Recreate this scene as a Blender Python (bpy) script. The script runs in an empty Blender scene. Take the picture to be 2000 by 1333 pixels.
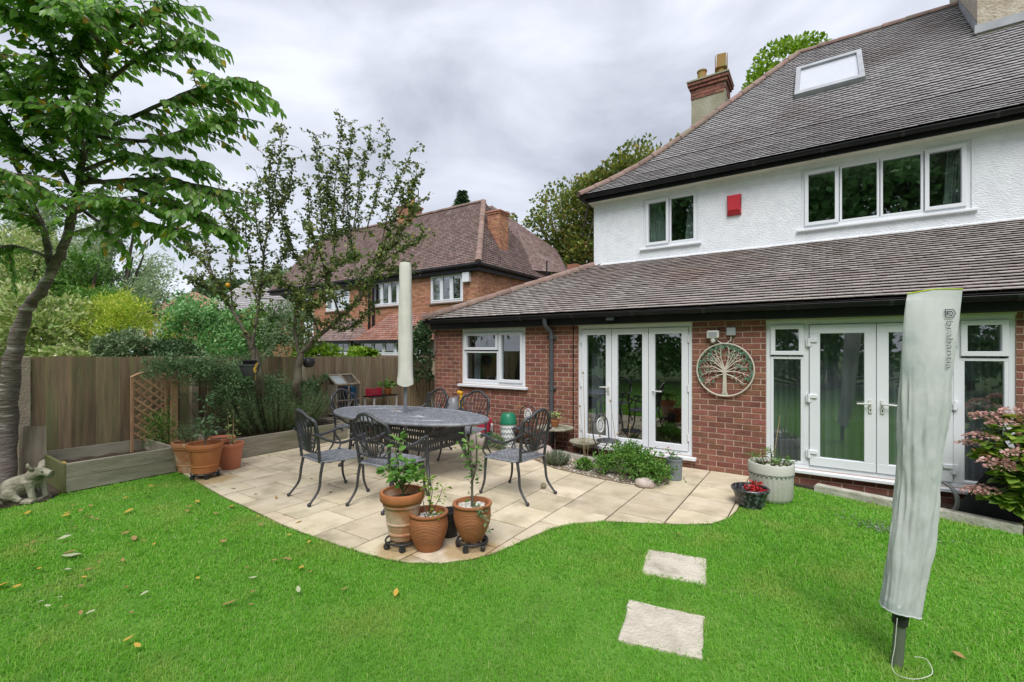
import bpy, bmesh, math, random
import numpy as np
from mathutils import Vector, Matrix, noise as mnoise

random.seed(7)
RNG = np.random.default_rng(11)
scene = bpy.context.scene
col = scene.collection
R = math.radians

# ---------------------------------------------------------------- camera
CAM_H = 1.64
FPX, CXP, HZN = 890.0, 1000.0, 682.0            # focal length, centre, horizon in photograph pixels
YAW = math.atan(600 / 890)
cam_d = bpy.data.cameras.new('camera')
cam = bpy.data.objects.new('camera', cam_d)
col.objects.link(cam)
cam.location = (0, 0, CAM_H)
cam.rotation_euler = (R(90), 0, YAW)
cam_d.sensor_width = 36
cam_d.lens = 36 * FPX / 2000
cam_d.shift_y = 15.5 / 2000
cam_d.clip_start = 0.05
cam_d.clip_end = 2000
scene.camera = cam

# ---------------------------------------------------------------- sky, sun, exposure
SUN_EL, SUN_AZ = R(56), R(152)                   # azimuth of the sun measured from +Y clockwise
world = bpy.data.worlds.new('World')
scene.world = world
world.use_nodes = True
wn, wl = world.node_tree.nodes, world.node_tree.links
wn.clear()
w_out = wn.new('ShaderNodeOutputWorld')
w_bg = wn.new('ShaderNodeBackground')
w_sky = wn.new('ShaderNodeTexSky')
w_sky.sky_type = 'NISHITA'
w_sky.sun_disc = False
w_sky.sun_elevation = SUN_EL
w_sky.sun_rotation = SUN_AZ
w_tc = wn.new('ShaderNodeTexCoord')
w_map = wn.new('ShaderNodeMapping')
w_map.inputs['Scale'].default_value = (1.0, 1.0, 2.2)
w_map.inputs['Rotation'].default_value = (0.2, 0.3, 0.9)
w_n1 = wn.new('ShaderNodeTexNoise')
w_n1.inputs['Scale'].default_value = 2.3
w_n1.inputs['Detail'].default_value = 7
w_n1.inputs['Roughness'].default_value = 0.52
w_n1.inputs['Distortion'].default_value = 0.35
w_ramp = wn.new('ShaderNodeValToRGB')
w_ramp.color_ramp.elements[0].position = 0.33
w_ramp.color_ramp.elements[0].color = (1.98, 2.11, 2.46, 1)
w_ramp.color_ramp.elements[1].position = 0.66
w_ramp.color_ramp.elements[1].color = (3.85, 4.0, 4.42, 1)
w_mix = wn.new('ShaderNodeMixRGB')
w_mix.inputs['Fac'].default_value = 0.94
wl.new(w_tc.outputs['Generated'], w_map.inputs['Vector'])
wl.new(w_map.outputs['Vector'], w_n1.inputs['Vector'])
wl.new(w_n1.outputs['Fac'], w_ramp.inputs['Fac'])
wl.new(w_sky.outputs['Color'], w_mix.inputs['Color1'])
wl.new(w_ramp.outputs['Color'], w_mix.inputs['Color2'])
wl.new(w_mix.outputs['Color'], w_bg.inputs['Color'])
w_bg.inputs['Strength'].default_value = 0.10
wl.new(w_bg.outputs['Background'], w_out.inputs['Surface'])

sun_d = bpy.data.lights.new('sun', 'SUN')
sun = bpy.data.objects.new('sun', sun_d)
col.objects.link(sun)
sun_d.energy = 1.5
sun_d.angle = R(35)
sun_d.color = (1.0, 0.985, 0.965)
_sd = Vector((math.sin(SUN_AZ) * math.cos(SUN_EL), math.cos(SUN_AZ) * math.cos(SUN_EL), math.sin(SUN_EL)))
sun.rotation_euler = (-_sd).to_track_quat('-Z', 'Y').to_euler()
sun.location = _sd * 40

scene.view_settings.view_transform = 'Standard'
scene.view_settings.look = 'None'
scene.view_settings.gamma = 1.0
scene.view_settings.use_curve_mapping = False
scene.view_settings.exposure = 1.36

# ---------------------------------------------------------------- helpers
_c, _s = math.cos(YAW), math.sin(YAW)
def at(px, py, depth):
    """world point seen at photograph pixel (px,py) at a given depth along the view axis"""
    a, t = px - CXP, depth / FPX
    return Vector(((-_s * FPX + _c * a) * t, (_c * FPX + _s * a) * t, CAM_H - (py - HZN) * t))
def atz(px, py, z):
    a = px - CXP
    t = (CAM_H - z) / (py - HZN)
    return Vector(((-_s * FPX + _c * a) * t, (_c * FPX + _s * a) * t, z))
def atx(px, py, X):
    a = px - CXP
    t = X / (-_s * FPX + _c * a)
    return Vector((X, (_c * FPX + _s * a) * t, CAM_H - (py - HZN) * t))

def tag(o, label=None, cat=None, group=None, kind=None):
    if label: o['label'] = label
    if cat: o['category'] = cat
    if group: o['group'] = group
    if kind: o['kind'] = kind
    return o

def empty(name, loc=(0, 0, 0), rz=0.0, label=None, cat=None, group=None):
    o = bpy.data.objects.new(name, None)
    o.empty_display_size = 0.1
    col.objects.link(o)
    o.location = loc
    o.rotation_euler = (0, 0, rz)
    return tag(o, label, cat, group)

def put(name, me, m, parent=None, world=False):
    o = bpy.data.objects.new(name, me)
    col.objects.link(o)
    if m is not None and not me.materials:
        me.materials.append(m)
    if parent is not None:
        o.parent = parent
        if world:
            root = parent
            off = Vector((0, 0, 0))
            while root is not None:
                off += Vector(root.location)
                root = root.parent
            # parents built in world coordinates have identity children: only the Empty moves
            o.matrix_parent_inverse = Matrix.Translation(-off) if parent.parent is None else Matrix.Identity(4)
    return o

def copy_tree(o, parent=None):
    c = o.copy()
    col.objects.link(c)
    if parent is not None:
        c.parent = parent
    for ch in list(o.children):
        copy_tree(ch, c)
    return c

class MB:
    def __init__(self):
        self.v, self.f = [], []
    def add(self, vs, fs, M=None):
        b = len(self.v)
        if M is not None:
            vs = [M @ Vector(p) for p in vs]
        self.v += [tuple(p) for p in vs]
        self.f += [tuple(i + b for i in f) for f in fs]
        return self
    def box(self, x0, y0, z0, x1, y1, z1, M=None):
        vs = [(x0, y0, z0), (x1, y0, z0), (x1, y1, z0), (x0, y1, z0), (x0, y0, z1), (x1, y0, z1), (x1, y1, z1), (x0, y1, z1)]
        return self.add(vs, [(0, 3, 2, 1), (4, 5, 6, 7), (0, 1, 5, 4), (1, 2, 6, 5), (2, 3, 7, 6), (3, 0, 4, 7)], M)
    def bbox(self, x0, y0, z0, x1, y1, z1, b=0.004, M=None):
        """box with chamfered edges"""
        bm = bmesh.new()
        bmesh.ops.create_cube(bm, size=1)
        for v in bm.verts:
            v.co = Vector(((x0 + x1) / 2 + v.co.x * (x1 - x0), (y0 + y1) / 2 + v.co.y * (y1 - y0), (z0 + z1) / 2 + v.co.z * (z1 - z0)))
        bmesh.ops.bevel(bm, geom=bm.edges[:], offset=b, segments=1, affect='EDGES')
        bm.verts.index_update()
        self.add([v.co.copy() for v in bm.verts], [[v.index for v in f.verts] for f in bm.faces], M)
        bm.free()
        return self
    def ring(self, pts):
        b = len(self.v)
        self.v += [tuple(p) for p in pts]
        return list(range(b, b + len(pts)))
    def loft(self, rings, close=True, cap0=True, cap1=True):
        ids = [self.ring(r) for r in rings]
        n = len(ids[0])
        for a, b in zip(ids, ids[1:]):
            for i in range(n if close else n - 1):
                j = (i + 1) % n
                self.f.append((a[i], a[j], b[j], b[i]))
        if cap0: self.f.append(tuple(reversed(ids[0])))
        if cap1: self.f.append(tuple(ids[-1]))
        return self
    def tube(self, pts, r, n=8, cap=True, flat=1.0):
        pts = [Vector(p) for p in pts]
        m = len(pts)
        rs = [r] * m if not hasattr(r, '__len__') else list(r)
        tang = []
        for i in range(m):
            t = (pts[min(i + 1, m - 1)] - pts[max(i - 1, 0)])
            tang.append(t.normalized() if t.length > 1e-9 else Vector((0, 0, 1)))
        up = Vector((0, 0, 1)) if abs(tang[0].z) < 0.9 else Vector((1, 0, 0))
        nx = tang[0].cross(up).normalized()
        rings = []
        for i in range(m):
            nx = (nx - tang[i] * nx.dot(tang[i]))
            nx = nx.normalized() if nx.length > 1e-6 else tang[i].orthogonal().normalized()
            ny = tang[i].cross(nx)
            rings.append([pts[i] + (nx * math.cos(2 * math.pi * k / n) + ny * flat * math.sin(2 * math.pi * k / n)) * rs[i] for k in range(n)])
        return self.loft(rings, True, cap, cap)
    def lathe(self, prof, n=32, c=(0, 0, 0), cap0=True, cap1=True, wob=0.0):
        rings = []
        for (r, z) in prof:
            rings.append([(c[0] + r * math.cos(2 * math.pi * k / n), c[1] + r * math.sin(2 * math.pi * k / n), c[2] + z) for k in range(n)])
        return self.loft(rings, True, cap0, cap1)
    def ball(self, c, r, n=10, sz=1.0):
        prof = [(max(1e-4, r * math.sin(math.pi * i / n)), -r * sz * math.cos(math.pi * i / n)) for i in range(n + 1)]
        return self.lathe(prof, n * 2, c)
    def prism(self, poly, z0, z1, cham=0.0):
        n = len(poly)
        if cham:
            cx, cy = sum(p[0] for p in poly) / n, sum(p[1] for p in poly) / n
            rings = [[(x, y, z0) for x, y in poly], [(x, y, z1 - cham) for x, y in poly]]
            top = []
            for x, y in poly:
                d = math.hypot(x - cx, y - cy) or 1
                k = max(0.0, 1 - cham * 1.2 / d)
                top.append((cx + (x - cx) * k, cy + (y - cy) * k, z1))
            return self.loft(rings + [top])
        return self.loft([[(x, y, z0) for x, y in poly], [(x, y, z1) for x, y in poly]])
    def mesh(self, name, smooth=None):
        me = bpy.data.meshes.new(name)
        me.from_pydata(self.v, [], self.f)
        bm = bmesh.new(); bm.from_mesh(me)
        bmesh.ops.recalc_face_normals(bm, faces=bm.faces[:])
        bm.to_mesh(me); bm.free()
        if smooth is not None:
            me.polygons.foreach_set('use_smooth', [True] * len(me.polygons))
            me.set_sharp_from_angle(angle=R(smooth))
        return me
    def build(self, name, m, parent=None, smooth=None, world=False):
        return put(name, self.mesh(name, smooth), m, parent, world)

def np_mesh(name, V, F, smooth=False):
    V = np.asarray(V, np.float32).reshape(-1, 3)
    F = np.asarray(F, np.int32)
    me = bpy.data.meshes.new(name)
    nf, k = F.shape
    me.vertices.add(len(V)); me.vertices.foreach_set('co', V.ravel())
    me.loops.add(nf * k); me.loops.foreach_set('vertex_index', F.ravel())
    me.polygons.add(nf)
    me.polygons.foreach_set('loop_start', np.arange(0, nf * k, k, dtype=np.int32))
    if smooth:
        me.polygons.foreach_set('use_smooth', np.ones(nf, bool))
    me.update(calc_edges=True)
    return me

def instances(tv, tf, A, P):
    """template verts tv (k,3), faces tf (m,q), matrices A (n,3,3) columns = axes, positions P (n,3)"""
    tv = np.asarray(tv, float); tf = np.asarray(tf, int)
    V = np.einsum('nij,kj->nki', A, tv) + P[:, None, :]
    F = tf[None] + (np.arange(len(P)) * len(tv))[:, None, None]
    return V.reshape(-1, 3), F.reshape(-1, tf.shape[1])

def nrm(a):
    return a / np.maximum(np.linalg.norm(a, axis=-1, keepdims=True), 1e-9)

def snoise(P, f, seed):
    r = np.random.default_rng(seed)
    out = np.zeros(len(P))
    for _ in range(7):
        k = nrm(r.normal(size=3)) * f * r.uniform(0.6, 1.7)
        out += np.sin(P @ k + r.uniform(0, 6.28))
    return out / 2.6

LEAF2_V = [(0, 0, 0), (0.34, 0.45, 0.10), (0, 1, 0), (-0.34, 0.45, 0.10)]
LEAF2_F = [(0, 1, 2), (0, 2, 3)]
LEAF6_V = [(0, 0, 0), (0.20, 0.22, 0.07), (0.27, 0.52, 0.08), (0.15, 0.80, 0.02), (0, 1.0, -0.06), (-0.15, 0.80, 0.02), (-0.27, 0.52, 0.08), (-0.20, 0.22, 0.07), (0, 0.5, 0.0)]
LEAF6_F = [(0, 1, 8), (1, 2, 8), (2, 3, 8), (3, 4, 8), (4, 5, 8), (5, 6, 8), (6, 7, 8), (7, 0, 8)]
NEEDLE_V = [(0.06, 0, 0), (-0.06, 0, 0), (0, 1, 0)]
NEEDLE_F = [(0, 1, 2)]

def leaf_mesh(name, P, D, size, tv=LEAF2_V, tf=LEAF2_F, roll=0.7, wid=1.0, seed=1, upref=(0, 0, 1)):
    """leaves at P with axis D; leaf face turned towards upref with random roll"""
    r = np.random.default_rng(seed)
    P = np.asarray(P, float); D = nrm(np.asarray(D, float))
    n = len(P)
    up = np.asarray(upref, float)[None] + r.normal(size=(n, 3)) * roll
    X = nrm(np.cross(D, up))
    Z = np.cross(X, D)
    s = np.asarray(size, float).reshape(-1, 1) * np.ones((n, 1))
    A = np.stack([X * s * wid, D * s, Z * s], axis=2)
    V, F = instances(tv, tf, A, P)
    return np_mesh(name, V, F)

# ---------------------------------------------------------------- materials
def _base(name):
    m = bpy.data.materials.new(name)
    m.use_nodes = True
    nt = m.node_tree
    return m, nt, nt.nodes, nt.links, nt.nodes['Principled BSDF']

def mat(name, c1, c2=None, scale=4.0, rough=0.8, bump=0.0, bscale=60.0, metal=0.0, var=0.0, spec=0.3,
        stretch=(1, 1, 1), lo=0.35, hi=0.65, c3=None, s3=1.0, lo3=0.5, hi3=0.7, detail=5, bstretch=None, coat=0.0):
    """procedural surface: two noise-mixed tones, an optional third (wear/dirt) layer, per-piece value change, fine relief"""
    m, nt, N, L, P = _base(name)
    tc = N.new('ShaderNodeTexCoord')
    oi = N.new('ShaderNodeObjectInfo')
    ad = N.new('ShaderNodeVectorMath'); ad.operation = 'MULTIPLY_ADD'
    cmb = N.new('ShaderNodeCombineXYZ')
    for i in range(3):
        L.new(oi.outputs['Random'], cmb.inputs[i])
    ad.inputs[1].default_value = (13.7, 7.1, 19.3)
    L.new(cmb.outputs[0], ad.inputs[0]); L.new(tc.outputs['Object'], ad.inputs[2])
    mp = N.new('ShaderNodeMapping'); mp.inputs['Scale'].default_value = stretch
    L.new(ad.outputs[0], mp.inputs['Vector'])
    c2 = c2 or tuple(x * 0.8 for x in c1)
    nz = N.new('ShaderNodeTexNoise'); nz.inputs['Scale'].default_value = scale; nz.inputs['Detail'].default_value = detail
    L.new(mp.outputs[0], nz.inputs['Vector'])
    mr = N.new('ShaderNodeMapRange'); mr.inputs['From Min'].default_value = lo; mr.inputs['From Max'].default_value = hi
    L.new(nz.outputs['Fac'], mr.inputs['Value'])
    mx = N.new('ShaderNodeMixRGB'); mx.inputs['Color1'].default_value = (*c1, 1); mx.inputs['Color2'].default_value = (*c2, 1)
    L.new(mr.outputs[0], mx.inputs['Fac'])
    out = mx.outputs[0]
    if c3:
        n3 = N.new('ShaderNodeTexNoise'); n3.inputs['Scale'].default_value = s3; n3.inputs['Detail'].default_value = 6
        L.new(mp.outputs[0], n3.inputs['Vector'])
        m3 = N.new('ShaderNodeMapRange'); m3.inputs['From Min'].default_value = lo3; m3.inputs['From Max'].default_value = hi3
        L.new(n3.outputs['Fac'], m3.inputs['Value'])
        x3 = N.new('ShaderNodeMixRGB'); x3.inputs['Color2'].default_value = (*c3, 1)
        L.new(m3.outputs[0], x3.inputs['Fac']); L.new(out, x3.inputs['Color1'])
        out = x3.outputs[0]
    if var:
        ge = N.new('ShaderNodeNewGeometry')
        a = N.new('ShaderNodeMath'); a.operation = 'ADD'
        L.new(ge.outputs['Random Per Island'], a.inputs[0]); L.new(oi.outputs['Random'], a.inputs[1])
        fr = N.new('ShaderNodeMath'); fr.operation = 'FRACT'; L.new(a.outputs[0], fr.inputs[0])
        vr = N.new('ShaderNodeMapRange'); vr.inputs['To Min'].default_value = 1 - var; vr.inputs['To Max'].default_value = 1 + var
        L.new(fr.outputs[0], vr.inputs['Value'])
        hs = N.new('ShaderNodeHueSaturation'); L.new(vr.outputs[0], hs.inputs['Value']); L.new(out, hs.inputs['Color'])
        f2 = N.new('ShaderNodeMath'); f2.operation = 'MULTIPLY'; f2.inputs[1].default_value = 7.31; L.new(fr.outputs[0], f2.inputs[0])
        f3 = N.new('ShaderNodeMath'); f3.operation = 'FRACT'; L.new(f2.outputs[0], f3.inputs[0])
        hr = N.new('ShaderNodeMapRange'); hr.inputs['To Min'].default_value = 0.5 - var * 0.05; hr.inputs['To Max'].default_value = 0.5 + var * 0.05
        L.new(f3.outputs[0], hr.inputs['Value']); L.new(hr.outputs[0], hs.inputs['Hue'])
        out = hs.outputs[0]
    L.new(out, P.inputs['Base Color'])
    P.inputs['Roughness'].default_value = rough
    P.inputs['Metallic'].default_value = metal
    P.inputs['Specular IOR Level'].default_value = spec
    if coat: P.inputs['Coat Weight'].default_value = coat
    if bump:
        nb = N.new('ShaderNodeTexNoise'); nb.inputs['Scale'].default_value = bscale; nb.inputs['Detail'].default_value = 6
        if bstretch:
            mb_ = N.new('ShaderNodeMapping'); mb_.inputs['Scale'].default_value = bstretch
            L.new(ad.outputs[0], mb_.inputs['Vector']); L.new(mb_.outputs[0], nb.inputs['Vector'])
        else:
            L.new(mp.outputs[0], nb.inputs['Vector'])
        bp = N.new('ShaderNodeBump'); bp.inputs['Strength'].default_value = bump; bp.inputs['Distance'].default_value = 0.02
        L.new(nb.outputs['Fac'], bp.inputs['Height']); L.new(bp.outputs[0], P.inputs['Normal'])
    return m

def leafmat(name, stops, rough=0.5, trans=0.35, spec=0.35):
    """foliage: each leaf takes a tone from the ramp at random, lets some light through"""
    m, nt, N, L, P = _base(name)
    ge = N.new('ShaderNodeNewGeometry')
    rp = N.new('ShaderNodeValToRGB')
    el = rp.color_ramp.elements
    while len(el) < len(stops): el.new(0.5)
    for e, (p, c) in zip(el, stops):
        e.position = p; e.color = (*c, 1)
    L.new(ge.outputs['Random Per Island'], rp.inputs['Fac'])
    L.new(rp.outputs[0], P.inputs['Base Color'])
    P.inputs['Roughness'].default_value = rough
    P.inputs['Specular IOR Level'].default_value = spec
    tr = N.new('ShaderNodeBsdfTranslucent')
    hs = N.new('ShaderNodeHueSaturation'); hs.inputs['Value'].default_value = 1.25; hs.inputs['Saturation'].default_value = 1.1
    L.new(rp.outputs[0], hs.inputs['Color']); L.new(hs.outputs[0], tr.inputs['Color'])
    ms = N.new('ShaderNodeMixShader'); ms.inputs[0].default_value = trans
    L.new(P.outputs[0], ms.inputs[1]); L.new(tr.outputs[0], ms.inputs[2])
    L.new(ms.outputs[0], N['Material Output'].inputs['Surface'])
    return m

def glassmat(name, ior=1.75, tint=(0.80, 0.84, 0.84)):
    m, nt, N, L, P = _base(name)
    N.remove(P)
    t = N.new('ShaderNodeBsdfTransparent'); t.inputs[0].default_value = (*tint, 1)
    g = N.new('ShaderNodeBsdfGlossy'); g.inputs['Roughness'].default_value = 0.0; g.inputs['Color'].default_value = (0.95, 0.97, 0.98, 1)
    # Schlick reflectance, the same from both sides of the thin pane
    f0 = ((ior - 1) / (ior + 1)) ** 2
    lw = N.new('ShaderNodeLayerWeight')
    pw = N.new('ShaderNodeMath'); pw.operation = 'POWER'; pw.inputs[1].default_value = 4.5
    L.new(lw.outputs['Facing'], pw.inputs[0])
    f = N.new('ShaderNodeMath'); f.operation = 'MULTIPLY_ADD'; f.inputs[1].default_value = 1 - f0; f.inputs[2].default_value = f0
    L.new(pw.outputs[0], f.inputs[0])
    x = N.new('ShaderNodeMixShader')
    L.new(f.outputs[0], x.inputs[0]); L.new(t.outputs[0], x.inputs[1]); L.new(g.outputs[0], x.inputs[2])
    L.new(x.outputs[0], N['Material Output'].inputs['Surface'])
    return m

M = {}
M['lawn'] = mat('lawn_soil', (0.085, 0.22, 0.02), (0.12, 0.26, 0.04), scale=3, rough=0.95, bump=0.6, bscale=90, c3=(0.12, 0.15, 0.05), s3=1.1, lo3=0.55, hi3=0.8)
M['field'] = mat('rough_ground', (0.05, 0.10, 0.025), (0.08, 0.12, 0.04), scale=0.3, rough=1)
M['slab'] = mat('sandstone_slab', (0.52, 0.435, 0.305), (0.60, 0.515, 0.385), scale=3.0, rough=0.85, bump=0.5, bscale=22, var=0.12, c3=(0.33, 0.28, 0.185), s3=3.4, lo3=0.5, hi3=0.78)
M['slabjoint'] = mat('joint_sand', (0.07, 0.057, 0.04), (0.14, 0.115, 0.08), scale=14, rough=1, bump=0.5)
def stain(m, spots, colr):
    """damp rusty marks left on the paving round the pots"""
    nt = m.node_tree; N, L = nt.nodes, nt.links
    P = N['Principled BSDF']; src = P.inputs['Base Color'].links[0].from_socket
    ge = N.new('ShaderNodeNewGeometry')
    nz = N.new('ShaderNodeTexNoise'); nz.inputs['Scale'].default_value = 6; L.new(ge.outputs['Position'], nz.inputs['Vector'])
    acc = None
    for (x, y, r_) in spots:
        d = N.new('ShaderNodeVectorMath'); d.operation = 'DISTANCE'; d.inputs[1].default_value = (x, y, .01); L.new(ge.outputs['Position'], d.inputs[0])
        a = N.new('ShaderNodeMath'); a.operation = 'MULTIPLY_ADD'; a.inputs[1].default_value = .22; L.new(nz.outputs['Fac'], a.inputs[0]); L.new(d.outputs['Value'], a.inputs[2])
        mr = N.new('ShaderNodeMapRange'); mr.inputs['From Min'].default_value = r_ + .15; mr.inputs['From Max'].default_value = r_ + .06; L.new(a.outputs[0], mr.inputs['Value'])
        if acc is None: acc = mr.outputs[0]
        else:
            mx = N.new('ShaderNodeMath'); mx.operation = 'MAXIMUM'; L.new(acc, mx.inputs[0]); L.new(mr.outputs[0], mx.inputs[1]); acc = mx.outputs[0]
    k = N.new('ShaderNodeMath'); k.operation = 'MULTIPLY'; k.inputs[1].default_value = .75; L.new(acc, k.inputs[0])
    mix = N.new('ShaderNodeMixRGB'); mix.inputs['Color2'].default_value = (*colr, 1); L.new(k.outputs[0], mix.inputs['Fac']); L.new(src, mix.inputs['Color1'])
    L.new(mix.outputs[0], P.inputs['Base Color'])
stain(M['slab'], [(-2.83, 2.56, .20), (-2.35, 2.90, .22), (-6.30, 2.62, .25)], (0.36, 0.24, 0.10))
M['stepstone'] = mat('stepping_stone', (0.50, 0.45, 0.37), (0.60, 0.54, 0.45), scale=9, rough=0.9, bump=0.8, bscale=45, c3=(0.36, 0.32, 0.25), s3=7, lo3=0.5, hi3=0.75)
M['brick'] = mat('red_brick', (0.205, 0.085, 0.060), (0.265, 0.108, 0.075), scale=11, rough=0.85, bump=0.5, bscale=55, var=0.24, c3=(0.155, 0.07, 0.055), s3=5, lo3=0.45, hi3=0.75)
M['mortar'] = mat('mortar', (0.52, 0.37, 0.295), (0.43, 0.305, 0.24), scale=12, rough=0.95, bump=0.4)
M['render_white'] = mat('pebbledash_white', (0.77, 0.79, 0.82), (0.70, 0.72, 0.76), scale=7, rough=0.9, bump=0.75, bscale=30, bstretch=(1, 1, 2.2))
M['tile'] = mat('clay_tile', (0.335, 0.29, 0.272), (0.42, 0.38, 0.365), scale=5, rough=0.8, bump=0.3, bscale=60, var=0.16, c3=(0.30, 0.225, 0.195), s3=0.7, lo3=0.48, hi3=0.75)
M['tile2'] = mat('clay_tile_upper', (0.335, 0.315, 0.315), (0.42, 0.40, 0.405), scale=5, rough=0.8, bump=0.3, bscale=60, var=0.10, c3=(0.26, 0.225, 0.225), s3=0.6, lo3=0.5, hi3=0.72)
M['tile_dark'] = mat('tile_batten_dark', (0.03, 0.025, 0.025), (0.045, 0.035, 0.032), rough=0.9)
M['hip'] = mat('hip_tile', (0.205, 0.13, 0.108), (0.27, 0.19, 0.16), scale=7, rough=0.85, bump=0.5, bscale=45, var=0.15, c3=(0.20, 0.19, 0.14), s3=3, lo3=0.55, hi3=0.8)
M['black'] = mat('black_gloss_paint', (0.010, 0.010, 0.012), (0.016, 0.016, 0.018), scale=3, rough=0.45, spec=0.25)
M['blackplastic'] = mat('black_plastic', (0.018, 0.018, 0.02), (0.03, 0.03, 0.032), rough=0.45, spec=0.4)
M['pipe'] = mat('downpipe_grey', (0.06, 0.065, 0.075), (0.08, 0.085, 0.095), rough=0.4, spec=0.5)
M['upvc'] = mat('white_upvc', (0.74, 0.755, 0.79), (0.70, 0.715, 0.75), scale=1.5, rough=0.35, spec=0.45)
M['upvc_dirty'] = mat('cream_trim', (0.60, 0.59, 0.50), (0.52, 0.51, 0.41), scale=3, rough=0.6)
M['glass'] = glassmat('window_glass', 2.3, (0.80, 0.83, 0.84))
M['glass_sky'] = glassmat('skylight_glass', 2.4, (0.97, 0.97, 0.97))
M['room'] = mat('room_wall', (0.42, 0.40, 0.36), (0.36, 0.34, 0.31), scale=0.8, rough=0.9)
M['roomfloor'] = mat('room_floor', (0.28, 0.20, 0.13), (0.21, 0.15, 0.10), scale=3, rough=0.5, stretch=(1, 8, 1))
M['furn'] = mat('room_furniture', (0.10, 0.075, 0.055), (0.14, 0.10, 0.07), scale=4, rough=0.6)
M['curtain'] = mat('pale_curtain', (0.55, 0.62, 0.56), (0.48, 0.55, 0.50), scale=2, rough=0.9)
M['net'] = leafmat('net_curtain', [(0.0, (0.62, 0.64, 0.68)), (1.0, (0.68, 0.70, 0.73))], rough=0.9, trans=0.5)
M['red'] = mat('red_plastic', (0.45, 0.018, 0.03), (0.38, 0.02, 0.03), rough=0.4, spec=0.4)
M['lead'] = mat('lead_flashing', (0.30, 0.31, 0.33), (0.38, 0.39, 0.41), rough=0.55)
M['cement'] = mat('cement_render', (0.30, 0.28, 0.20), (0.38, 0.36, 0.28), scale=3, rough=0.95, bump=0.5, bscale=25, c3=(0.22, 0.21, 0.12), s3=1.6, lo3=0.5, hi3=0.8)
M['harl'] = mat('rough_chimney_render', (0.40, 0.34, 0.26), (0.52, 0.46, 0.37), scale=11, rough=0.95, bump=1.0, bscale=22, c3=(0.30, 0.21, 0.13), s3=2, lo3=0.52, hi3=0.8)
M['chimpot'] = mat('chimney_pot_clay', (0.34, 0.17, 0.07), (0.26, 0.20, 0.06), scale=5, rough=0.85, bump=0.3)
M['nbrick'] = mat('orange_brick', (0.35, 0.155, 0.092), (0.43, 0.22, 0.135), scale=9, rough=0.9, var=0.26, bump=0.4, bscale=40)
M['nmortar'] = mat('pale_mortar', (0.42, 0.30, 0.21), (0.36, 0.25, 0.17), scale=8, rough=0.95)
M['ntile'] = mat('neighbour_tile', (0.20, 0.135, 0.12), (0.25, 0.18, 0.165), scale=4, rough=0.85, var=0.26, c3=(0.30, 0.25, 0.22), s3=1.3, lo3=0.6, hi3=0.75)
M['ntile_red'] = mat('neighbour_red_tile', (0.27, 0.12, 0.085), (0.33, 0.19, 0.15), scale=3, rough=0.85, var=0.2)
M['pinktile'] = mat('pale_pink_tile', (0.50, 0.29, 0.22), (0.42, 0.24, 0.18), scale=2, rough=0.9, var=0.12)
M['fence'] = mat('weathered_board', (0.26, 0.195, 0.115), (0.16, 0.128, 0.076), scale=3.2, rough=0.95, bump=0.5, bscale=20, var=0.30, stretch=(7, 7, 0.5), c3=(0.17, 0.195, 0.08), s3=1.3, lo3=0.5, hi3=0.8)
M['fence2'] = mat('weathered_board_brown', (0.33, 0.255, 0.165), (0.22, 0.175, 0.115), scale=3.2, rough=0.95, bump=0.5, bscale=20, var=0.26, stretch=(7, 7, 0.5), c3=(0.42, 0.38, 0.30), s3=2.1, lo3=0.58, hi3=0.8)
M['concrete'] = mat('concrete_post', (0.30, 0.25, 0.19), (0.24, 0.20, 0.15), scale=10, rough=0.95, bump=0.5, bscale=40)
M['trellis'] = mat('trellis_wood', (0.43, 0.26, 0.15), (0.34, 0.20, 0.11), scale=7, rough=0.8, var=0.12, stretch=(1, 1, 1))
M['sleeper'] = mat('grooved_decking', (0.37, 0.335, 0.265), (0.26, 0.24, 0.18), scale=3, rough=0.95, bump=0.4, bscale=30, stretch=(6, 1, 6), c3=(0.17, 0.175, 0.085), s3=1.2, lo3=0.55, hi3=0.85)
M['sleeper_green'] = mat('algae_board', (0.10, 0.115, 0.035), (0.15, 0.145, 0.07), scale=3, rough=0.95, bump=0.4)
M['soil'] = mat('soil', (0.045, 0.032, 0.022), (0.08, 0.058, 0.04), scale=16, rough=1, bump=1.0, bscale=35)
M['gravel'] = mat('gravelly_soil', (0.26, 0.20, 0.14), (0.17, 0.13, 0.09), scale=22, rough=1, bump=1.0, bscale=40)
M['terracotta'] = mat('terracotta', (0.42, 0.155, 0.058), (0.35, 0.125, 0.048), scale=4, rough=0.75, bump=0.2, bscale=40, c3=(0.48, 0.25, 0.13), s3=2.5, lo3=0.55, hi3=0.85)
M['terra_ribbed'] = mat('terracotta_ribbed', (0.34, 0.128, 0.05), (0.28, 0.105, 0.042), scale=5, rough=0.6, bump=0.25, bscale=30, stretch=(1, 1, 4), spec=0.4)
M['terra_limed'] = mat('terracotta_limewashed', (0.40, 0.17, 0.08), (0.55, 0.42, 0.31), scale=4.5, rough=0.85, bump=0.3, bscale=30, lo=0.42, hi=0.62)
M['terra_pink'] = mat('plastic_terracotta', (0.55, 0.205, 0.115), (0.50, 0.18, 0.10), scale=3, rough=0.5)
M['bark_cherry'] = mat('cherry_bark', (0.10, 0.078, 0.066), (0.17, 0.142, 0.125), scale=5, rough=0.75, bump=0.9, bscale=10, stretch=(1, 1, 5), c3=(0.36, 0.33, 0.30), s3=3.4, lo3=0.58, hi3=0.70)
M['bark'] = mat('bark', (0.085, 0.07, 0.052), (0.13, 0.115, 0.085), scale=9, rough=0.95, bump=0.7, bscale=25, c3=(0.12, 0.14, 0.07), s3=3, lo3=0.55, hi3=0.8)
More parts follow.
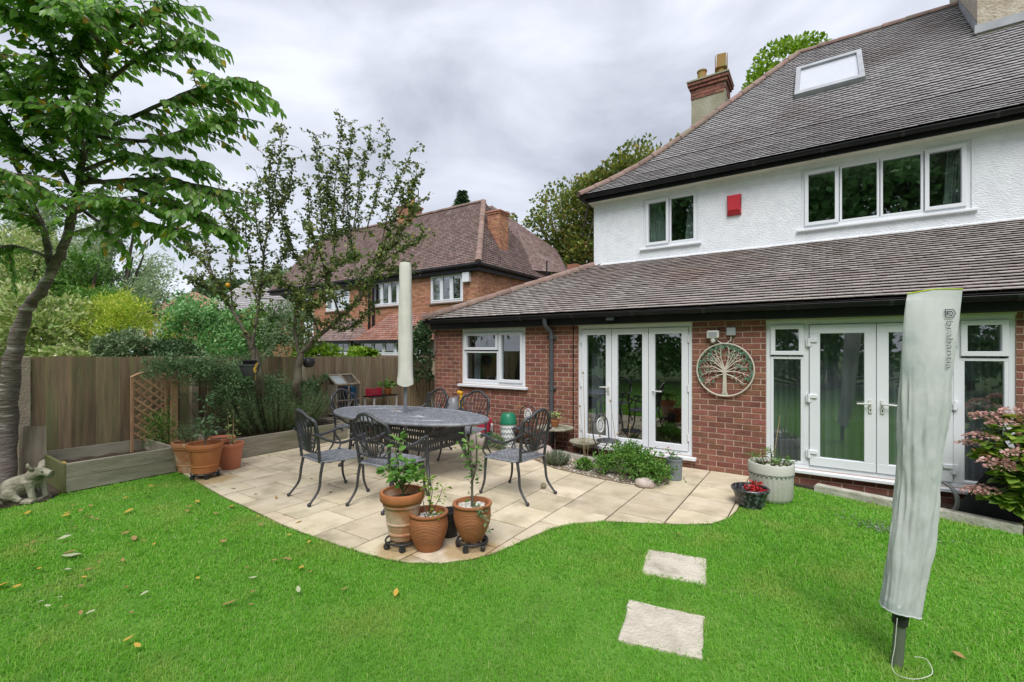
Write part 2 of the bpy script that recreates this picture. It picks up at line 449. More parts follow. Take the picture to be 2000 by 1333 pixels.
M['iron'] = mat('cast_aluminium', (0.024, 0.025, 0.029), (0.045, 0.046, 0.052), scale=14, rough=0.42, spec=0.6, bump=0.15, bscale=80)
M['irontop'] = mat('cast_aluminium_sky_sheen', (0.15, 0.158, 0.18), (0.26, 0.27, 0.30), scale=16, rough=0.36, spec=0.7, bump=0.2, bscale=80)  # sky sheen on tabletop and seats put into a paler blue-grey base colour
M['canvas'] = mat('cream_canvas', (0.66, 0.65, 0.58), (0.58, 0.57, 0.50), scale=3, rough=0.9, bump=0.3, bscale=10)
M['cover'] = mat('grey_green_cover', (0.51, 0.525, 0.505), (0.43, 0.455, 0.44), scale=5, rough=0.7, bump=0.35, bscale=12, c3=(0.20, 0.27, 0.265), s3=4.4, lo3=0.54, hi3=0.74, stretch=(1, 1, 0.6))
M['print'] = mat('dark_print', (0.045, 0.055, 0.06), (0.06, 0.07, 0.075), rough=0.7)
M['polegreen'] = mat('dark_green_pole', (0.10, 0.12, 0.09), (0.15, 0.165, 0.13), rough=0.4, spec=0.5)
M['parpole'] = mat('grey_pole', (0.16, 0.17, 0.19), (0.20, 0.21, 0.23), rough=0.4, spec=0.5)
M['stone'] = mat('garden_stone', (0.25, 0.23, 0.17), (0.36, 0.33, 0.26), scale=9, rough=0.95, bump=0.8, bscale=34, c3=(0.11, 0.115, 0.06), s3=7, lo3=0.47, hi3=0.66)
M['kerb'] = mat('painted_kerb', (0.50, 0.48, 0.42), (0.36, 0.34, 0.27), scale=8, rough=0.95, bump=0.6, bscale=30, c3=(0.22, 0.21, 0.14), s3=4, lo3=0.55, hi3=0.75)
M['pebble'] = mat('pale_pebble', (0.45, 0.41, 0.36), (0.58, 0.55, 0.50), scale=5, rough=0.7, var=0.25)
M['rock'] = mat('pink_rock', (0.42, 0.33, 0.29), (0.55, 0.48, 0.43), scale=6, rough=0.9, bump=0.5)
M['whitepot'] = mat('white_fluted_planter', (0.52, 0.51, 0.46), (0.44, 0.44, 0.38), scale=3, rough=0.7, bump=0.2, c3=(0.34, 0.34, 0.27), s3=2, lo3=0.55, hi3=0.8)
M['blackpot'] = mat('black_glazed_pot', (0.018, 0.02, 0.023), (0.12, 0.14, 0.15), scale=26, rough=0.25, spec=0.6, lo=0.5, hi=0.62, bump=0.5, bscale=26)
M['greypot'] = mat('grey_resin_pot', (0.16, 0.18, 0.19), (0.22, 0.24, 0.25), rough=0.6)
M['greenplastic'] = mat('green_plastic', (0.012, 0.20, 0.105), (0.015, 0.16, 0.085), rough=0.35, spec=0.5)
M['pinkplastic'] = mat('pink_red_plastic', (0.50, 0.035, 0.075), (0.42, 0.03, 0.06), rough=0.4)
M['blueplastic'] = mat('blue_plastic', (0.06, 0.30, 0.58), (0.05, 0.24, 0.48), rough=0.4)
M['yellow'] = mat('yellow_plastic', (0.62, 0.33, 0.02), (0.55, 0.26, 0.02), rough=0.4)
M['lime'] = mat('lime_plastic', (0.48, 0.58, 0.03), (0.40, 0.50, 0.03), rough=0.4)
M['whiteware'] = mat('white_ceramic', (0.66, 0.67, 0.66), (0.58, 0.59, 0.58), rough=0.4)
M['oldwood'] = mat('silvered_wood', (0.30, 0.25, 0.19), (0.21, 0.17, 0.125), scale=5, rough=0.95, bump=0.4, stretch=(4, 4, 0.6))
M['gloves'] = mat('gardening_gloves', (0.46, 0.38, 0.28), (0.36, 0.30, 0.22), rough=0.9)
M['polycarb'] = glassmat('cold_frame_glass', 1.6, (0.72, 0.76, 0.76))
M['hose'] = mat('grey_hose', (0.11, 0.115, 0.12), (0.15, 0.155, 0.16), rough=0.5)
M['tarp'] = mat('dark_cover', (0.022, 0.022, 0.026), (0.035, 0.035, 0.04), rough=0.6, bump=0.4)
M['twbranch'] = mat('cream_metal', (0.56, 0.52, 0.44), (0.48, 0.44, 0.36), rough=0.5)
M['twleaf'] = mat('green_metal_leaf', (0.075, 0.16, 0.10), (0.12, 0.22, 0.15), scale=20, rough=0.5)
M['lamp'] = mat('white_fitting', (0.66, 0.65, 0.62), (0.60, 0.59, 0.56), rough=0.4)
M['ballmat'] = mat('old_ball', (0.22, 0.20, 0.12), (0.30, 0.27, 0.17), scale=12, rough=0.95, bump=0.5)

def patchy(m, straw, scale, lo, hi):
    nt = m.node_tree; N, L = nt.nodes, nt.links
    rp = [n for n in N if n.type == 'VALTORGB'][0]
    tc = N.new('ShaderNodeTexCoord'); nz = N.new('ShaderNodeTexNoise'); nz.inputs['Scale'].default_value = scale; nz.inputs['Detail'].default_value = 5
    L.new(tc.outputs['Object'], nz.inputs['Vector'])
    mr = N.new('ShaderNodeMapRange'); mr.inputs['From Min'].default_value = lo; mr.inputs['From Max'].default_value = hi; mr.inputs['To Max'].default_value = .6
    L.new(nz.outputs['Fac'], mr.inputs['Value'])
    mx = N.new('ShaderNodeMixRGB'); mx.inputs['Color2'].default_value = (*straw, 1)
    targets = [l.to_socket for l in rp.outputs[0].links]
    L.new(mr.outputs[0], mx.inputs['Fac']); L.new(rp.outputs[0], mx.inputs['Color1'])
    for t in targets: L.new(mx.outputs[0], t)
G1, G2, G3 = (0.045, 0.115, 0.020), (0.075, 0.175, 0.030), (0.12, 0.225, 0.05)
M['grass'] = leafmat('grass_blade', [(0.0, (0.125, 0.345, 0.024)), (0.45, (0.185, 0.455, 0.038)), (0.85, (0.255, 0.50, 0.075)), (1.0, (0.44, 0.50, 0.19))], rough=0.55, trans=0.45, spec=0.25)
patchy(M['grass'], (0.40, 0.44, 0.12), 1.9, 0.50, 0.74)
patchy(M['grass'], (0.085, 0.26, 0.03), 4.3, 0.54, 0.76)
M['leaf_cherry'] = leafmat('cherry_leaf', [(0.0, (0.09, 0.22, 0.035)), (0.5, (0.17, 0.34, 0.06)), (0.955, (0.26, 0.43, 0.11)), (0.975, (0.42, 0.36, 0.04)), (1.0, (0.40, 0.20, 0.06))], rough=0.38, trans=0.58, spec=0.5)
M['leaf_apple'] = leafmat('apple_leaf', [(0.0, (0.065, 0.11, 0.032)), (0.55, (0.135, 0.195, 0.055)), (0.88, (0.24, 0.30, 0.09)), (1.0, (0.38, 0.34, 0.09))], rough=0.5, trans=0.35)
M['leaf_hedge'] = leafmat('hedge_leaf', [(0.0, (0.09, 0.24, 0.07)), (0.5, (0.18, 0.38, 0.12)), (1.0, (0.32, 0.52, 0.22))], rough=0.45, trans=0.3)
M['leaf_gold'] = leafmat('golden_leaf', [(0.0, (0.24, 0.38, 0.05)), (0.5, (0.42, 0.54, 0.07)), (1.0, (0.62, 0.64, 0.13))], rough=0.5, trans=0.35)
M['leaf_varieg'] = leafmat('variegated_leaf', [(0.0, (0.17, 0.29, 0.07)), (0.5, (0.34, 0.43, 0.13)), (0.85, (0.50, 0.54, 0.25)), (1.0, (0.66, 0.64, 0.42))], rough=0.5, trans=0.3)
M['leaf_dark'] = leafmat('dark_leaf', [(0.0, (0.030, 0.065, 0.026)), (0.6, (0.06, 0.115, 0.042)), (1.0, (0.12, 0.18, 0.085))], rough=0.5, trans=0.2)
M['leaf_grey'] = leafmat('grey_green_leaf', [(0.0, (0.09, 0.15, 0.07)), (0.5, (0.17, 0.25, 0.12)), (1.0, (0.30, 0.37, 0.21))], rough=0.55, trans=0.3)
M['leaf_pale'] = leafmat('pale_leaf', [(0.0, (0.18, 0.27, 0.13)), (0.5, (0.30, 0.40, 0.21)), (1.0, (0.46, 0.54, 0.33))], rough=0.6, trans=0.4)
M['leaf_autumn'] = leafmat('autumn_leaf', [(0.0, (0.09, 0.14, 0.035)), (0.5, (0.18, 0.245, 0.05)), (0.85, (0.30, 0.31, 0.07)), (1.0, (0.34, 0.22, 0.08))], rough=0.55, trans=0.3)
M['leaf_lime'] = leafmat('lime_leaf', [(0.0, (0.10, 0.20, 0.02)), (0.5, (0.20, 0.34, 0.035)), (1.0, (0.34, 0.46, 0.07))], rough=0.45, trans=0.35)
M['leaf_rosemary'] = leafmat('rosemary_leaf', [(0.0, (0.06, 0.125, 0.05)), (0.6, (0.12, 0.22, 0.085)), (1.0, (0.23, 0.32, 0.16))], rough=0.55, trans=0.2)
M['leaf_fresh'] = leafmat('fresh_leaf', [(0.0, (0.06, 0.16, 0.025)), (0.5, (0.12, 0.27, 0.045)), (1.0, (0.22, 0.36, 0.09))], rough=0.45, trans=0.35)
M['leaf_lav'] = leafmat('lavender_leaf', [(0.0, (0.10, 0.14, 0.09)), (1.0, (0.22, 0.27, 0.18))], rough=0.6, trans=0.2)
M['leaf_hyd'] = leafmat('hydrangea_leaf', [(0.0, (0.10, 0.20, 0.03)), (0.55, (0.20, 0.33, 0.05)), (0.9, (0.33, 0.42, 0.08)), (1.0, (0.50, 0.30, 0.10))], rough=0.4, trans=0.4)
M['petal_pink'] = leafmat('hydrangea_petal', [(0.0, (0.42, 0.26, 0.17)), (0.5, (0.60, 0.34, 0.32)), (1.0, (0.72, 0.52, 0.50))], rough=0.6, trans=0.35)
M['petal_red'] = leafmat('red_leaf', [(0.0, (0.30, 0.015, 0.02)), (0.6, (0.52, 0.03, 0.035)), (1.0, (0.60, 0.12, 0.08))], rough=0.45, trans=0.3)
M['fallen'] = leafmat('fallen_leaf', [(0.0, (0.16, 0.085, 0.04)), (1.0, (0.24, 0.14, 0.06))], rough=0.7, trans=0.15)
M['fallen_y'] = mat('fallen_yellow', (0.52, 0.36, 0.05), (0.42, 0.24, 0.05), scale=20, rough=0.7)
M['fallen_b'] = mat('fallen_brown', (0.24, 0.15, 0.05), (0.36, 0.24, 0.10), scale=20, rough=0.8)
M['fallen_g'] = mat('fallen_pale', (0.42, 0.45, 0.30), (0.34, 0.36, 0.20), scale=20, rough=0.7)
M['drystem'] = mat('dry_stem', (0.34, 0.26, 0.15), (0.27, 0.20, 0.11), rough=0.9)
M['greenstem'] = mat('green_stem', (0.10, 0.13, 0.05), (0.13, 0.10, 0.05), rough=0.8)
M['redstem'] = mat('dark_stem', (0.055, 0.03, 0.025), (0.08, 0.045, 0.035), rough=0.7)

# ================================================================ SETTING: ground, lawn, paving
def sheet(name, poly, z, m, kind='structure'):
    mb = MB(); mb.add([(x, y, z) for x, y in poly], [tuple(range(len(poly)))])
    return tag(mb.build(name, m), kind=kind)

sheet('ground', [(-300, -300), (300, -300), (300, 300), (-300, 300)], -0.03, M['field'])
sheet('lawn', [(-8.3, -8.6), (6, -8.6), (6, 6.9), (-8.3, 6.9)], -0.012, M['lawn'])

PATIO = [(-7.12, 2.56), (-6.58, 2.52), (-6.18, 2.47), (-5.44, 2.40), (-4.95, 2.38), (-4.06, 2.32), (-3.44, 2.34), (-3.11, 2.36), (-2.81, 2.40),
         (-2.60, 2.46), (-2.40, 2.59), (-2.25, 2.77), (-2.17, 2.94), (-2.12, 3.15), (-2.08, 3.41), (-2.02, 3.67), (-1.91, 3.87), (-1.70, 4.09),
         (-1.40, 4.24), (-1.07, 4.42), (-0.84, 4.60), (-0.73, 4.83), (-0.69, 5.16), (-0.70, 5.73), (-0.70, 6.545), (-6.22, 6.545), (-6.30, 6.60),
         (-6.30, 9.3), (-8.2, 9.3), (-8.2, 6.85), (-7.94, 6.85), (-7.94, 5.22), (-7.12, 5.22)]
GRAVEL = [(-4.9, 6.50), (-4.85, 6.22), (-4.2, 5.98), (-3.5, 5.75), (-3.0, 5.48), (-2.55, 5.40), (-2.0, 5.32), (-1.66, 5.36), (-1.50, 5.60), (-1.58, 5.95), (-1.75, 6.25), (-1.78, 6.50)]

def clip_rect(poly, x0, y0, x1, y1):
    def clip(P, inside, inter):
        out = []
        for i in range(len(P)):
            a, b = P[i - 1], P[i]
            ia, ib = inside(a), inside(b)
            if ib:
                if not ia: out.append(inter(a, b))
                out.append(b)
            elif ia: out.append(inter(a, b))
        return out
    def ix(x): return lambda a, b: (x, a[1] + (b[1] - a[1]) * (x - a[0]) / (b[0] - a[0]))
    def iy(y): return lambda a, b: (a[0] + (b[0] - a[0]) * (y - a[1]) / (b[1] - a[1]), y)
    P = poly
    for ins, it in ((lambda p: p[0] >= x0, ix(x0)), (lambda p: p[0] <= x1, ix(x1)), (lambda p: p[1] >= y0, iy(y0)), (lambda p: p[1] <= y1, iy(y1))):
        P = clip(P, ins, it)
        if len(P) < 3: return []
    Q = []
    for p in P:
        if not Q or math.hypot(p[0] - Q[-1][0], p[1] - Q[-1][1]) > 1e-4: Q.append(p)
    if len(Q) > 2 and math.hypot(Q[0][0] - Q[-1][0], Q[0][1] - Q[-1][1]) < 1e-4: Q.pop()
    return Q if len(Q) >= 3 else []
def area(P):
    return 0.5 * abs(sum(P[i - 1][0] * P[i][1] - P[i][0] * P[i - 1][1] for i in range(len(P))))

pb = MB(); pb.prism(PATIO, -0.06, -0.002)
patio = tag(pb.build('patio', M['slabjoint']), kind='structure')
xj = [-8.21, -7.86, -7.36, -6.86, -6.38, -5.90, -5.52, -5.04, -4.55, -4.15, -3.66, -3.17, -2.69, -2.20, -1.70, -1.208, -0.737, -0.69]
_sl = 0
for i in range(len(xj) - 1):
    x0, x1 = xj[i], xj[i + 1]
    y = 2.05 + (0.27 if i % 2 else 0.0) + random.uniform(-0.04, 0.04)
    while y < 9.3:
        h = random.choice([0.46, 0.48, 0.485, 0.60, 0.36])
        if h > 0.55 and random.random() < 0.4: h = 0.46
        P = clip_rect(PATIO, x0 + 0.007, y + 0.0065, x1 - 0.007, y + h - 0.0065)
        y += h
        if not P or area(P) < 0.004: continue
        dz = random.uniform(-0.002, 0.002)
        mb = MB()
        if len(P) <= 12:
            mb.prism(P, -0.03, 0.009 + dz, cham=0.003)
        else:
            mb.prism(P, -0.03, 0.009 + dz)
        mb.build('paving_slab', M['slab'], patio)

# stepping stones in the lawn
for corners, lab in (([(-1.165, 3.717), (-0.73, 3.802), (-0.656, 3.384), (-1.074, 3.295)], 'square pale stepping stone in the lawn nearer the patio'),
                     ([(-1.032, 2.896), (-0.584, 2.979), (-0.512, 2.564), (-0.938, 2.466)], 'square pale stepping stone in the lawn farther from the patio')):
    P = []
    for k in range(4):
        a, b = Vector(corners[k]), Vector(corners[(k + 1) % 4])
        for t in np.linspace(0, 1, 7)[:-1]:
            q = a.lerp(b, t)
            P.append((q.x + random.uniform(-.006, .006), q.y + random.uniform(-.006, .006)))
    tag(MB().prism(P, -0.05, 0.004, cham=0.006).build('stepping_stone', M['stepstone']), lab, 'stone')

# gravelly planting strip by the wall, bare soil under the cherry tree, soil by the right-hand kerb
tag(MB().prism(GRAVEL, -0.02, 0.018).build('gravel_strip', M['gravel']), kind='structure')
tag(MB().prism([(-8.3, 0.2), (-7.35, 0.35), (-7.0, 0.9), (-6.93, 1.28), (-7.2, 1.44), (-8.3, 1.44)], -0.03, 0.004).build('bare_soil', M['soil']), kind='structure')
tag(MB().prism([(-0.68, 6.54), (-0.05, 6.40), (1.5, 5.95), (2.6, 5.6), (5.0, 5.3), (5.0, 6.54)], -0.03, 0.012).build('border_soil', M['soil']), kind='structure')
def inpoly(X, Y, P):
    c = np.zeros(len(X), bool)
    for i in range(len(P)):
        x1, y1 = P[i - 1]; x2, y2 = P[i]
        m = ((y1 > Y) != (y2 > Y)) & (X < (x2 - x1) * (Y - y1) / ((y2 - y1) + 1e-12) + x1)
        c ^= m
    return c
gx, gy = RNG.uniform(-5.0, -1.3, 2600), RNG.uniform(5.15, 6.5, 2600)
k = inpoly(gx, gy, GRAVEL); gx, gy = gx[k], gy[k]
sz = RNG.uniform(0.006, 0.02, len(gx))
A = np.stack([np.stack([sz * RNG.uniform(.7, 1.3, len(sz)), 0 * sz, 0 * sz], 1), np.stack([0 * sz, sz, 0 * sz], 1), np.stack([0 * sz, 0 * sz, sz * .6], 1)], axis=2)
OCT_V = [(1, 0, 0), (-1, 0, 0), (0, 1, 0), (0, -1, 0), (0, 0, 1), (0, 0, -1)]
OCT_F = [(0, 2, 4), (2, 1, 4), (1, 3, 4), (3, 0, 4), (2, 0, 5), (1, 2, 5), (3, 1, 5), (0, 3, 5)]
V, F = instances(OCT_V, OCT_F, A, np.stack([gx, gy, np.full(len(gx), 0.02)], 1))
tag(put('gravel', np_mesh('gravel', V, F), M['pebble']), 'small pale gravel scattered over the planting strip by the wall', 'gravel', kind='stuff')

def kerb(name, pts, w, h, n, lab):
    k = empty(name, (*pts[0], 0), 0, lab, 'kerb')
    for (a, b) in zip(pts, pts[1:]):
        a, b = Vector((*a, 0)), Vector((*b, 0))
        L_, d = (b - a).length, (b - a).normalized()
        m_ = max(1, round(L_ / n))
        for i in range(m_):
            p, q = a + d * (L_ * i / m_ + .004), a + d * (L_ * (i + 1) / m_ - .004)
            nx = Vector((-d.y, d.x, 0)) * w / 2
            j = [Vector((random.uniform(-.006, .006), random.uniform(-.006, .006), 0)) for _ in range(4)]
            P = [(p - nx + j[0]), (q - nx + j[1]), (q + nx + j[2]), (p + nx + j[3])]
            MB().prism([(v.x, v.y) for v in P], -0.05, h + random.uniform(-.006, .006), cham=0.012).build('kerb_stone', M['kerb'], k, world=True)
kerb('kerb', [(-0.04, 6.38), (1.515, 5.91), (2.7, 5.52), (4.2, 5.2)], 0.11, 0.07, 0.75, 'weathered pale kerb edging the lawn below the glazed doors')
kerb('kerb', [(-4.75, 6.40), (-3.5, 6.23), (-2.25, 6.04)], 0.09, 0.075, 0.62, 'white painted kerb in front of the small round table')

# ================================================================ THE HOUSE
YF, YW = 6.56, 8.80                     # brick front wall, white upper wall
HX0, HX1 = -6.237, 5.2                  # extension left corner, far right end
WX0 = -3.88                             # white wall left corner
house = empty('house', (-1.0, 6.6, 0), 0, 'white rendered house with red brick ground floor and tiled roofs', 'house')

def wallgrid(mb, x0, x1, z0, z1, y0, y1, ops):
    xs = sorted({x0, x1, *[o[0] for o in ops], *[o[1] for o in ops]})
    zs = sorted({z0, z1, *[o[2] for o in ops], *[o[3] for o in ops]})
    xs = [x for x in xs if x0 <= x <= x1]; zs = [z for z in zs if z0 <= z <= z1]
    for i in range(len(xs) - 1):
        cx = (xs[i] + xs[i + 1]) / 2
        run = None
        for j in range(len(zs) - 1):
            cz = (zs[j] + zs[j + 1]) / 2
            solid = not any(o[0] < cx < o[1] and o[2] < cz < o[3] for o in ops)
            if solid:
                run = [zs[j], zs[j + 1]] if run is None else [run[0], zs[j + 1]]
            if (not solid or j == len(zs) - 2) and run is not None:
                mb.box(xs[i], y0, run[0], xs[i + 1], y1, run[1]); run = None
    return mb

KIT = (-5.55, -4.15, 0.995, 1.99)       # kitchen window x0,x1,z0,z1
BIF = (-3.16, -1.445, 0.165, 2.0)       # folding doors
FRE = (-0.557, 1.625, 0.185, 1.985)     # french doors
bops = [KIT, BIF, FRE]
bw = wallgrid(MB(), HX0 + .006, HX1, -0.1, 2.12, YF + .0025, YF + .30, bops)
brick_wall = bw.build('brick_wall', M['mortar'], house, world=True)

# bricks: front face slightly proud with eased arrises
def brick_template(l, h, d=0.05, e=0.003):
    v = [(0, 0, 0), (l, 0, 0), (l, 0, h), (0, 0, h), (0, d, 0), (l, d, 0), (l, d, h), (0, d, h),
         (e, -.003, e), (l - e, -.003, e), (l - e, -.003, h - e), (e, -.003, h - e)]
    f = [(8, 9, 10, 11), (0, 1, 9, 8), (1, 2, 10, 9), (2, 3, 11, 10), (3, 0, 8, 11), (0, 4, 5, 1), (3, 2, 6, 7), (0, 3, 7, 4), (1, 5, 6, 2)]
    return v, f
CH, BL, JT = 0.0745, 0.2085, 0.0125
bricks = []
nc = int(2.10 / CH)
for c in range(nc):
    z0, z1 = c * CH + .004, (c + 1) * CH - JT + .004
    cuts = [(HX0, HX1)]
    for o in bops:
        if z1 > o[2] + .01 and z0 < o[3] - .01:
            cuts = [s for a, b in cuts for s in ((a, min(b, o[0])), (max(a, o[1]), b)) if s[1] - s[0] > 0.03]
    for a, b in cuts:
        x = HX0 - (BL / 2 if c % 2 else 0)
        while x < b:
            p, q = max(x, a + .002), min(x + BL - JT, b - .002)
            if q - p > 0.03: bricks.append((p, q, z0 + random.uniform(-.0012, .0012)))
            x += BL
def bd(t): return math.hypot((t[0] + t[1]) / 2, YF) + abs(t[2] - 1.4) * .2 + (50 if t[0] > 1.8 else 0)
bricks.sort(key=bd)
v, f = brick_template(1.0, CH - JT)
bme = {}
def brick_mesh(l):
    kx = round(l, 3)
    if kx not in bme:
        m_ = MB(); tv, tf = brick_template(kx, CH - JT); m_.add(tv, tf); bme[kx] = m_.mesh('brick'); bme[kx].materials.append(M['brick'])
    return bme[kx]
for (p, q, z) in bricks[:300]:
    o = put('brick', brick_mesh(q - p), None, brick_wall, world=True)
    o.location = (p, YF + random.uniform(-.0015, .0015), z)
tv, tf = brick_template(1.0, CH - JT)
rest = bricks[300:]
mbr = MB()
for (p, q, z) in rest:
    tv, tf = brick_template(q - p, CH - JT)
    mbr.add([(x + p, y + YF, w + z) for x, y, w in tv], tf)
tag(mbr.build('brickwork', M['brick'], brick_wall, world=True), kind='stuff')
# side wall and end wall of the extension, upper white walls
mbs = MB(); mbs.box(HX0 + .006, YF + .3, -0.1, HX0 + .25, 12.5, 2.12); mbs.box(HX1 - .25, YF + .3, -.1, HX1, 12.5, 2.12)
mbs.build('side_wall', M['brick'], house, world=True)

SMALLW = (-2.845, -1.838, 3.595, 4.56)
BIGW = (-0.245, 1.752, 3.585, 4.565)
ww = wallgrid(MB(), WX0, HX1, 3.0, 4.70, YW, YW + .28, [SMALLW, BIGW])
ww.build('white_wall', M['render_white'], house, world=True)
mbs = MB(); mbs.box(WX0, YW + .28, 2.0, WX0 + .25, 15.4, 4.70); mbs.box(WX0, 15.4, 0, HX1, 15.6, 4.7); mbs.box(HX1 - .25, YW + .28, 2.0, HX1, 15.4, 4.7)
mbs.build('upper_side_wall', M['render_white'], house, world=True)
# rough skirt of the white render where it meets the lower roof
MB().bbox(WX0 + .01, YW - .035, 3.285, HX1, YW - .002, 3.385, b=.012).build('render_skirt', M['render_white'], house, world=True)

# inside: floors, ceilings and back walls that the panes look into
ri = MB()
ri.box(HX0 + .3, 10.2, 0.1, HX1 - .3, 10.3, 2.3); ri.box(HX0 + .3, YF + .31, 2.30, HX1 - .3, 10.3, 2.36)
ri.box(-3.75, YF + .4, .1, -3.65, 10.2, 2.3); ri.box(-1.1, YF + .4, .1, -1.0, 10.2, 2.3)
ri.box(WX0 + .3, 12.4, 2.8, HX1 - .3, 12.5, 4.7); ri.box(WX0 + .3, YW + .29, 4.66, HX1 - .3, 12.5, 4.70); ri.box(WX0 + .3, YW + .29, 2.9, HX1 - .3, 12.5, 2.95)
ri.box(-1.2, YW + .4, 2.95, -1.1, 12.4, 4.66)
ri.build('inner_wall', M['room'], house, world=True)
MB().box(HX0 + .3, YF + .31, 0.02, HX1 - .3, 10.2, 0.12).build('inner_floor', M['roomfloor'], house, world=True)
fu = MB()
fu.box(-5.9, 8.6, .12, -4.2, 9.2, 1.0); fu.box(-5.9, 9.7, 1.4, -4.4, 10.1, 2.1); fu.box(-2.9, 8.6, .75, -1.6, 9.4, .79)
for x, y in ((-2.8, 8.7), (-1.7, 8.7), (-2.8, 9.3), (-1.7, 9.3)): fu.box(x - .03, y - .03, .12, x + .03, y + .03, .75)
fu.box(-.6, 9.3, .12, 1.2, 10.0, .55); fu.box(-.6, 9.8, .55, 1.2, 10.05, .95); fu.box(2.0, 9.0, .12, 3.2, 9.8, 1.5)
fu.build('furniture', M['furn'], house, world=True)

# ---- windows and glazed doors
def frame_rect(mb, x0, x1, z0, z1, w, y0, y1, b=.004):
    mb.bbox(x0, y0, z0, x1, y1, z0 + w, b); mb.bbox(x0, y0, z1 - w, x1, y1, z1, b)
    mb.bbox(x0, y0 + .0015, z0 + w - .002, x0 + w, y1 - .0015, z1 - w + .002, b); mb.bbox(x1 - w, y0 + .0015, z0 + w - .002, x1, y1 - .0015, z1 - w + .002, b)
def window(op, Y, lights, name='window', fw=.055, sashw=.05, sill=True, sillz=.05, head=True, parent=None, sd=.07):
    """op opening; lights: list of (x0,x1,z0,z1,opens) glazed units inside the outer frame"""
    x0, x1, z0, z1 = op
    y0, y1 = Y + .015, Y + .085
    mb = MB(); frame_rect(mb, x0, x1, z0, z1, fw, y0, y1)
    xs = sorted({round(l[0], 3) for l in lights} | {round(l[1], 3) for l in lights})
    fr = mb.build(name, M['upvc'], parent or house, world=True)
    for (a, b, c, d, opens) in lights:
        s = MB()
        yo = -.022 if opens else 0.0
        frame_rect(s, a, b, c, d, sashw if opens else sashw * .62, y0 - .004 + yo, y1 - .01)
        s.build('sash', M['upvc'], fr, world=True)
        w = sashw if opens else sashw * .62
        MB().box(a + w - .004, y0 + .028, c + w - .004, b - w + .004, y0 + .034, d - w + .004).build('pane', M['glass'], fr, world=True)
    if sill:
        sb = MB(); sb.bbox(x0 - .06, Y - sd, z0 - sillz, x1 + .06, Y + .08, z0 - .004, .006)
        sb.build('sill', M['upvc'], fr, world=True)
    if head:
        MB().bbox(x0 - .004, Y - .008, z1 - .002, x1 + .004, Y + .05, z1 + .028, .004).build('head_trim', M['upvc_dirty'], fr, world=True)
    return fr
# kitchen window: fanlight over fixed pane, tall casement on the right
x0, x1, z0, z1 = KIT
mx = x0 + (x1 - x0) * .60
fwk = .055
window(KIT, YF, [(x0 + fwk, mx - .02, z1 - .37, z1 - fwk, True), (x0 + fwk, mx - .02, z0 + fwk, z1 - .39, False), (mx + .0, x1 - fwk, z0 + fwk, z1 - fwk, True)], name='window')
def handle(parent, x, z, Y, side=1, mt='lamp'):
    h = MB(); h.bbox(x - .016, Y - .012, z - .11, x + .016, Y, z + .045, .004)
    h.tube([(x, Y - .01, z), (x, Y - .045, z), (x - side * .02, Y - .05, z), (x - side * .125, Y - .047, z - .004)], [.010, .010, .011, .009], 8)
    h.build('handle', M[mt], parent, 40, world=True)
    k = MB(); k.box(x - .004, Y - .014, z - .085, x + .004, Y - .0115, z - .06); k.build('keyhole', M['black'], parent, world=True)
def hinge(parent, x, z, Y):
    h = MB(); h.tube([(x, Y - .016, z - .05), (x, Y - .016, z + .05)], .012, 8); h.bbox(x, Y - .012, z - .02, x + .075, Y, z + .032, .004)
    h.build('hinge', M['upvc'], parent, 40, world=True)
# three-leaf folding doors
x0, x1, z0, z1 = BIF
fw = .05
w3 = (x1 - x0 - 2 * fw) / 3
bif = window(BIF, YF, [], name='folding_door', fw=fw, sillz=.05)
xb = [x0 + fw, x0 + fw + w3 * .93, x0 + fw + w3 * 1.97, x1 - fw]
for i in range(3):
    a, b = xb[i] + .004, xb[i + 1] - .004
    s = MB(); frame_rect(s, a, b, z0 + fw + .006, z1 - fw - .006, .088, YF + .004, YF + .068)
    d = s.build('door_leaf', M['upvc'], bif, world=True)
    MB().box(a + .084, YF + .036, z0 + .14, b - .084, YF + .042, z1 - .14).build('pane', M['glass'], bif, world=True)
handle(bif, xb[1] - .045, 1.06, YF + .004, 1)
h = MB(); h.tube([(xb[2] + .10, YF - .03, 1.035), (xb[2] + .20, YF - .032, 1.035)], .009, 8); h.tube([(xb[2] + .10, YF - .03, 1.035), (xb[2] + .06, YF + .004, 1.035)], .009, 8); h.build('handle', M['lamp'], bif, 40, world=True)
for xx in (xb[0] + .0, xb[3]):
    for zz in (.42, 1.1, 1.78):
        h = MB(); h.tube([(xx, YF - .004, zz - .05), (xx, YF - .004, zz + .05)], .011, 8); h.build('hinge', M['upvc'], bif, 40, world=True)
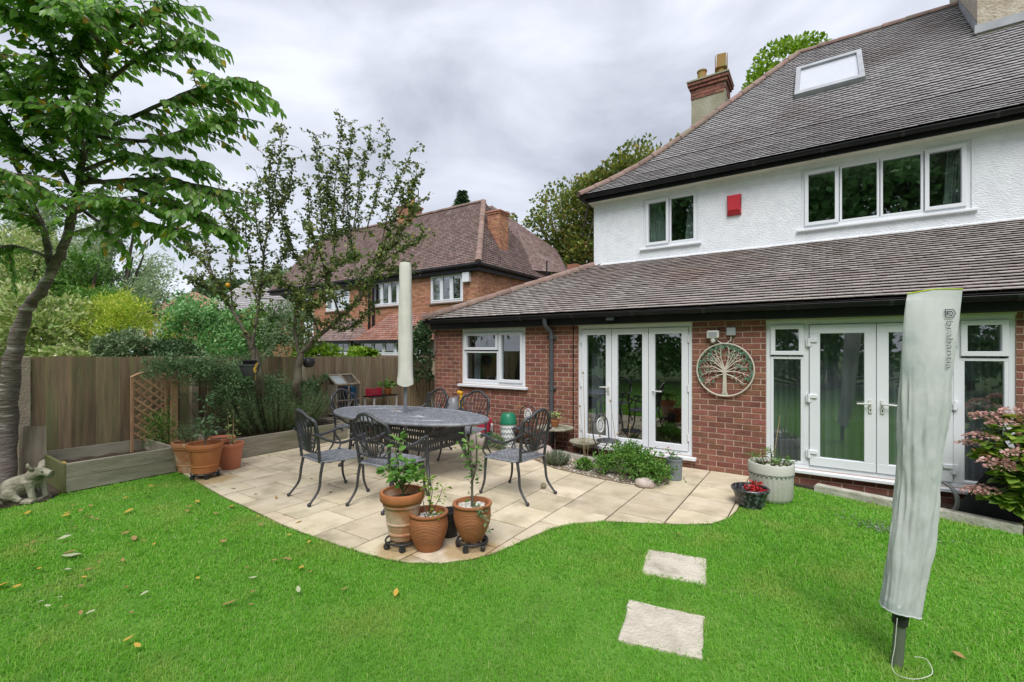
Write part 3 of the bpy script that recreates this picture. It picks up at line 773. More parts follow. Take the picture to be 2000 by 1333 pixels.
# french doors with side lights
x0, x1, z0, z1 = FRE
fw = .05
fr = window(FRE, YF, [(x0 + fw, x0 + .40, z1 - .42, z1 - fw, True), (x0 + fw, x0 + .40, z0 + fw, z1 - .44, False),
                      (x1 - .40, x1 - fw, z1 - .42, z1 - fw, True), (x1 - .40, x1 - fw, z0 + fw, z1 - .44, False)], name='french_door', fw=fw, sillz=.045)
for xq in (x0 + .395, x1 - .455): MB().bbox(xq, YF + .012, z0 + fw, xq + .06, YF + .084, z1 - fw, .004).build('mullion', M['upvc'], fr, world=True)
xm = (x0 + x1) / 2
for a, b, sd_ in ((x0 + .46, xm - .003, 1), (xm + .003, x1 - .46, -1)):
    s = MB(); frame_rect(s, a, b, z0 + fw + .006, z1 - fw - .006, .105, YF - .006, YF + .062)
    s.build('door_leaf', M['upvc'], fr, world=True)
    MB().box(a + .10, YF + .028, z0 + .155, b - .10, YF + .034, z1 - .155).build('pane', M['glass'], fr, world=True)
    hx = b - .05 if sd_ > 0 else a + .05
    handle(fr, hx, 1.02, YF - .006, sd_)
    for zz in (.38, 1.05, 1.72):
        xx = a - .008 if sd_ > 0 else b + .008
        h = MB(); h.tube([(xx, YF - .016, zz - .05), (xx, YF - .016, zz + .05)], .013, 8)
        h.bbox(min(xx, xx + sd_ * .085), YF - .022, zz + .0, max(xx, xx + sd_ * .085), YF - .004, zz + .045, .004); h.bbox(xx - .03, YF - .012, zz - .05, xx + .03, YF + .0, zz + .05, .004)
        h.build('hinge', M['upvc'], fr, 40, world=True)
# upper windows
x0, x1, z0, z1 = SMALLW
fw = .05
window(SMALLW, YW, [(x0 + fw, x0 + (x1 - x0) * .48, z0 + fw, z1 - fw, True), (x0 + (x1 - x0) * .49, x1 - fw, z0 + fw, z1 - fw, False)], sillz=.04, sd=.05, head=False)
x0, x1, z0, z1 = BIGW
q = [x0 + fw, x0 + .50, x0 + 1.0, x0 + 1.50, x1 - fw]
window(BIGW, YW, [(q[0], q[1], z0 + fw, z1 - fw, True), (q[1] + .01, q[2], z0 + fw, z1 - fw, False), (q[2] + .01, q[3], z0 + fw, z1 - fw, False), (q[3] + .01, q[4], z0 + fw, z1 - fw, True)], sillz=.04, sd=.05, head=False)
# curtains
def curtain(xa, xb, za, zb, Y, m, pinch=None, n=40):
    mb = MB(); rows = []
    for j in range(9):
        t = j / 8
        k = 1.0 if pinch is None else (1 - pinch * (t ** 1.5 if xb > xa else t ** 1.5))
        rows.append([(xa + (xb - xa) * k * i / n, Y + .025 * math.sin(i * .95 + j * .12), za + (zb - za) * t) for i in range(n + 1)])
    mb.loft(rows, close=False, cap0=False, cap1=False)
    return mb.build('curtain', m, house, 60, world=True)
curtain(-2.80, -2.42, 3.60, 4.5, YW + .22, M['curtain'], .45)
curtain(-1.85, -2.12, 3.60, 4.5, YW + .22, M['curtain'], .35)
curtain(1.72, 1.50, 3.60, 4.5, YW + .22, M['curtain'], .2)
curtain(-0.53, -.14, .2, 1.95, YF + .34, M['net'])
curtain(1.20, 1.6, .2, 1.95, YF + .34, M['net'])
curtain(-.10, .50, .2, 1.95, YF + .36, M['net'])
curtain(.56, 1.16, .2, 1.95, YF + .36, M['net'])
curtain(-3.08, -2.86, .2, 1.95, YF + .32, M['net'], .2)
curtain(-5.5, -5.36, 1.0, 1.95, YF + .3, M['net'])
tag(MB().lathe([(.04, 0), (.055, .02), (.06, .08), (.045, .13), (.03, .15), (.034, .17)], 20, (-4.86, YF + .2, 1.0)).build('jug', M['whiteware'], None, 40),
    'small white jug standing inside the kitchen window', 'jug')
tag(MB().box(-5.5, YF + .12, .95, -4.2, YF + .33, .998).build('window_shelf', M['upvc'], house, world=True))

# ---- fascia, soffit, gutter, downpipe of the lower roof
EY, EZ, LP = 6.36, 2.185, 0.473        # eave line, height, slope
EX = -6.285
fa = MB(); fa.box(EX + .05, 6.43, 2.012, HX1, 6.455, 2.19); fa.build('fascia', M['black'], house, world=True)
MB().box(EX + .05, 6.455, 2.016, HX1, YF - .002, 2.05).build('soffit', M['black'], house, world=True)
MB().box(EX + .05, 6.455, 2.012, EX + .075, 9.0, 2.19).build('barge_board', M['black'], house, world=True)
def gutter(name, a, b, r=.055):
    mb = MB(); n = 10
    a, b = Vector(a), Vector(b)
    d = (b - a).normalized(); side = Vector((-d.y, d.x, 0))
    def ring(p, rr, flip=False):
        return [p + side * math.cos(math.pi + math.pi * k / n) * rr + Vector((0, 0, math.sin(math.pi + math.pi * k / n) * rr)) for k in range(n + 1)]
    mb.loft([ring(a, r), ring(b, r)], close=False, cap0=False, cap1=False)
    mb.loft([ring(a, r - .004), ring(b, r - .004)], close=False, cap0=False, cap1=False)
    for s_ in (-1, 1): mb.tube([a + side * s_ * (r - .001), b + side * s_ * (r - .001)], .005, 6)
    for e in (a, b): mb.add(ring(e, r), [tuple(range(n + 1))])
    g = mb.build(name, M['black'], house, 40, world=True)
    L_ = (b - a).length
    for i in range(int(L_ / .95) + 1):
        p = a + d * (0.3 + i * .95)
        if (p - a).length < L_:
            c = MB(); c.loft([ring(p - d * .018, r + .006), ring(p + d * .018, r + .006)], close=False, cap0=False, cap1=False)
            c.build('gutter_bracket', M['blackplastic'], g, 40, world=True)
    return g
gutter('gutter', (EX - .02, 6.365, 2.175), (HX1, 6.365, 2.155))
gutter('gutter', (EX - .045, 9.2, 2.165), (EX - .045, 6.36, 2.165))
dp = MB(); dx = -3.66
dp.tube([(dx, 6.365, 2.165), (dx, 6.37, 2.05), (dx + .01, 6.40, 1.99), (dx + .045, 6.49, 1.93), (dx + .05, 6.50, 1.86), (dx + .05, 6.50, .10)], [.042, .036, .034, .034, .034, .034], 14)
dpo = dp.build('downpipe', M['pipe'], house, 40, world=True)
for zz in (1.82, 1.0, .25):
    c = MB(); c.tube([(dx + .05, 6.50, zz - .025), (dx + .05, 6.50, zz + .025)], .042, 14); c.bbox(dx - .02, 6.52, zz - .02, dx + .12, 6.557, zz + .02, .004)
    c.build('pipe_clip', M['pipe'], dpo, 40, world=True)
MB().tube([(-3.24, 6.548, 2.03), (-3.24, 6.548, .12)], .007, 6).build('cable', M['black'], house, 40, world=True)
MB().bbox(-2.62, 6.36, 2.06, -2.50, 6.43, 2.17, .01).build('eave_sensor', M['pipe'], house, world=True)
fs = MB()
fs.tube([(EX - .10, 6.40, 2.26), (EX + .02, 6.42, 2.14), (EX + .03, 6.48, 2.02), (EX + .05, 6.55, 1.96), (EX + .05, 6.57, 1.60)], .03, 10)
fs.build('corner_pipe', M['hip'], house, 40, world=True)

# ---- tiles
TW, TG, TT = 0.165, 0.100, 0.009
def tile_frame(p, dirx, up, tilt):
    """columns: across, up the slope (tilted), normal"""
    nrmv = dirx.cross(up).normalized()
    u2 = (up * math.cos(tilt) - nrmv * math.sin(tilt)).normalized()
    n2 = dirx.cross(u2).normalized()
    return np.array([dirx, u2, n2]).T
TILE_V = [(0, 0, 0), (1, 0, 0), (1, 1, 0), (0, 1, 0), (0, 0, 1), (1, 0, 1), (1, 1, 1), (0, 1, 1)]
TILE_F = [(4, 5, 6, 7), (0, 1, 5, 4), (1, 2, 6, 5), (3, 0, 4, 7)]
def tile_slope(eave, dirx, prof, xl, xr, tw=TW, tg=TG, tt=TT, seed=3):
    """list of (matrix 3x3 with scale, pos). prof(s)->(horizontal, height, slope); dirx along the eave; xl(h), xr(h) limits"""
    out = []
    rr = random.Random(seed)
    dirx = Vector(dirx); back = Vector((-dirx.y, dirx.x, 0))
    k, s = 0, 0.0
    while True:
        pr = prof(s)
        if pr is None: break
        h, z, sl = pr
        up = (back * math.cos(sl) + Vector((0, 0, math.sin(sl)))).normalized()
        a, b = xl(h), xr(h)
        if b - a < .05: break
        x = a - ((k % 2) * tw / 2 + (a % tw))
        while x < b:
            p, q = max(x + .0015, a), min(x + tw - .0015, b)
            if q - p > .03:
                tl = 0.235 + rr.uniform(-.012, .012)
                Rm = tile_frame(None, dirx, up, tl)
                nrmv = Vector(Rm[:, 2])
                pos = Vector(eave) + dirx * p + back * h + Vector((0, 0, z)) + nrmv * (.0375 + rr.uniform(-.001, .002)) + up * rr.uniform(-.0025, .0025)
                out.append((Rm * np.array([q - p, tg + .03, tt])[None], np.array(pos)))
            x += tw
        k += 1; s += tg
    return out
def tiles_to_mesh(name, tl, m, parent):
    A = np.stack([t[0] for t in tl]); P = np.stack([t[1] for t in tl])
    V, F = instances(TILE_V, TILE_F, A, P)
    return put(name, np_mesh(name, V, F), m, parent, world=True)

# lower roof deck + tiles
LA = math.atan(LP)
top_h = YW - EY
dk = MB()
z_ = lambda h: EZ + h * LP
dk.add([(EX, EY, z_(0)), (HX1, EY, z_(0)), (HX1, YW, z_(top_h)), (EX + top_h, YW, z_(top_h)), (EX, 13, z_(0)), (EX + top_h, 13, z_(top_h))],
       [(0, 1, 2, 3), (0, 3, 5, 4)])
lroof = dk.build('lean_to_roof', M['tile_dark'], house, world=True)
tl = tile_slope((0, EY, EZ), (1, 0, 0), lambda s: None if s * math.cos(LA) > top_h - .02 else (s * math.cos(LA), s * math.sin(LA), LA), lambda h: EX + h + .04, lambda h: HX1 - .01)
tl.sort(key=lambda t: (t[1][0] > 2.2, np.linalg.norm(t[1] - np.array([0.2, 0, 1.6]))))
tmesh = MB().add(TILE_V, TILE_F).mesh('roof_tile'); tmesh.materials.append(M['tile'])
for (A3, P3) in tl[:300]:
    o = put('roof_tile', tmesh, None, lroof, world=True)
    mm = Matrix.Identity(4)
    for i in range(3):
        for j in range(3): mm[i][j] = A3[i][j]
        mm[i][3] = P3[i]
    o.matrix_basis = mm
tag(tiles_to_mesh('roof_tiling', tl[300:], M['tile'], lroof), kind='stuff')
# left slope of the lower roof
tl = tile_slope((EX, 13.0, EZ), (0, -1, 0), lambda s: None if s * math.cos(LA) > top_h - .02 else (s * math.cos(LA), s * math.sin(LA), LA), lambda h: 0.01, lambda h: 13.0 - EY - h - .04, tw=.33, tg=.2)
tag(tiles_to_mesh('side_tiling', tl, M['tile'], lroof), kind='stuff')

def hip_tiles(a, b, parent, name='hip_tile', r=.085, step=.30, m='hip', lift=.035):
    a, b = Vector(a), Vector(b)
    d = (b - a); L_ = d.length; d.normalize()
    side = d.cross(Vector((0, 0, 1))).normalized(); upv = side.cross(d).normalized()
    n_ = max(1, int(L_ / step))
    for i in range(n_):
        p, q = a + d * (L_ * i / n_ - .02), a + d * (L_ * (i + 1) / n_ + .012)
        def ring(c, rr): return [c + side * math.cos(t) * rr + upv * (math.sin(t) * rr * .8 + lift) for t in np.linspace(-.35, math.pi + .35, 10)]
        mb = MB()
        j = random.uniform(-.004, .006)
        mb.loft([ring(p, r + .012 + j), ring(p + d * .03, r + .012 + j), ring(q, r + j)], close=False, cap0=True, cap1=True)
        mb.build(name, M[m], parent, 50, world=True)
hip_tiles((EX - .02, EY - .02, EZ + .01), (EX + top_h - .03, YW - .03, z_(top_h) - .01), lroof)

# main roof: bell-cast hip roof
UX, UY, UZ = -4.035, 8.545, 4.765
PF = [(0, 0), (.45, .33), (.9, .69), (1.35, 1.12), (1.8, 1.585), (3.65, 3.53)]     # bell-cast profile: run, rise
P2 = PF[-1]
_seg = [math.hypot(b[0] - a[0], b[1] - a[1]) for a, b in zip(PF, PF[1:])]
_cum = [0.0]
for q_ in _seg: _cum.append(_cum[-1] + q_)
A2 = math.atan2(PF[-1][1] - PF[-2][1], PF[-1][0] - PF[-2][0])
def mprof(s):
    if s > _cum[-1] - .04: return None
    for i in range(len(_seg)):
        if s <= _cum[i + 1]:
            t = (s - _cum[i]) / _seg[i]
            a, b = PF[i], PF[i + 1]
            return (a[0] + (b[0] - a[0]) * t, a[1] + (b[1] - a[1]) * t, math.atan2(b[1] - a[1], b[0] - a[0]))
def mh(h):
    for a, b in zip(PF, PF[1:]):
        if h <= b[0] + 1e-6: return UZ + a[1] + (b[1] - a[1]) * (h - a[0]) / (b[0] - a[0])
    return UZ + PF[-1][1]
RX = HX1 + 3
dk = MB()
hs = [p_[0] for p_ in PF]
for i in range(len(hs) - 1):
    a, b = hs[i], hs[i + 1]
    dk.add([(UX + a, UY + a, mh(a)), (RX, UY + a, mh(a)), (RX, UY + b, mh(b)), (UX + b, UY + b, mh(b))], [(0, 1, 2, 3)])
    dk.add([(UX + a, UY + a, mh(a)), (UX + b, UY + b, mh(b)), (UX + b, UY + 2 * P2[0] - b, mh(b)), (UX + a, UY + 2 * P2[0] - a, mh(a))], [(0, 1, 2, 3)])
    dk.add([(UX + a, UY + 2 * P2[0] - a, mh(a)), (UX + b, UY + 2 * P2[0] - b, mh(b)), (RX, UY + 2 * P2[0] - b, mh(b)), (RX, UY + 2 * P2[0] - a, mh(a))], [(0, 1, 2, 3)])
mroof = dk.build('main_roof', M['tile_dark'], house, world=True)
SKYL = (-0.40, 0.69, 1.92, 2.90)        # skylight: x range, horizontal distance range up the slope
tl = tile_slope((0, UY, UZ), (1, 0, 0), mprof, lambda h: UX + h + .03, lambda h: RX - .01, seed=5)
cut = []
for (A3, P3) in tl:                      # trim the tiles round the skylight
    w_ = A3[0][0]
    if UY + SKYL[2] - .05 < P3[1] < UY + SKYL[3] and P3[0] + w_ > SKYL[0] and P3[0] < SKYL[1]:
        for (l_, r_) in ((P3[0], min(P3[0] + w_, SKYL[0] - .008)), (max(P3[0], SKYL[1] + .008), P3[0] + w_)):
            if r_ - l_ > .02:
                A4 = A3.copy(); A4[:, 0] *= (r_ - l_) / w_; P4 = P3.copy(); P4[0] = l_; cut.append((A4, P4))
    else: cut.append((A3, P3))
tl = cut
tag(tiles_to_mesh('roof_tiling', tl, M['tile2'], mroof), kind='stuff')
tl = tile_slope((UX, UY + 2 * P2[0], UZ), (0, -1, 0), mprof, lambda h: h + .03, lambda h: 2 * P2[0] - h - .03, tw=.33, tg=.2, seed=6)
tag(tiles_to_mesh('side_tiling', tl, M['tile2'], mroof), kind='stuff')
for (ha, hb) in zip(hs, hs[1:]):
    e_ = -.02 if ha == 0 else 0
    hip_tiles((UX + ha + e_, UY + ha + e_, mh(ha)), (UX + hb, UY + hb, mh(hb)), mroof, step=.36)
hip_tiles((UX + P2[0], UY + P2[0], mh(P2[0]) - .01), (RX, UY + P2[0], mh(P2[0]) - .01), mroof, name='ridge_tile', step=.36)
# eaves of the main roof
MB().box(UX + .06, UY + .06, 4.63, RX, UY + .085, 4.765).build('fascia', M['black'], house, world=True)
MB().box(UX + .06, UY + .085, 4.63, UX + .085, 15.6, 4.765).build('fascia', M['black'], house, world=True)
MB().box(UX + .06, UY + .085, 4.635, RX, YW + .02, 4.65).build('soffit', M['upvc_dirty'], house, world=True)
cv = MB(); cv.add([(WX0 - .12, YW - .13, 4.615), (RX, YW - .13, 4.615), (RX, YW - .004, 4.50), (WX0 - .01, YW - .004, 4.50)], [(0, 1, 2, 3)])
MB().box(UX + .085, YW, 4.62, WX0, 15.5, 4.64).build('soffit', M['upvc_dirty'], house, world=True)
gutter('gutter', (UX - .02, UY - .0, 4.750), (RX, UY - .0, 4.732), r=.052)
gutter('gutter', (UX - .02, 15.6, 4.745), (UX - .02, UY, 4.745), r=.052)
# skylight
sk = MB()
def sp(x, h, off=0):
    n = Vector((0, -math.sin(A2), math.cos(A2)))
    return Vector((x, UY + h, mh(h))) + n * off
def skbar(mb, xa, xb, ha, hb, o0, o1):
    c0 = [sp(xa, ha, o0), sp(xb, ha, o0), sp(xb, hb, o0), sp(xa, hb, o0)]
    c1 = [sp(xa, ha, o1), sp(xb, ha, o1), sp(xb, hb, o1), sp(xa, hb, o1)]
    mb.loft([c0, c1])
a, b, c_, d_ = SKYL
for (p, q, r_, t_) in ((a, b, c_, c_ + .09), (a, b, d_ - .09, d_), (a, a + .08, c_ + .09, d_ - .09), (b - .08, b, c_ + .09, d_ - .09)): skbar(sk, p, q, r_, t_, -.02, .13)
sko = sk.build('skylight', M['lead'], mroof, world=True)
g = MB(); skbar(g, a + .075, b - .075, c_ + .085, d_ - .085, .085, .10)
g.build('skylight_pane', M['glass_sky'], mroof, world=True)
w_ = MB(); skbar(w_, a + .075, b - .075, c_ + .085, d_ - .085, .070, .083); w_.build('sky_reflection_sheet', M['upvc'], mroof, world=True)  # white sheet added under the glass to imitate the reflected sky

# chimneys of the house
ch = MB(); ch.box(-2.55, 11.5, 5.6, -1.80, 12.1, 7.86)
cho = ch.build('chimney', M['cement'], house, world=True)
zc = 7.62
for k in range(5):
    zz = zc + k * .078
    e = 0.0 if k < 3 else (.035 if k == 3 else .065)
    for face in range(2):
        if face == 0:
            x = -2.56 - e + (.11 if k % 2 else 0) - .11
            while x < -1.79 + e:
                p, q = max(x, -2.56 - e), min(x + .205, -1.79 + e)
                if q - p > .04: MB().box(p, 11.485 - e, zz, q, 11.7, zz + .068).build('chimney_brick', M['brick'], cho, world=True)
                x += .215
        else:
            y = 11.702
            while y < 12.12 + e:
                q = min(y + .205, 12.12 + e)
                if q - y > .03: MB().box(-1.95, y, zz, -1.787 + e, q, zz + .068).build('chimney_brick', M['brick'], cho, world=True)
                y += .215
MB().box(-2.64, 11.40, zc + 5 * .078, -1.71, 12.2, zc + 5 * .078 + .035).build('chimney_cap', M['cement'], cho, world=True)
zt = zc + 5 * .078 + .03
MB().lathe([(.10, 0), (.115, .04), (.105, .06), (.10, .30), (.115, .31), (.115, .34), (.085, .34), (.08, .1)], 20, (-2.36, 11.75, zt), True, False).build('chimney_pot', M['chimpot'], cho, 40, world=True)
cp = MB(); cp.lathe([(.13, 0), (.125, .05), (.10, .22), (.105, .24)], 20, (-1.93, 11.75, zt)); 
cp.build('chimney_pot', M['chimpot'], cho, 40, world=True)
cc = MB()
for s_, ang in ((0, .2), (1, .2 + math.pi / 2), (2, .2 + math.pi), (3, .2 + 1.5 * math.pi)):
    Mx = Matrix.Translation((-1.93, 11.75, zt + .24)) @ Matrix.Rotation(ang, 4, 'Z')
    cc.box(-.10, -.135, 0, .10, -.12, .30, Mx)
cc.box(-.12, -.12, -.01, .12, .12, .012, Matrix.Translation((-1.93, 11.75, zt + .24)) @ Matrix.Rotation(.2, 4, 'Z'))
cc.build('chimney_cowl', M['chimpot'], cho, world=True)
MB().box(2.24, 10.9, 6.4, 4.3, 12.9, 10.2).build('chimney', M['harl'], house, world=True)
fl = MB(); fl.box(2.20, 10.86, 7.02, 4.34, 10.899, 7.16)
fl.add([(2.232, 10.86, 7.0), (2.232, 12.2, mh(P2[0]) - .02), (2.232, 12.2, mh(P2[0]) + .16), (2.232, 10.86, 7.19)], [(0, 1, 2, 3)])
fl.build('flashing', M['lead'], house, world=True)

# ---- fittings on the house
al = empty('alarm_box', (-1.235, YW - .002, 3.975), 0, 'red burglar alarm box on the white upper wall', 'alarm')
b_ = MB(); b_.loft([[(-.115, 0, 0), (.115, 0, 0), (.115, 0, .36), (-.115, 0, .36)], [(-.105, -.055, .03), (.105, -.055, .03), (.105, -.055, .35), (-.105, -.055, .35)], [(-.085, -.085, .085), (.085, -.085, .085), (.085, -.075, .33), (-.085, -.075, .33)]])
b_.build('alarm_cover', M['red'], al)
s_ = MB()
for k in range(7): s_.box(.106, -.05, .14 + k * .025, .1135, -.012, .15 + k * .025)
s_.build('grille', M['black'], al)

lt = empty('security_light', (-1.17, YF - .004, 1.76), 0, 'white floodlight with motion sensor beside the round wall ornament', 'light')
l_ = MB(); l_.bbox(-.075, -.075, .02, .075, -.02, .125, .012); l_.box(-.02, -.02, .05, .02, 0, .09); l_.build('lamp_housing', M['lamp'], lt)
MB().box(-.052, -.078, .042, .052, -.0752, .102).build('lamp_lens', M['lead'], lt)
MB().lathe([(.012, 0), (.03, -.01), (.032, -.035), (.022, -.055), (.005, -.06)], 16, (0, -.045, .02)).build('sensor', M['lamp'], lt, 40)
MB().tube([(.03, -.02, .02), (.06, -.012, -.02), (.10, -.010, -.045), (.16, -.010, -.045), (.21, -.012, -.01), (.215, -.012, .06)], .007, 8).build('cable', M['lamp'], lt, 40)
jb = empty('junction_box', (-0.955, YF - .004, 1.815), 0, 'small pale grey junction box on the brick wall', 'box')
MB().bbox(-.055, -.045, 0, .055, 0, .105, .008).build('box_cover', M['lead'], jb)

# round tree ornament
orn = empty('wall_ornament', (-1.03, YF - .03, 1.02), 0, 'round metal wall ornament of a cream tree with green leaves', 'ornament')
OR = .345
cz = .345
MB().tube([(OR * math.cos(t), 0, cz + OR * math.sin(t)) for t in np.linspace(0, 2 * math.pi, 65)], .011, 8, cap=False).build('ring', M['twbranch'], orn, 60)
tr_ = MB(); tr_.loft([[(-.045, -.006, .005), (.045, -.006, .005), (.045, .006, .005), (-.045, .006, .005)], [(-.026, -.008, .06), (.026, -.008, .06), (.026, .008, .06), (-.026, .008, .06)], [(-.019, -.008, .30), (.019, -.008, .30), (.019, .008, .30), (-.019, .008, .30)], [(-.03, -.006, .36), (.03, -.006, .36), (.03, .006, .36), (-.03, .006, .36)]])
tr_.box(-.014, -.012, .035, .014, -.008, .055)
tr_.build('trunk', M['twbranch'], orn)
rr = random.Random(4)
tips = []
br = MB()
for ang, ln, z0 in ((18, .25, .31), (38, .26, .33), (52, .27, .34), (66, .29, .35), (82, .30, .35), (98, .30, .35), (114, .29, .35), (128, .27, .34), (142, .26, .33), (162, .25, .31), (-6, .27, .31), (186, .27, .31), (-28, .26, .29), (208, .26, .29)):
    a = R(ang); ex, ez = math.cos(a) * ln, math.sin(a) * ln
    bend = (1 if ang < 90 else -1) * -.03
    pts = []
    for t in np.linspace(0, 1, 6):
        pts.append((ex * t + bend * math.sin(t * math.pi) * -math.sin(a), -.006 * math.sin(t * 3), z0 + ez * t + .03 * math.sin(t * math.pi)))
    br.tube(pts, [.009, .008, .007, .006, .005, .004], 6)
    for t in (.5, .68, .85, 1.0):
        for sgn in (-1, 1):
            i = min(5, int(t * 5)); p = Vector(pts[i])
            da = a + sgn * R(rr.uniform(25, 50)); l2 = rr.uniform(.03, .07)
            q = p + Vector((math.cos(da) * l2, -.004, math.sin(da) * l2))
            if math.hypot(q.x, q.z - cz) < OR - .012:
                br.tube([p, q], [.004, .0025], 5); tips.append((q, da))
br.build('branch', M['twbranch'], orn, 60)
LP_, LD_ = [], []
for q, da in tips:
    for k_ in range(1 if rr.random() < .62 else 0):
        LP_.append((q.x, q.y - .003 * k_, q.z)); LD_.append((math.cos(da + rr.uniform(-.7, .7)), 0, math.sin(da + rr.uniform(-.7, .7))))
for t in np.linspace(-.5, math.pi + .5, 74):
    rad = OR - rr.uniform(.012, .055)
    LP_.append((math.cos(t) * rad, rr.uniform(-.008, .0), cz + math.sin(t) * rad)); LD_.append((-math.sin(t) + rr.uniform(-.5, .5), 0, math.cos(t) + rr.uniform(-.5, .5)))
lm = leaf_mesh('ornament_leaves', LP_, LD_, RNG.uniform(.03, .05, len(LP_)), LEAF6_V, LEAF6_F, roll=.15, seed=8, upref=(0, -1, 0), wid=1.2)
tag(put('leaf', lm, M['twleaf'], orn), kind='stuff')
# ================================================================ NEIGHBOURING HOUSES
NY = 14.0
NXR, NXL = -11.05, -22.0
nh = empty('neighbour_house', (-15, 14.2, 0), 0, 'orange brick house with steep tiled roof and two chimneys beyond the fence', 'house')
NW1 = (-13.56, -11.80, 3.56, 4.72)
NW2 = (-17.25, -14.95, 3.60, 4.76)
NW3 = (-20.9, -19.0, 3.55, 4.6)
nops = [NW1, NW2, NW3]
wallgrid(MB(), NXL, NXR, 0, 4.9, NY, NY + .3, nops).build('wall', M['nmortar'], nh, world=True)
MB().box(NXR - .3, NY + .3, 0, NXR, 21.2, 4.9).build('side_wall', M['nmortar'], nh, world=True)
nb_ = MB()
NC, NL = .078, .235
def lay(mb, axis, a0, a1, z0, z1, ops, off):
    c = 0
    z = z0
    while z < z1:
        cuts = [(a0, a1)]
        for o in ops:
            if z + .068 > o[2] and z < o[3]:
                cuts = [s for a, b in cuts for s in ((a, min(b, o[0])), (max(a, o[1]), b)) if s[1] - s[0] > .05]
        for a, b in cuts:
            x = a0 - (NL / 2 if c % 2 else 0)
            while x < b:
                p, q = max(x, a), min(x + NL - .012, b)
                if q - p > .05:
                    if axis == 'x': mb.box(p, off - .008, z, q, off + .03, z + NC - .012)
                    else: mb.box(off - .03, p, z, off + .008, q, z + NC - .012)
                x += NL
        z += NC; c += 1
lay(nb_, 'x', NXL, NXR, 1.2, 4.88, nops, NY)
lay(nb_, 'y', NY + .01, 19.0, 3.0, 4.88, [], NXR)
tag(nb_.build('brickwork', M['nbrick'], nh, world=True), kind='stuff')
def nwin(op, n, Y=NY, parent=None, bars=False):
    x0, x1, z0, z1 = op
    mb = MB(); frame_rect(mb, x0, x1, z0, z1, .07, Y - .01, Y + .07)
    w = (x1 - x0 - .14) / n
    for i in range(1, n): mb.bbox(x0 + .07 + i * w - .035, Y - .008, z0 + .06, x0 + .07 + i * w + .035, Y + .068, z1 - .06, .004)
    fr = mb.build('window', M['upvc'], parent or nh, world=True)
    for i in range(n):
        a = x0 + .07 + i * w + (.03 if i else 0); b = x0 + .07 + (i + 1) * w - (.03 if i < n - 1 else 0)
        s = MB(); frame_rect(s, a, b, z0 + .068, z1 - .068, .05, Y - .025, Y + .05); s.build('sash', M['upvc'], fr, world=True)
        MB().box(a + .04, Y + .02, z0 + .10, b - .04, Y + .026, z1 - .10).build('pane', M['glass'], fr, world=True)
        if bars:
            g = MB(); c_ = (a + b) / 2; g.box(c_ - .012, Y + .0, z0 + .1, c_ + .012, Y + .018, z1 - .1)
            for zz in np.linspace(z0 + .1, z1 - .1, 4)[1:-1]: g.box(a + .04, Y + .002, zz - .012, b - .04, Y + .016, zz + .012)
            g.build('glazing_bar', M['upvc'], fr, world=True)
    MB().bbox(x0 - .08, Y - .09, z0 - .07, x1 + .08, Y + .02, z0 - .005, .01).build('sill', M['hip'], fr, world=True)
    return fr
nwin(NW1, 3); nwin(NW2, 4); nwin(NW3, 3)
MB().box(NXL + .2, 16.5, 0.3, NXR - .4, 16.6, 4.7).build('inner_wall', M['room'], nh, world=True)
MB().box(NXL + .2, NY + .31, 4.72, NXR - .4, 16.5, 4.75).build('inner_ceiling', M['room'], nh, world=True)
for xa, xb in ((-17.1, -16.75), (-13.5, -13.25)):
    r_ = [[(xa + (xb - xa) * i / 14, NY + .25 + .03 * math.sin(i * 1.3), z) for i in range(15)] for z in (3.6, 4.7)]
    MB().loft(r_, close=False, cap0=False, cap1=False).build('curtain', M['net'], nh, 60, world=True)
# main hipped roof of the neighbour
NE = Vector((-10.85, 13.78, 4.96))
NS, NSX = 3.2, 2.2                          # run of the front slope and of the steeper hip end
_p = at(945, 395, 1.0); NZ = CAM_H + (_p.z - CAM_H) * (NE.y + NS) / _p.y
NA = math.atan2(NZ - NE.z, NS); NAX = math.atan2(NZ - NE.z, NSX)
NSL, NSLX = NS / math.cos(NA), NSX / math.cos(NAX)
LX = -26.0
dk = MB()
dk.add([(LX, NE.y, NE.z), (NE.x, NE.y, NE.z), (NE.x - NSX, NE.y + NS, NZ), (LX, NE.y + NS, NZ)], [(0, 1, 2, 3)])
dk.add([(NE.x, NE.y, NE.z), (NE.x, NE.y + 2 * NS, NE.z), (NE.x - NSX, NE.y + NS, NZ)], [(0, 1, 2)])
dk.add([(NE.x, NE.y + 2 * NS, NE.z), (LX, NE.y + 2 * NS, NE.z), (LX, NE.y + NS, NZ), (NE.x - NSX, NE.y + NS, NZ)], [(0, 1, 2, 3)])
nroof = dk.build('roof', M['tile_dark'], nh, world=True)
tl = tile_slope((0, NE.y, NE.z), (1, 0, 0), lambda s: None if s > NSL - .05 else (s * math.cos(NA), s * math.sin(NA), NA), lambda h: LX, lambda h: NE.x - h * NSX / NS - .03, tw=.17, tg=.115, tt=.016, seed=9)
tl += tile_slope((NE.x, 0, NE.z), (0, 1, 0), lambda s: None if s > NSLX - .05 else (s * math.cos(NAX), s * math.sin(NAX), NAX), lambda h: NE.y + h * NS / NSX + .03, lambda h: NE.y + 2 * NS - h * NS / NSX - .03, tw=.17, tg=.115, tt=.016, seed=10)
tag(tiles_to_mesh('roof_tiling', tl, M['ntile'], nroof), kind='stuff')
hip_tiles(NE + Vector((.02, -.02, .02)), (NE.x - NSX, NE.y + NS, NZ), nroof, step=.4, r=.12)
hip_tiles((NE.x - NSX, NE.y + NS, NZ), (LX, NE.y + NS, NZ), nroof, name='ridge_tile', step=.4, r=.11)
MB().box(LX, NE.y + .03, 4.68, NE.x - .03, NE.y + .06, 4.97).build('fascia', M['black'], nh, world=True)
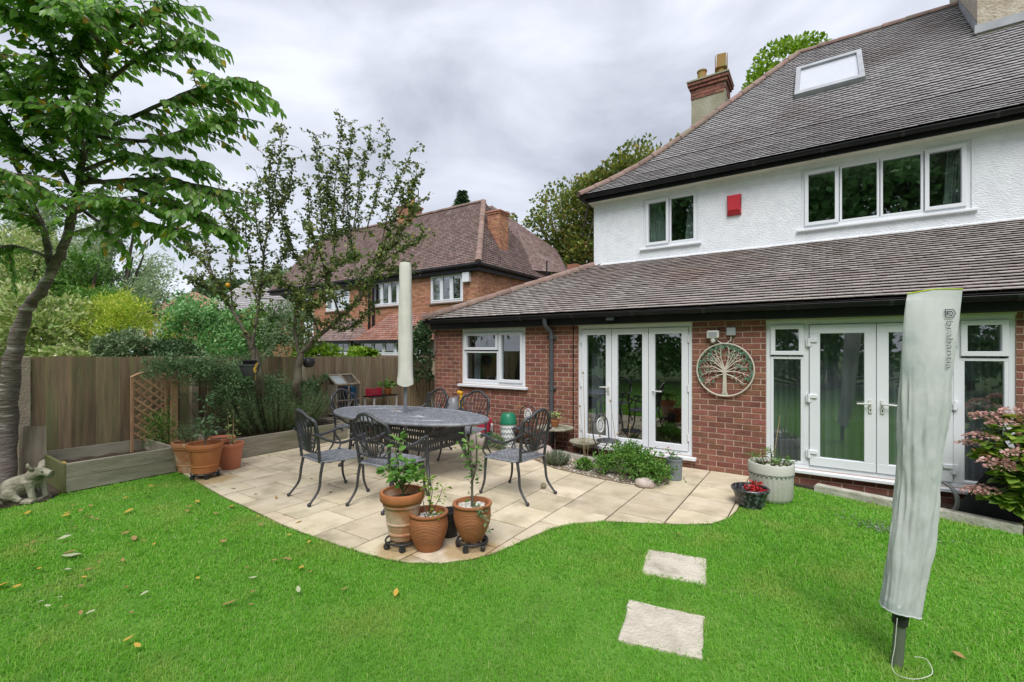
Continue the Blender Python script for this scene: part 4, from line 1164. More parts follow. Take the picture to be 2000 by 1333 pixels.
MB().box(NE.x - .06, NE.y + .06, 4.68, NE.x - .03, NE.y + 2 * NS, 4.97).build('fascia', M['black'], nh, world=True)
MB().box(LX, NE.y + .06, 4.68, NE.x - .06, NY + .05, 4.71).build('soffit', M['black'], nh, world=True)
MB().tube([(NE.x + .05, NE.y - .05, 4.9), (NE.x + .05, NE.y + 2 * NS, 4.9)], .07, 8).build('gutter', M['black'], nh, 40, world=True)
MB().tube([(LX, NE.y - .05, 4.9), (NE.x + .08, NE.y - .05, 4.9)], .07, 8).build('gutter', M['black'], nh, 40, world=True)
def brick_stack(name, x0, x1, y0, y1, z0, z1, parent, pots):
    o = MB().box(x0, y0, z0, x1, y1, z1).build(name, M['nmortar'], parent, world=True)
    mb = MB()
    lay(mb, 'x', x0, x1, z0, z1, [], y0); lay(mb, 'y', y0, y1, z0, z1, [], x1)
    for k in range(2): mb.bbox(x0 - .04 - k * .03, y0 - .04 - k * .03, z1 + k * .08, x1 + .04 + k * .03, y1 + .04 + k * .03, z1 + .07 + k * .08, .01)
    tag(mb.build('chimney_brickwork', M['nbrick'], o, world=True), kind='stuff')
    for (px_, py_) in pots:
        MB().lathe([(.13, 0), (.12, .1), (.10, .4), (.13, .42), (.13, .48), (.09, .48), (.08, .2)], 16, (px_, py_, z1 + .15), True, False).build('chimney_pot', M['chimpot'], o, 40, world=True)
def stack_at(px, py_top, Y, w, d, z0, pots):
    p = at(px, py_top, 1.0); t = Y / p.y
    x = p.x * t; z1 = CAM_H + (p.z - CAM_H) * t
    brick_stack('chimney', x - w / 2, x + w / 2, Y, Y + d, z0, z1 - .15, nh, [(x + dx, Y + d / 2) for dx in pots])
stack_at(789, 402, 16.6, 1.0, .8, 6.0, [-.25, .25])
stack_at(964, 412, 16.0, .65, .65, 5.6, [])
stack_at(690, 450, 17.0, .9, .7, 6.0, [])
MB().tube([at(817, 370, 19.0), at(817, 415, 19.0)], .02, 6).build('aerial', M['black'], nh, world=True)
# lower wing behind, running to the right
wg = MB()
WQ = [at(940, 522, 19.0), at(1114, 536, 23.0), at(1088, 490, 25.0), at(958, 402, 21.5)]
wg.add(WQ, [(0, 1, 2, 3)])
wgo = wg.build('wing_roof', M['tile_dark'], nh, world=True)
a, b, c_, d_ = [Vector(v) + Vector((0, 0, .03)) for v in WQ]
wt = MB()
for i in range(30):
    for j in range(34):
        u0, u1 = (j + (.5 if i % 2 else 0)) / 35, (j + .97 + (.5 if i % 2 else 0)) / 35
        v0, v1 = i / 30, (i + 1.25) / 30
        f = lambda u, v: a.lerp(b, u).lerp(d_.lerp(c_, u), v)
        n = Vector((0.2, -.5, .8)).normalized()
        p = [f(u0, v0) + n * .03, f(u1, v0) + n * .03, f(u1, v1) + n * .006, f(u0, v1) + n * .006]
        q = [x - n * .016 for x in p]
        wt.loft([q, p], cap0=False)
tag(wt.build('wing_tiling', M['ntile'], wgo, world=True), kind='stuff')
q_ = at(1117, 516, 22.0); MB().box(q_.x - .25, q_.y, 3.0, q_.x + .25, q_.y + .5, q_.z).build('wing_chimney', M['nbrick'], nh, world=True)
MB().box(-10.2, 20.0, 0, -4.5, 23.0, 4.8).build('wing_wall', M['nbrick'], nh, world=True)
MB().tube([at(1068, 510, 19), at(1068, 545, 19)], .03, 6).build('vent_pipe', M['black'], nh, world=True)
# bay windows with lean-to tiled roofs on the ground floor
def bay(x0, x1, y0, zt, zb, lab_n, red):
    o = MB().box(x0 + .1, y0 + .05, 0, x1 - .1, NY, 1.35).build('bay', M['nmortar'], nh, world=True)
    nwin((x0 + .15, x1 - .15, 1.38, zb), lab_n, Y=y0 + .04, parent=nh, bars=red == 0)
    MB().box(x0 + .1, y0 + .12, zb - .02, x1 - .1, NY, zb + .02).build('bay_ceiling', M['black'], o, world=True)
    MB().box(x0 + .1, NY - .4, 1.3, x1 - .1, NY - .35, zb).build('bay_back', M['room'], o, world=True)
    r = MB()
    e = [(x0 - .1, y0 - .15, zb + .02), (x1 + .1, y0 - .15, zb + .02), (x1 + .1, NY, zb + .02), (x0 - .1, NY, zb + .02)]
    t_ = [(x0 + .9, NY, zt), (x1 - .9, NY, zt)]
    r.add(e + t_, [(0, 1, 5, 4), (1, 2, 5), (3, 0, 4)])
    ro = r.build('bay_roof', M['tile_dark'], nh, world=True)
    rt = MB()
    A_, B_, C_, D_ = Vector(e[0]), Vector(e[1]), Vector(t_[1]), Vector(t_[0])
    n = (B_ - A_).cross(D_ - A_).normalized()
    rows = 13
    for i in range(rows):
        v0, v1 = i / rows, (i + 1.3) / rows
        L0, R0 = A_.lerp(D_, v0), B_.lerp(C_, v0); L1, R1 = A_.lerp(D_, min(v1, 1)), B_.lerp(C_, min(v1, 1))
        m_ = max(2, int((R0 - L0).length / .2))
        for j in range(m_):
            u0, u1 = j / m_ + .004, (j + 1) / m_ - .004
            p = [L0.lerp(R0, u0) + n * .035, L0.lerp(R0, u1) + n * .035, L1.lerp(R1, u1) + n * .01, L1.lerp(R1, u0) + n * .01]
            rt.loft([[x - n * .016 for x in p], p], cap0=False)
    for (A_, B_, C_) in ((Vector(e[1]), Vector(e[2]), Vector(t_[1])), (Vector(e[3]), Vector(e[0]), Vector(t_[0]))):
        n = (B_ - A_).cross(C_ - A_).normalized()
        for i in range(rows):
            v0, v1 = i / rows, min(1, (i + 1.3) / rows)
            p = [A_.lerp(C_, v0) + n * .035, B_.lerp(C_, v0) + n * .035, B_.lerp(C_, v1) + n * .01, A_.lerp(C_, v1) + n * .01]
            rt.loft([[x - n * .016 for x in p], p], cap0=False)
    tag(rt.build('bay_tiling', M['ntile_red'] if red else M['ntile'], ro, world=True), kind='stuff')
    MB().box(x0 - .1, y0 - .18, zb - .1, x1 + .1, y0 - .15, zb + .02).build('bay_fascia', M['black'], nh, world=True)
bay(-16.9, -12.9, 12.9, 3.2, 1.98, 5, 1)
bay(-20.6, -17.4, 12.9, 3.1, 1.98, 3, 0)
MB().tube([(-17.12, 13.9, 4.7), (-17.12, 13.9, .3)], .06, 8).build('downpipe', M['black'], nh, 40, world=True)
MB().tube([(-17.42, 13.9, 4.7), (-17.42, 13.9, .3)], .05, 8).build('downpipe', M['black'], nh, 40, world=True)
MB().bbox(-11.72, NY - .16, 4.28, -11.38, NY, 4.66, .01).build('alarm_box', M['upvc'], nh, world=True)

# two farther houses glimpsed above the shrubs
def far_house(name, lab, cx, cy, w, d, ez, rz, wallm, roofm, chim):
    h = empty(name, (cx, cy, 0), 0, lab, 'house')
    MB().box(-w / 2, -d / 2, 0, w / 2, d / 2, ez).build('wall', M[wallm], h)
    r = MB(); ov = .3
    r.add([(-w / 2 - ov, -d / 2 - ov, ez), (w / 2 + ov, -d / 2 - ov, ez), (w / 2 + ov, d / 2 + ov, ez), (-w / 2 - ov, d / 2 + ov, ez), (-w / 2 + d / 2, 0, rz), (w / 2 - d / 2, 0, rz)],
          [(0, 1, 5, 4), (1, 2, 5), (2, 3, 4, 5), (3, 0, 4), (0, 3, 2, 1)])
    ro = r.build('roof', M[roofm], h)
    rows = 18; rt = MB()
    for (a, b, c_, d_) in (((-w / 2 - ov, -d / 2 - ov, ez), (w / 2 + ov, -d / 2 - ov, ez), (w / 2 - d / 2, 0, rz), (-w / 2 + d / 2, 0, rz)), ((w / 2 + ov, -d / 2 - ov, ez), (w / 2 + ov, d / 2 + ov, ez), (w / 2 - d / 2, 0, rz), (w / 2 - d / 2, 0, rz))):
        a, b, c_, d_ = map(Vector, (a, b, c_, d_)); n = (b - a).cross(d_ - a).normalized()
        for i in range(rows):
            v0, v1 = i / rows, min(1, (i + 1.2) / rows)
            p = [a.lerp(d_, v0) + n * .05, b.lerp(c_, v0) + n * .05, b.lerp(c_, v1) + n * .01, a.lerp(d_, v1) + n * .01]
            rt.loft([[x - n * .03 for x in p], p], cap0=False)
    tag(rt.build('roof_tiling', M[roofm], ro), kind='stuff')
    if chim:
        for x in chim: MB().box(x - .4, -.3, ez, x + .4, .3, rz + 1.0).build('chimney', M['nbrick'], h)
    for x in (-w / 4, w / 4):
        fr = MB(); frame_rect(fr, x - .7, x + .7, ez - 1.5, ez - .3, .08, -d / 2 - .05, -d / 2 + .02); fr.bbox(x - .04, -d / 2 - .05, ez - 1.45, x + .04, -d / 2 + .02, ez - .35, .004)
        f = fr.build('window', M['upvc'], h); MB().box(x - .66, -d / 2 - .02, ez - 1.45, x + .66, -d / 2 - .012, ez - .35).build('pane', M['glass'], f)
p = at(492, 640, 31); far_house('brick_house', 'brick house with grey tiled roof showing behind the apple trees', p.x, p.y, 5.2, 4.4, 3.9, 6.3, 'nbrick', 'tile2', None)
p = at(375, 620, 30); far_house('bungalow', 'low house with pale pink tiled roof above the green hedge', p.x, p.y, 5.5, 4.6, 3.6, 5.35, 'nbrick', 'pinktile', None)

# ================================================================ FENCE
FX = -8.30
fence = empty('fence', (FX, 4.5, 0), 0, 'weathered feather edge board fence along the side of the garden', 'fence')
def ftop(y): return 1.545 - .014 * (y - 1.3)
posts = [-4.2, -2.4, -.55, 1.32, 3.20, 5.08, 6.98, 8.86, 10.7]
for i, y in enumerate(posts):
    m_ = M['concrete'] if y < 4 else M['fence2']
    MB().bbox(FX - .06, y - .055, -.1, FX + .05, y + .055, ftop(y) + (.0 if y < 4 else -.02), .008).build('post', m_, fence, world=True)
for i in range(len(posts) - 1):
    ya, yb = posts[i] + .065, posts[i + 1] - .06
    n = 14
    for zz in (.3, .85, 1.3): MB().box(FX - .055, ya, zz, FX - .012, yb, zz + .06).build('rail', M['fence'], fence, world=True)
    for k in range(n):
        y0, y1 = ya + (yb - ya) * k / n, ya + (yb - ya) * (k + 1) / n + .012
        t = ftop((y0 + y1) / 2) + random.uniform(-.006, .006)
        j = random.uniform(-.002, .002)
        mb = MB()
        mb.loft([[(FX - .004 + j, y0, .03), (FX + .020 + j, y0, .03), (FX + .004 + j, y1, .03), (FX - .004 + j, y1, .03)], [(FX - .004 + j, y0, t), (FX + .020 + j, y0, t), (FX + .004 + j, y1, t), (FX - .004 + j, y1, t)]])
        mb.build('board', M['fence2' if i in (5, 6) else 'fence'], fence, world=True)
# ================================================================ RAISED BEDS
def deckboard(mb, a, b, z0, z1, th=.03, grooves=6, nout=(1, 0)):
    """grooved board standing on edge from a to b (xy), outward normal nout"""
    a, b = Vector((*a, 0)), Vector((*b, 0)); n = Vector((*nout, 0))
    prof = [(0, z0)]
    h = (z1 - z0) / grooves
    for g in range(grooves):
        prof += [(th, z0 + g * h + .001), (th, z0 + g * h + h * .70), (th - .003, z0 + g * h + h * .76), (th - .003, z0 + (g + 1) * h - .002)]
    prof += [(0, z1)]
    mb.loft([[a + n * x + Vector((0, 0, z)) for x, z in prof], [b + n * x + Vector((0, 0, z)) for x, z in prof]])
def bed(x0, x1, y0, y1, z, lab, soilz, ends=(True, True), greenend=True):
    o = empty('raised_bed', ((x0 + x1) / 2, (y0 + y1) / 2, 0), 0, lab, 'planter')
    for k in range(2):
        mb = MB(); deckboard(mb, (x1 - .03, y0), (x1 - .03, y1), k * z / 2 + .002, (k + 1) * z / 2 - .002, grooves=9); mb.build('board', M['sleeper'], o, world=True)
    mb = MB(); deckboard(mb, (x0 + .03, y1), (x0 + .03, y0), 0.0, z, grooves=8, nout=(-1, 0)); mb.box(x0 + .028, y0 + .03, 0, x0 + .034, y1 - .03, z); mb.build('board', M['sleeper'], o, world=True)
    if ends[0]: MB().bbox(x0, y0 - .028, 0, x1 + .0, y0, z, .004).build('end_board', M['sleeper_green'] if greenend else M['sleeper'], o, world=True)
    if ends[1]: MB().bbox(x0, y1 + .001, 0, x1 + .0, y1 + .028, z, .004).build('end_board', M['sleeper'], o, world=True)
    nx, ny = 14, 14
    mb = MB(); g = [[(x0 + .035 + (x1 - x0 - .07) * i / nx, y0 + .004 + (y1 - y0 - .008) * j / ny, soilz + .025 * mnoise.noise((i * .6, j * .6, x0))) for i in range(nx + 1)] for j in range(ny + 1)]
    mb.loft(g, close=False, cap0=False, cap1=False); mb.build('soil', M['soil'], o, world=True)
    return o
bed(-8.22, -7.13, 1.47, 2.52, .33, 'square raised bed of grey grooved boards beside the cherry tree', .18)
bed(-8.26, -7.14, 3.15, 5.2, .31, 'long raised bed of grooved boards full of rosemary', .25, greenend=False)
bed(-8.26, -7.95, 5.235, 6.85, .30, 'narrow raised bed carrying the wooden cold frame', .26, ends=(False, True))

# trellis panel
tre = empty('trellis', (-8.12, 2.58, .33), 0, 'brown lattice trellis panel with arched top leaning on the fence', 'trellis')
ty0, ty1, tz1 = -.24, .20, .98
mb = MB(); mb.bbox(-.015, ty0, -.25, .015, ty0 + .035, tz1 - .07, .003); mb.build('stile', M['trellis'], tre)
mb = MB(); mb.bbox(-.015, ty1 - .035, -.05, .015, ty1, tz1 - .07, .003); mb.build('stile', M['trellis'], tre)
arch = [(0, ty0 + (ty1 - ty0) * t, tz1 - .075 + .075 * math.sin(math.pi * t)) for t in np.linspace(0, 1, 12)]
MB().tube(arch, .018, 4).build('top_rail', M['trellis'], tre)
def clipseg(p, d, y0, y1, z0, z1f):
    ts = [t for t in np.linspace(-2, 2, 801) if y0 <= p[0] + d[0] * t <= y1 and z0 <= p[1] + d[1] * t <= z1f(p[0] + d[0] * t)]
    return (min(ts), max(ts)) if len(ts) > 20 else None
for sgn, off in ((-1, .006), (1, -.006)):
    for k in range(-14, 22):
        d = (math.cos(R(42)), sgn * math.sin(R(42)))
        p = (ty0, k * .125 + .02)
        s = clipseg(p, d, ty0 + .02, ty1 - .02, -.02, lambda y: tz1 - .07 + .06 * math.sin(math.pi * max(0, min(1, (y - ty0) / (ty1 - ty0)))))
        if s:
            a = Vector((off, p[0] + d[0] * s[0], p[1] + d[1] * s[0])); b = Vector((off, p[0] + d[0] * s[1], p[1] + d[1] * s[1]))
            dd = (b - a).normalized(); w = Vector((0, -dd.z, dd.y)) * .014; tx = Vector((.005, 0, 0))
            MB().loft([[a - w - tx, a + w - tx, a + w + tx, a - w + tx], [b - w - tx, b + w - tx, b + w + tx, b - w + tx]]).build('slat', M['trellis'], tre)
tag(MB().bbox(-.05, -.045, 0, .05, .045, 1.17, .006).build('wooden_post', M['trellis']), 'short brown wooden post beside the lattice trellis', 'post').location = (-8.12, 2.86, .0)
# ================================================================ VEGETATION
def smooth_path(ctrl, n):
    """Catmull-Rom through control points"""
    C = [Vector(c) for c in ctrl]
    C = [C[0] * 2 - C[1]] + C + [C[-1] * 2 - C[-2]]
    out = []
    segs = len(C) - 3
    for i in range(segs):
        p0, p1, p2, p3 = C[i:i + 4]
        for k in range(n):
            t = k / n
            out.append(0.5 * ((2 * p1) + (p2 - p0) * t + (2 * p0 - 5 * p1 + 4 * p2 - p3) * t * t + (3 * p1 - p0 - 3 * p2 + p3) * t ** 3))
    out.append(C[-2].copy())
    return out

class Tree:
    def __init__(self, name, label, base, group=None, seed=1):
        self.root = empty(name, base, 0, label, 'tree', group)
        self.wood = MB(); self.rng = random.Random(seed); self.P, self.D, self.S = [], [], []
    def limb(self, ctrl, r0, r1, n=5, sides=8, flare=1.0):
        pts = smooth_path(ctrl, n)
        m_ = len(pts)
        j = self.rng
        pts = [p + Vector((j.uniform(-1, 1), j.uniform(-1, 1), j.uniform(-1, 1))) * min(.012, r0 * .25) if 0 < i < m_ - 1 else p for i, p in enumerate(pts)]
        rs = [(r1 + (r0 - r1) * (1 - i / (m_ - 1)) ** flare) * j.uniform(.93, 1.08) for i in range(m_)]
        self.wood.tube(pts, rs, sides)
        return pts, rs
    def done(self, woodmat, leafm, tv=LEAF2_V, tf=LEAF2_F, roll=.6, wid=1.0, upref=(0, 0, 1)):
        self.wood.build('trunk', woodmat, self.root, 60, world=True)
        me = leaf_mesh('crown', self.P, self.D, self.S, tv, tf, roll, wid, seed=5, upref=upref)
        tag(put('crown', me, leafm, self.root, world=True), kind='stuff')

# ---- cherry tree, leaning over the lawn from the fence corner
ct = Tree('cherry_tree', 'leaning cherry tree with long drooping green leaves beside the fence corner', (-7.72, 1.02, 0), seed=3)
def A_(*p): return at(*p)
trunk = [Vector((-7.72, 1.02, -.05)), at(8, 860, 5.35), at(22, 720, 5.3), at(46, 620, 5.25), at(84, 560, 5.2), at(118, 500, 5.15)]
ct.limb(trunk, .15, .048, 6, 12, 2.2)
L = {}
L['up'] = [at(118, 505, 5.15), at(146, 400, 4.95), at(158, 330, 4.85), at(172, 265, 4.7), at(195, 170, 4.4), at(215, 70, 4.1), at(235, -30, 3.8)]
L['r1'] = [at(172, 265, 4.7), at(270, 225, 4.3), at(350, 188, 4.05), at(425, 165, 3.85), at(490, 160, 3.7)]
L['r2'] = [at(160, 358, 4.85), at(250, 352, 4.6), at(330, 350, 4.4), at(385, 365, 4.2), at(430, 378, 4.1)]
L['r3'] = [at(172, 265, 4.7), at(280, 275, 4.3), at(375, 250, 4.0), at(450, 225, 3.8)]
L['r4'] = [at(160, 345, 4.85), at(290, 380, 4.4), at(370, 420, 4.2), at(435, 455, 4.1)]
L['u2'] = [at(190, 180, 4.45), at(260, 120, 4.1), at(330, 85, 3.9), at(390, 85, 3.75)]
L['u3'] = [at(205, 110, 4.25), at(275, 35, 3.9), at(330, 0, 3.7)]
L['l1'] = [at(100, 520, 5.2), at(85, 450, 5.05), at(45, 400, 4.8), at(-20, 370, 4.5), at(-110, 330, 4.2)]
L['l2'] = [at(150, 385, 4.95), at(95, 290, 4.6), at(40, 190, 4.2), at(-20, 90, 3.8)]
L['l3'] = [at(172, 265, 4.7), at(120, 170, 4.3), at(90, 60, 3.9), at(70, -40, 3.6)]
L['l4'] = [at(84, 440, 5.05), at(20, 300, 4.6), at(-40, 200, 4.2), at(-90, 100, 3.9)]
L['f4'] = [at(205, 110, 4.25), at(170, 40, 3.6), at(130, 10, 3.1)]
L['m1'] = [at(146, 400, 4.95), at(200, 440, 4.7), at(240, 480, 4.5)]
L['m2'] = [at(110, 510, 5.2), at(60, 490, 5.0), at(15, 480, 4.8), at(-30, 500, 4.6)]
L['r5'] = [at(158, 335, 4.85), at(240, 305, 4.5), at(310, 310, 4.25), at(385, 318, 4.1)]
L['r6'] = [at(150, 385, 4.95), at(230, 420, 4.7), at(280, 435, 4.5), at(330, 445, 4.4)]
L['u4'] = [at(195, 170, 4.4), at(150, 110, 4.1), at(180, 50, 3.9), at(240, 20, 3.7)]
L['l5'] = [at(150, 385, 4.95), at(110, 330, 4.8), at(60, 300, 4.5), at(10, 230, 4.3)]
rr = random.Random(44)
for i_ in range(7):                     # secondary limbs filling the crown
    tx, ty = rr.uniform(-30, 400), rr.uniform(-30, 400)
    if tx > 250 and ty > 330: ty -= 120
    sy = min(470, max(150, ty + rr.uniform(30, 120)))
    sx = 118 + (505 - sy) * .25
    sd_ = 5.15 - (505 - sy) / 340 * .75
    td = rr.uniform(3.6, 4.7)
    L['s%d' % i_] = [at(sx, sy, sd_), at(sx + (tx - sx) * .4, sy + (ty - sy) * .5, sd_ + (td - sd_) * .35), at(sx + (tx - sx) * .75, sy + (ty - sy) * .85, sd_ + (td - sd_) * .7), at(tx, ty, td)]
rr = random.Random(21)
for nm, c in L.items():
    r0 = {'up': .046, 'l1': .038, 'r1': .022, 'r2': .026}.get(nm, .021)
    pts, rs = ct.limb(c, r0, .008, 6, 8)
    m_ = len(pts)
    start = 4 if nm == 'up' else 5
    for i in range(start, m_):
        if nm in ('m1', 'm2') and i % 2: continue
        d0 = (pts[min(i + 1, m_ - 1)] - pts[max(i - 1, 0)]).normalized()
        for k in range(2 if nm not in ('m1', 'm2') else 1):
            az = rr.uniform(0, 2 * math.pi)
            side = Vector((math.cos(az), math.sin(az), rr.uniform(-.35, .35)))
            d = (d0 * rr.uniform(.4, 1.0) + side * rr.uniform(.4, .9)).normalized()
            ln = rr.uniform(.26, .56) * (1.0 if i < m_ - 4 else .6)
            tw = []
            p = pts[i].copy()
            for q in range(7):
                tw.append(p.copy())
                d = (d + Vector((rr.uniform(-.1, .1), rr.uniform(-.1, .1), -.06))).normalized()
                p = p + d * ln / 6
            ct.wood.tube(tw, [.006, .0055, .005, .0045, .004, .003, .0025], 4, cap=False)
            nl = int(ln / .025)
            for q in range(nl):
                t = (q + .6) / nl * 6
                i0 = min(5, int(t)); b = tw[i0].lerp(tw[i0 + 1], t - i0)
                dd = (tw[i0 + 1] - tw[i0]).normalized()
                sd = dd.cross(Vector((0, 0, 1))).normalized() * (1 if q % 2 else -1)
                ld = (dd * .75 + sd * .55 + Vector((rr.uniform(-.25, .25), rr.uniform(-.25, .25), rr.uniform(-1.15, -.25)))).normalized()
                ct.P.append(tuple(b)); ct.D.append(tuple(ld)); ct.S.append(rr.uniform(.062, .105))
    # leading shoot: rows of hanging leaves to the very tip
    for q in range(int(m_ * 3.4)):
        t = (m_ - 1) * (.45 + .55 * q / (m_ * 3.4)); i0 = min(m_ - 2, int(t)); b = pts[i0].lerp(pts[i0 + 1], t - i0)
        dd = (pts[i0 + 1] - pts[i0]).normalized(); sd = dd.cross(Vector((0, 0, 1))).normalized() * (1 if q % 2 else -1)
        ld = (dd * .6 + sd * .35 + Vector((rr.uniform(-.2, .2), rr.uniform(-.2, .2), -.8))).normalized()
        ct.P.append(tuple(b)); ct.D.append(tuple(ld)); ct.S.append(rr.uniform(.07, .115))
ct.done(M['bark_cherry'], M['leaf_cherry'], LEAF6_V, LEAF6_F, roll=.5, wid=.92)

# ---- two apple trees with upright shoots
def apple(name, lab, base, D, trunk, limbs, shoots, seed, dens=1.0, low=()):
    t = Tree(name, lab, base, seed=seed)
    r = random.Random(seed)
    t.limb(trunk, .075, .05, 5, 10)
    allp = []
    for c, r0, r1 in limbs:
        pts, _ = t.limb(c, r0 * .72, r1 * .8, 5, 7); allp.append(pts)
    for c in shoots:
        pts, _ = t.limb(c, .014, .004, 5, 5); allp.append(pts)
    for pts in list(allp):
        for i in range(2, len(pts)):
            for k in range(2):
                d = Vector((r.uniform(-1, 1), r.uniform(-1, 1), r.uniform(-.2, .9))).normalized()
                ln = r.uniform(.10, .34)
                q = pts[i] + d * ln; mid = pts[i].lerp(q, .5) + Vector((r.uniform(-.03, .03), r.uniform(-.03, .03), .02))
                t.wood.tube([pts[i], mid, q], [.006, .0045, .003], 4, cap=False)
                n = int(r.uniform(6, 13) * dens)
                for e in range(n):
                    b = pts[i].lerp(q, r.uniform(.25, 1.05)) + Vector((r.gauss(0, .02), r.gauss(0, .02), r.gauss(0, .02)))
                    t.P.append(tuple(b)); t.D.append((r.gauss(0, 1), r.gauss(0, 1), r.gauss(-.2, .7))); t.S.append(r.uniform(.045, .075))
        m_ = len(pts)
        for e in range(int(m_ * 11 * dens)):
            i = r.randint(max(1, m_ // 3), m_ - 1); b = pts[i - 1].lerp(pts[i], r.random()) + Vector((r.gauss(0, .028), r.gauss(0, .028), r.gauss(0, .02)))
            t.P.append(tuple(b)); t.D.append((r.gauss(0, 1), r.gauss(0, 1), r.gauss(.1, .7))); t.S.append(r.uniform(.042, .07))
    t.done(M['bark'], M['leaf_apple'], roll=1.0, wid=1.15)
    return t
def pxl(D, *pp):
    return [at(x, y, D + (z if len(q) > 2 else 0)) for q in pp for x, y, z in [(*q, 0)[:3] if len(q) == 2 else q]]
DA = 7.35
p0 = atx(512, 830, -7.85); p0.z = .25
apple('apple_tree', 'spindly apple tree with a grey bowl hanging on its trunk', tuple(p0), DA,
      [p0, at(508, 760, 7.4), at(497, 690, 7.4), at(480, 650, 7.4)],
      [(pxl(DA, (480, 650), (455, 610), (435, 575), (415, 540), (385, 500, .2), (345, 480, .4)), .04, .008),
       (pxl(DA, (492, 680), (502, 620), (510, 560), (515, 500), (528, 420), (540, 340), (556, 245)), .035, .005),
       (pxl(DA, (455, 610), (450, 540), (455, 470), (470, 400)), .022, .005),
       (pxl(DA, (505, 600), (490, 530), (480, 450, -.3), (485, 380, -.4)), .02, .005),
       (pxl(DA, (435, 575), (400, 560, -.3), (365, 545, -.5)), .018, .005),
       (pxl(DA, (510, 560), (545, 520, .3), (565, 470, .4)), .018, .005)],
      [pxl(DA, (515, 500), (500, 430), (505, 350)), pxl(DA, (470, 470), (440, 420, -.3), (430, 370, -.3)), pxl(DA, (528, 430), (560, 380, .3), (575, 310, .3)), pxl(DA, (528, 420), (525, 350, -.2), (535, 280, -.2)),
       pxl(DA, (415, 540), (400, 470, .2), (410, 430, .2)), pxl(DA, (385, 500, .2), (360, 470, .3), (345, 440, .3))], 31, .85)
p1 = atx(578, 830, -7.88); p1.z = .25
DB = 7.75
apple('apple_tree', 'spreading apple tree with many upright shoots behind the dining table', tuple(p1), DB,
      [p1, at(580, 760, 7.75), at(584, 720, 7.75), at(588, 690, 7.75)],
      [(pxl(DB, (588, 690), (625, 655), (665, 620), (705, 580), (735, 520), (760, 450), (790, 370)), .055, .006),
       (pxl(DB, (586, 700), (575, 640), (585, 590), (605, 540), (630, 470), (640, 400)), .045, .006),
       (pxl(DB, (705, 580), (690, 500, .2), (680, 420, .3), (670, 340, .3)), .028, .005),
       (pxl(DB, (735, 520), (780, 490, -.3), (830, 460, -.5)), .022, .005),
       (pxl(DB, (665, 620), (640, 550, -.4), (620, 480, -.6), (590, 430, -.6)), .026, .005),
       (pxl(DB, (605, 540), (570, 490, .3), (560, 440, .4)), .02, .005),
       (pxl(DB, (735, 520), (770, 530, .4), (810, 520, .5)), .018, .005),
       (pxl(DB, (640, 640), (690, 640, .2), (730, 590, .3)), .018, .005),
       (pxl(DB, (585, 590), (610, 600, -.4), (640, 570, -.6)), .018, .005),
       (pxl(DB, (630, 470), (660, 460, .4), (700, 440, .5)), .018, .005),
       (pxl(DB, (625, 655), (600, 600, -.3), (560, 560, -.5), (530, 545, -.5)), .02, .005)],
      [pxl(DB, (630, 470), (625, 370), (618, 265)), pxl(DB, (645, 470), (655, 360), (668, 245)), pxl(DB, (670, 420), (680, 330), (690, 250)), pxl(DB, (690, 450), (705, 350), (722, 275)),
       pxl(DB, (710, 470), (738, 370), (762, 270)), pxl(DB, (745, 480), (765, 390), (802, 300)), pxl(DB, (640, 420), (640, 370), (650, 320)), pxl(DB, (600, 520), (605, 440), (600, 360)),
       pxl(DB, (780, 420), (800, 380), (812, 345)), pxl(DB, (570, 490), (550, 420), (555, 360)), pxl(DB, (760, 470), (790, 440), (815, 400)), pxl(DB, (650, 520), (655, 450), (650, 390)),
       pxl(DB, (610, 560, -.4), (660, 520, -.5), (700, 500, -.6)), pxl(DB, (690, 560), (740, 500), (780, 470)), pxl(DB, (620, 600), (690, 560), (750, 540))], 32, 1.15)
# ripe yellow-brown apples left on the branches
for q, lab in (((445, 558, 7.2), 'single yellow apple still hanging on the spindly tree'),):
    o = MB().lathe([(.002, .03), (.02, .038), (.034, .02), (.036, 0), (.026, -.028), (.008, -.034), (.002, -.03)], 14).build('apple', M['yellow'], None, 60)
    o.location = at(*q); tag(o, lab, 'apple')

# ---- leafy bushes made of clumps
def lobes_points(lobes, n, seed, depth=.16, rough=.22, gap=-.35, gapf=3.0, nf=2.4):
    r = np.random.default_rng(seed)
    lob = np.array(lobes, float)
    w = (lob[:, 3] * lob[:, 4] + lob[:, 3] * lob[:, 5] + lob[:, 4] * lob[:, 5]); w /= w.sum()
    k = r.choice(len(lob), n * 2, p=w)
    d = nrm(r.normal(size=(n * 2, 3)))
    d[:, 2] = np.where(d[:, 2] < -.55, -d[:, 2], d[:, 2])
    q = d * 2.3 + lob[k][:, :3]
    rad = (1 + rough * snoise(q, nf, seed + 1)) * (1 - np.abs(r.normal(size=n * 2)) * depth)
    P = lob[k][:, :3] + d * rad[:, None] * lob[k][:, 3:6]
    keep = snoise(P, gapf, seed + 2) > gap
    P, d = P[keep][:n], d[keep][:n]
    keep = P[:, 2] > 0.02
    return P[keep], d[keep]
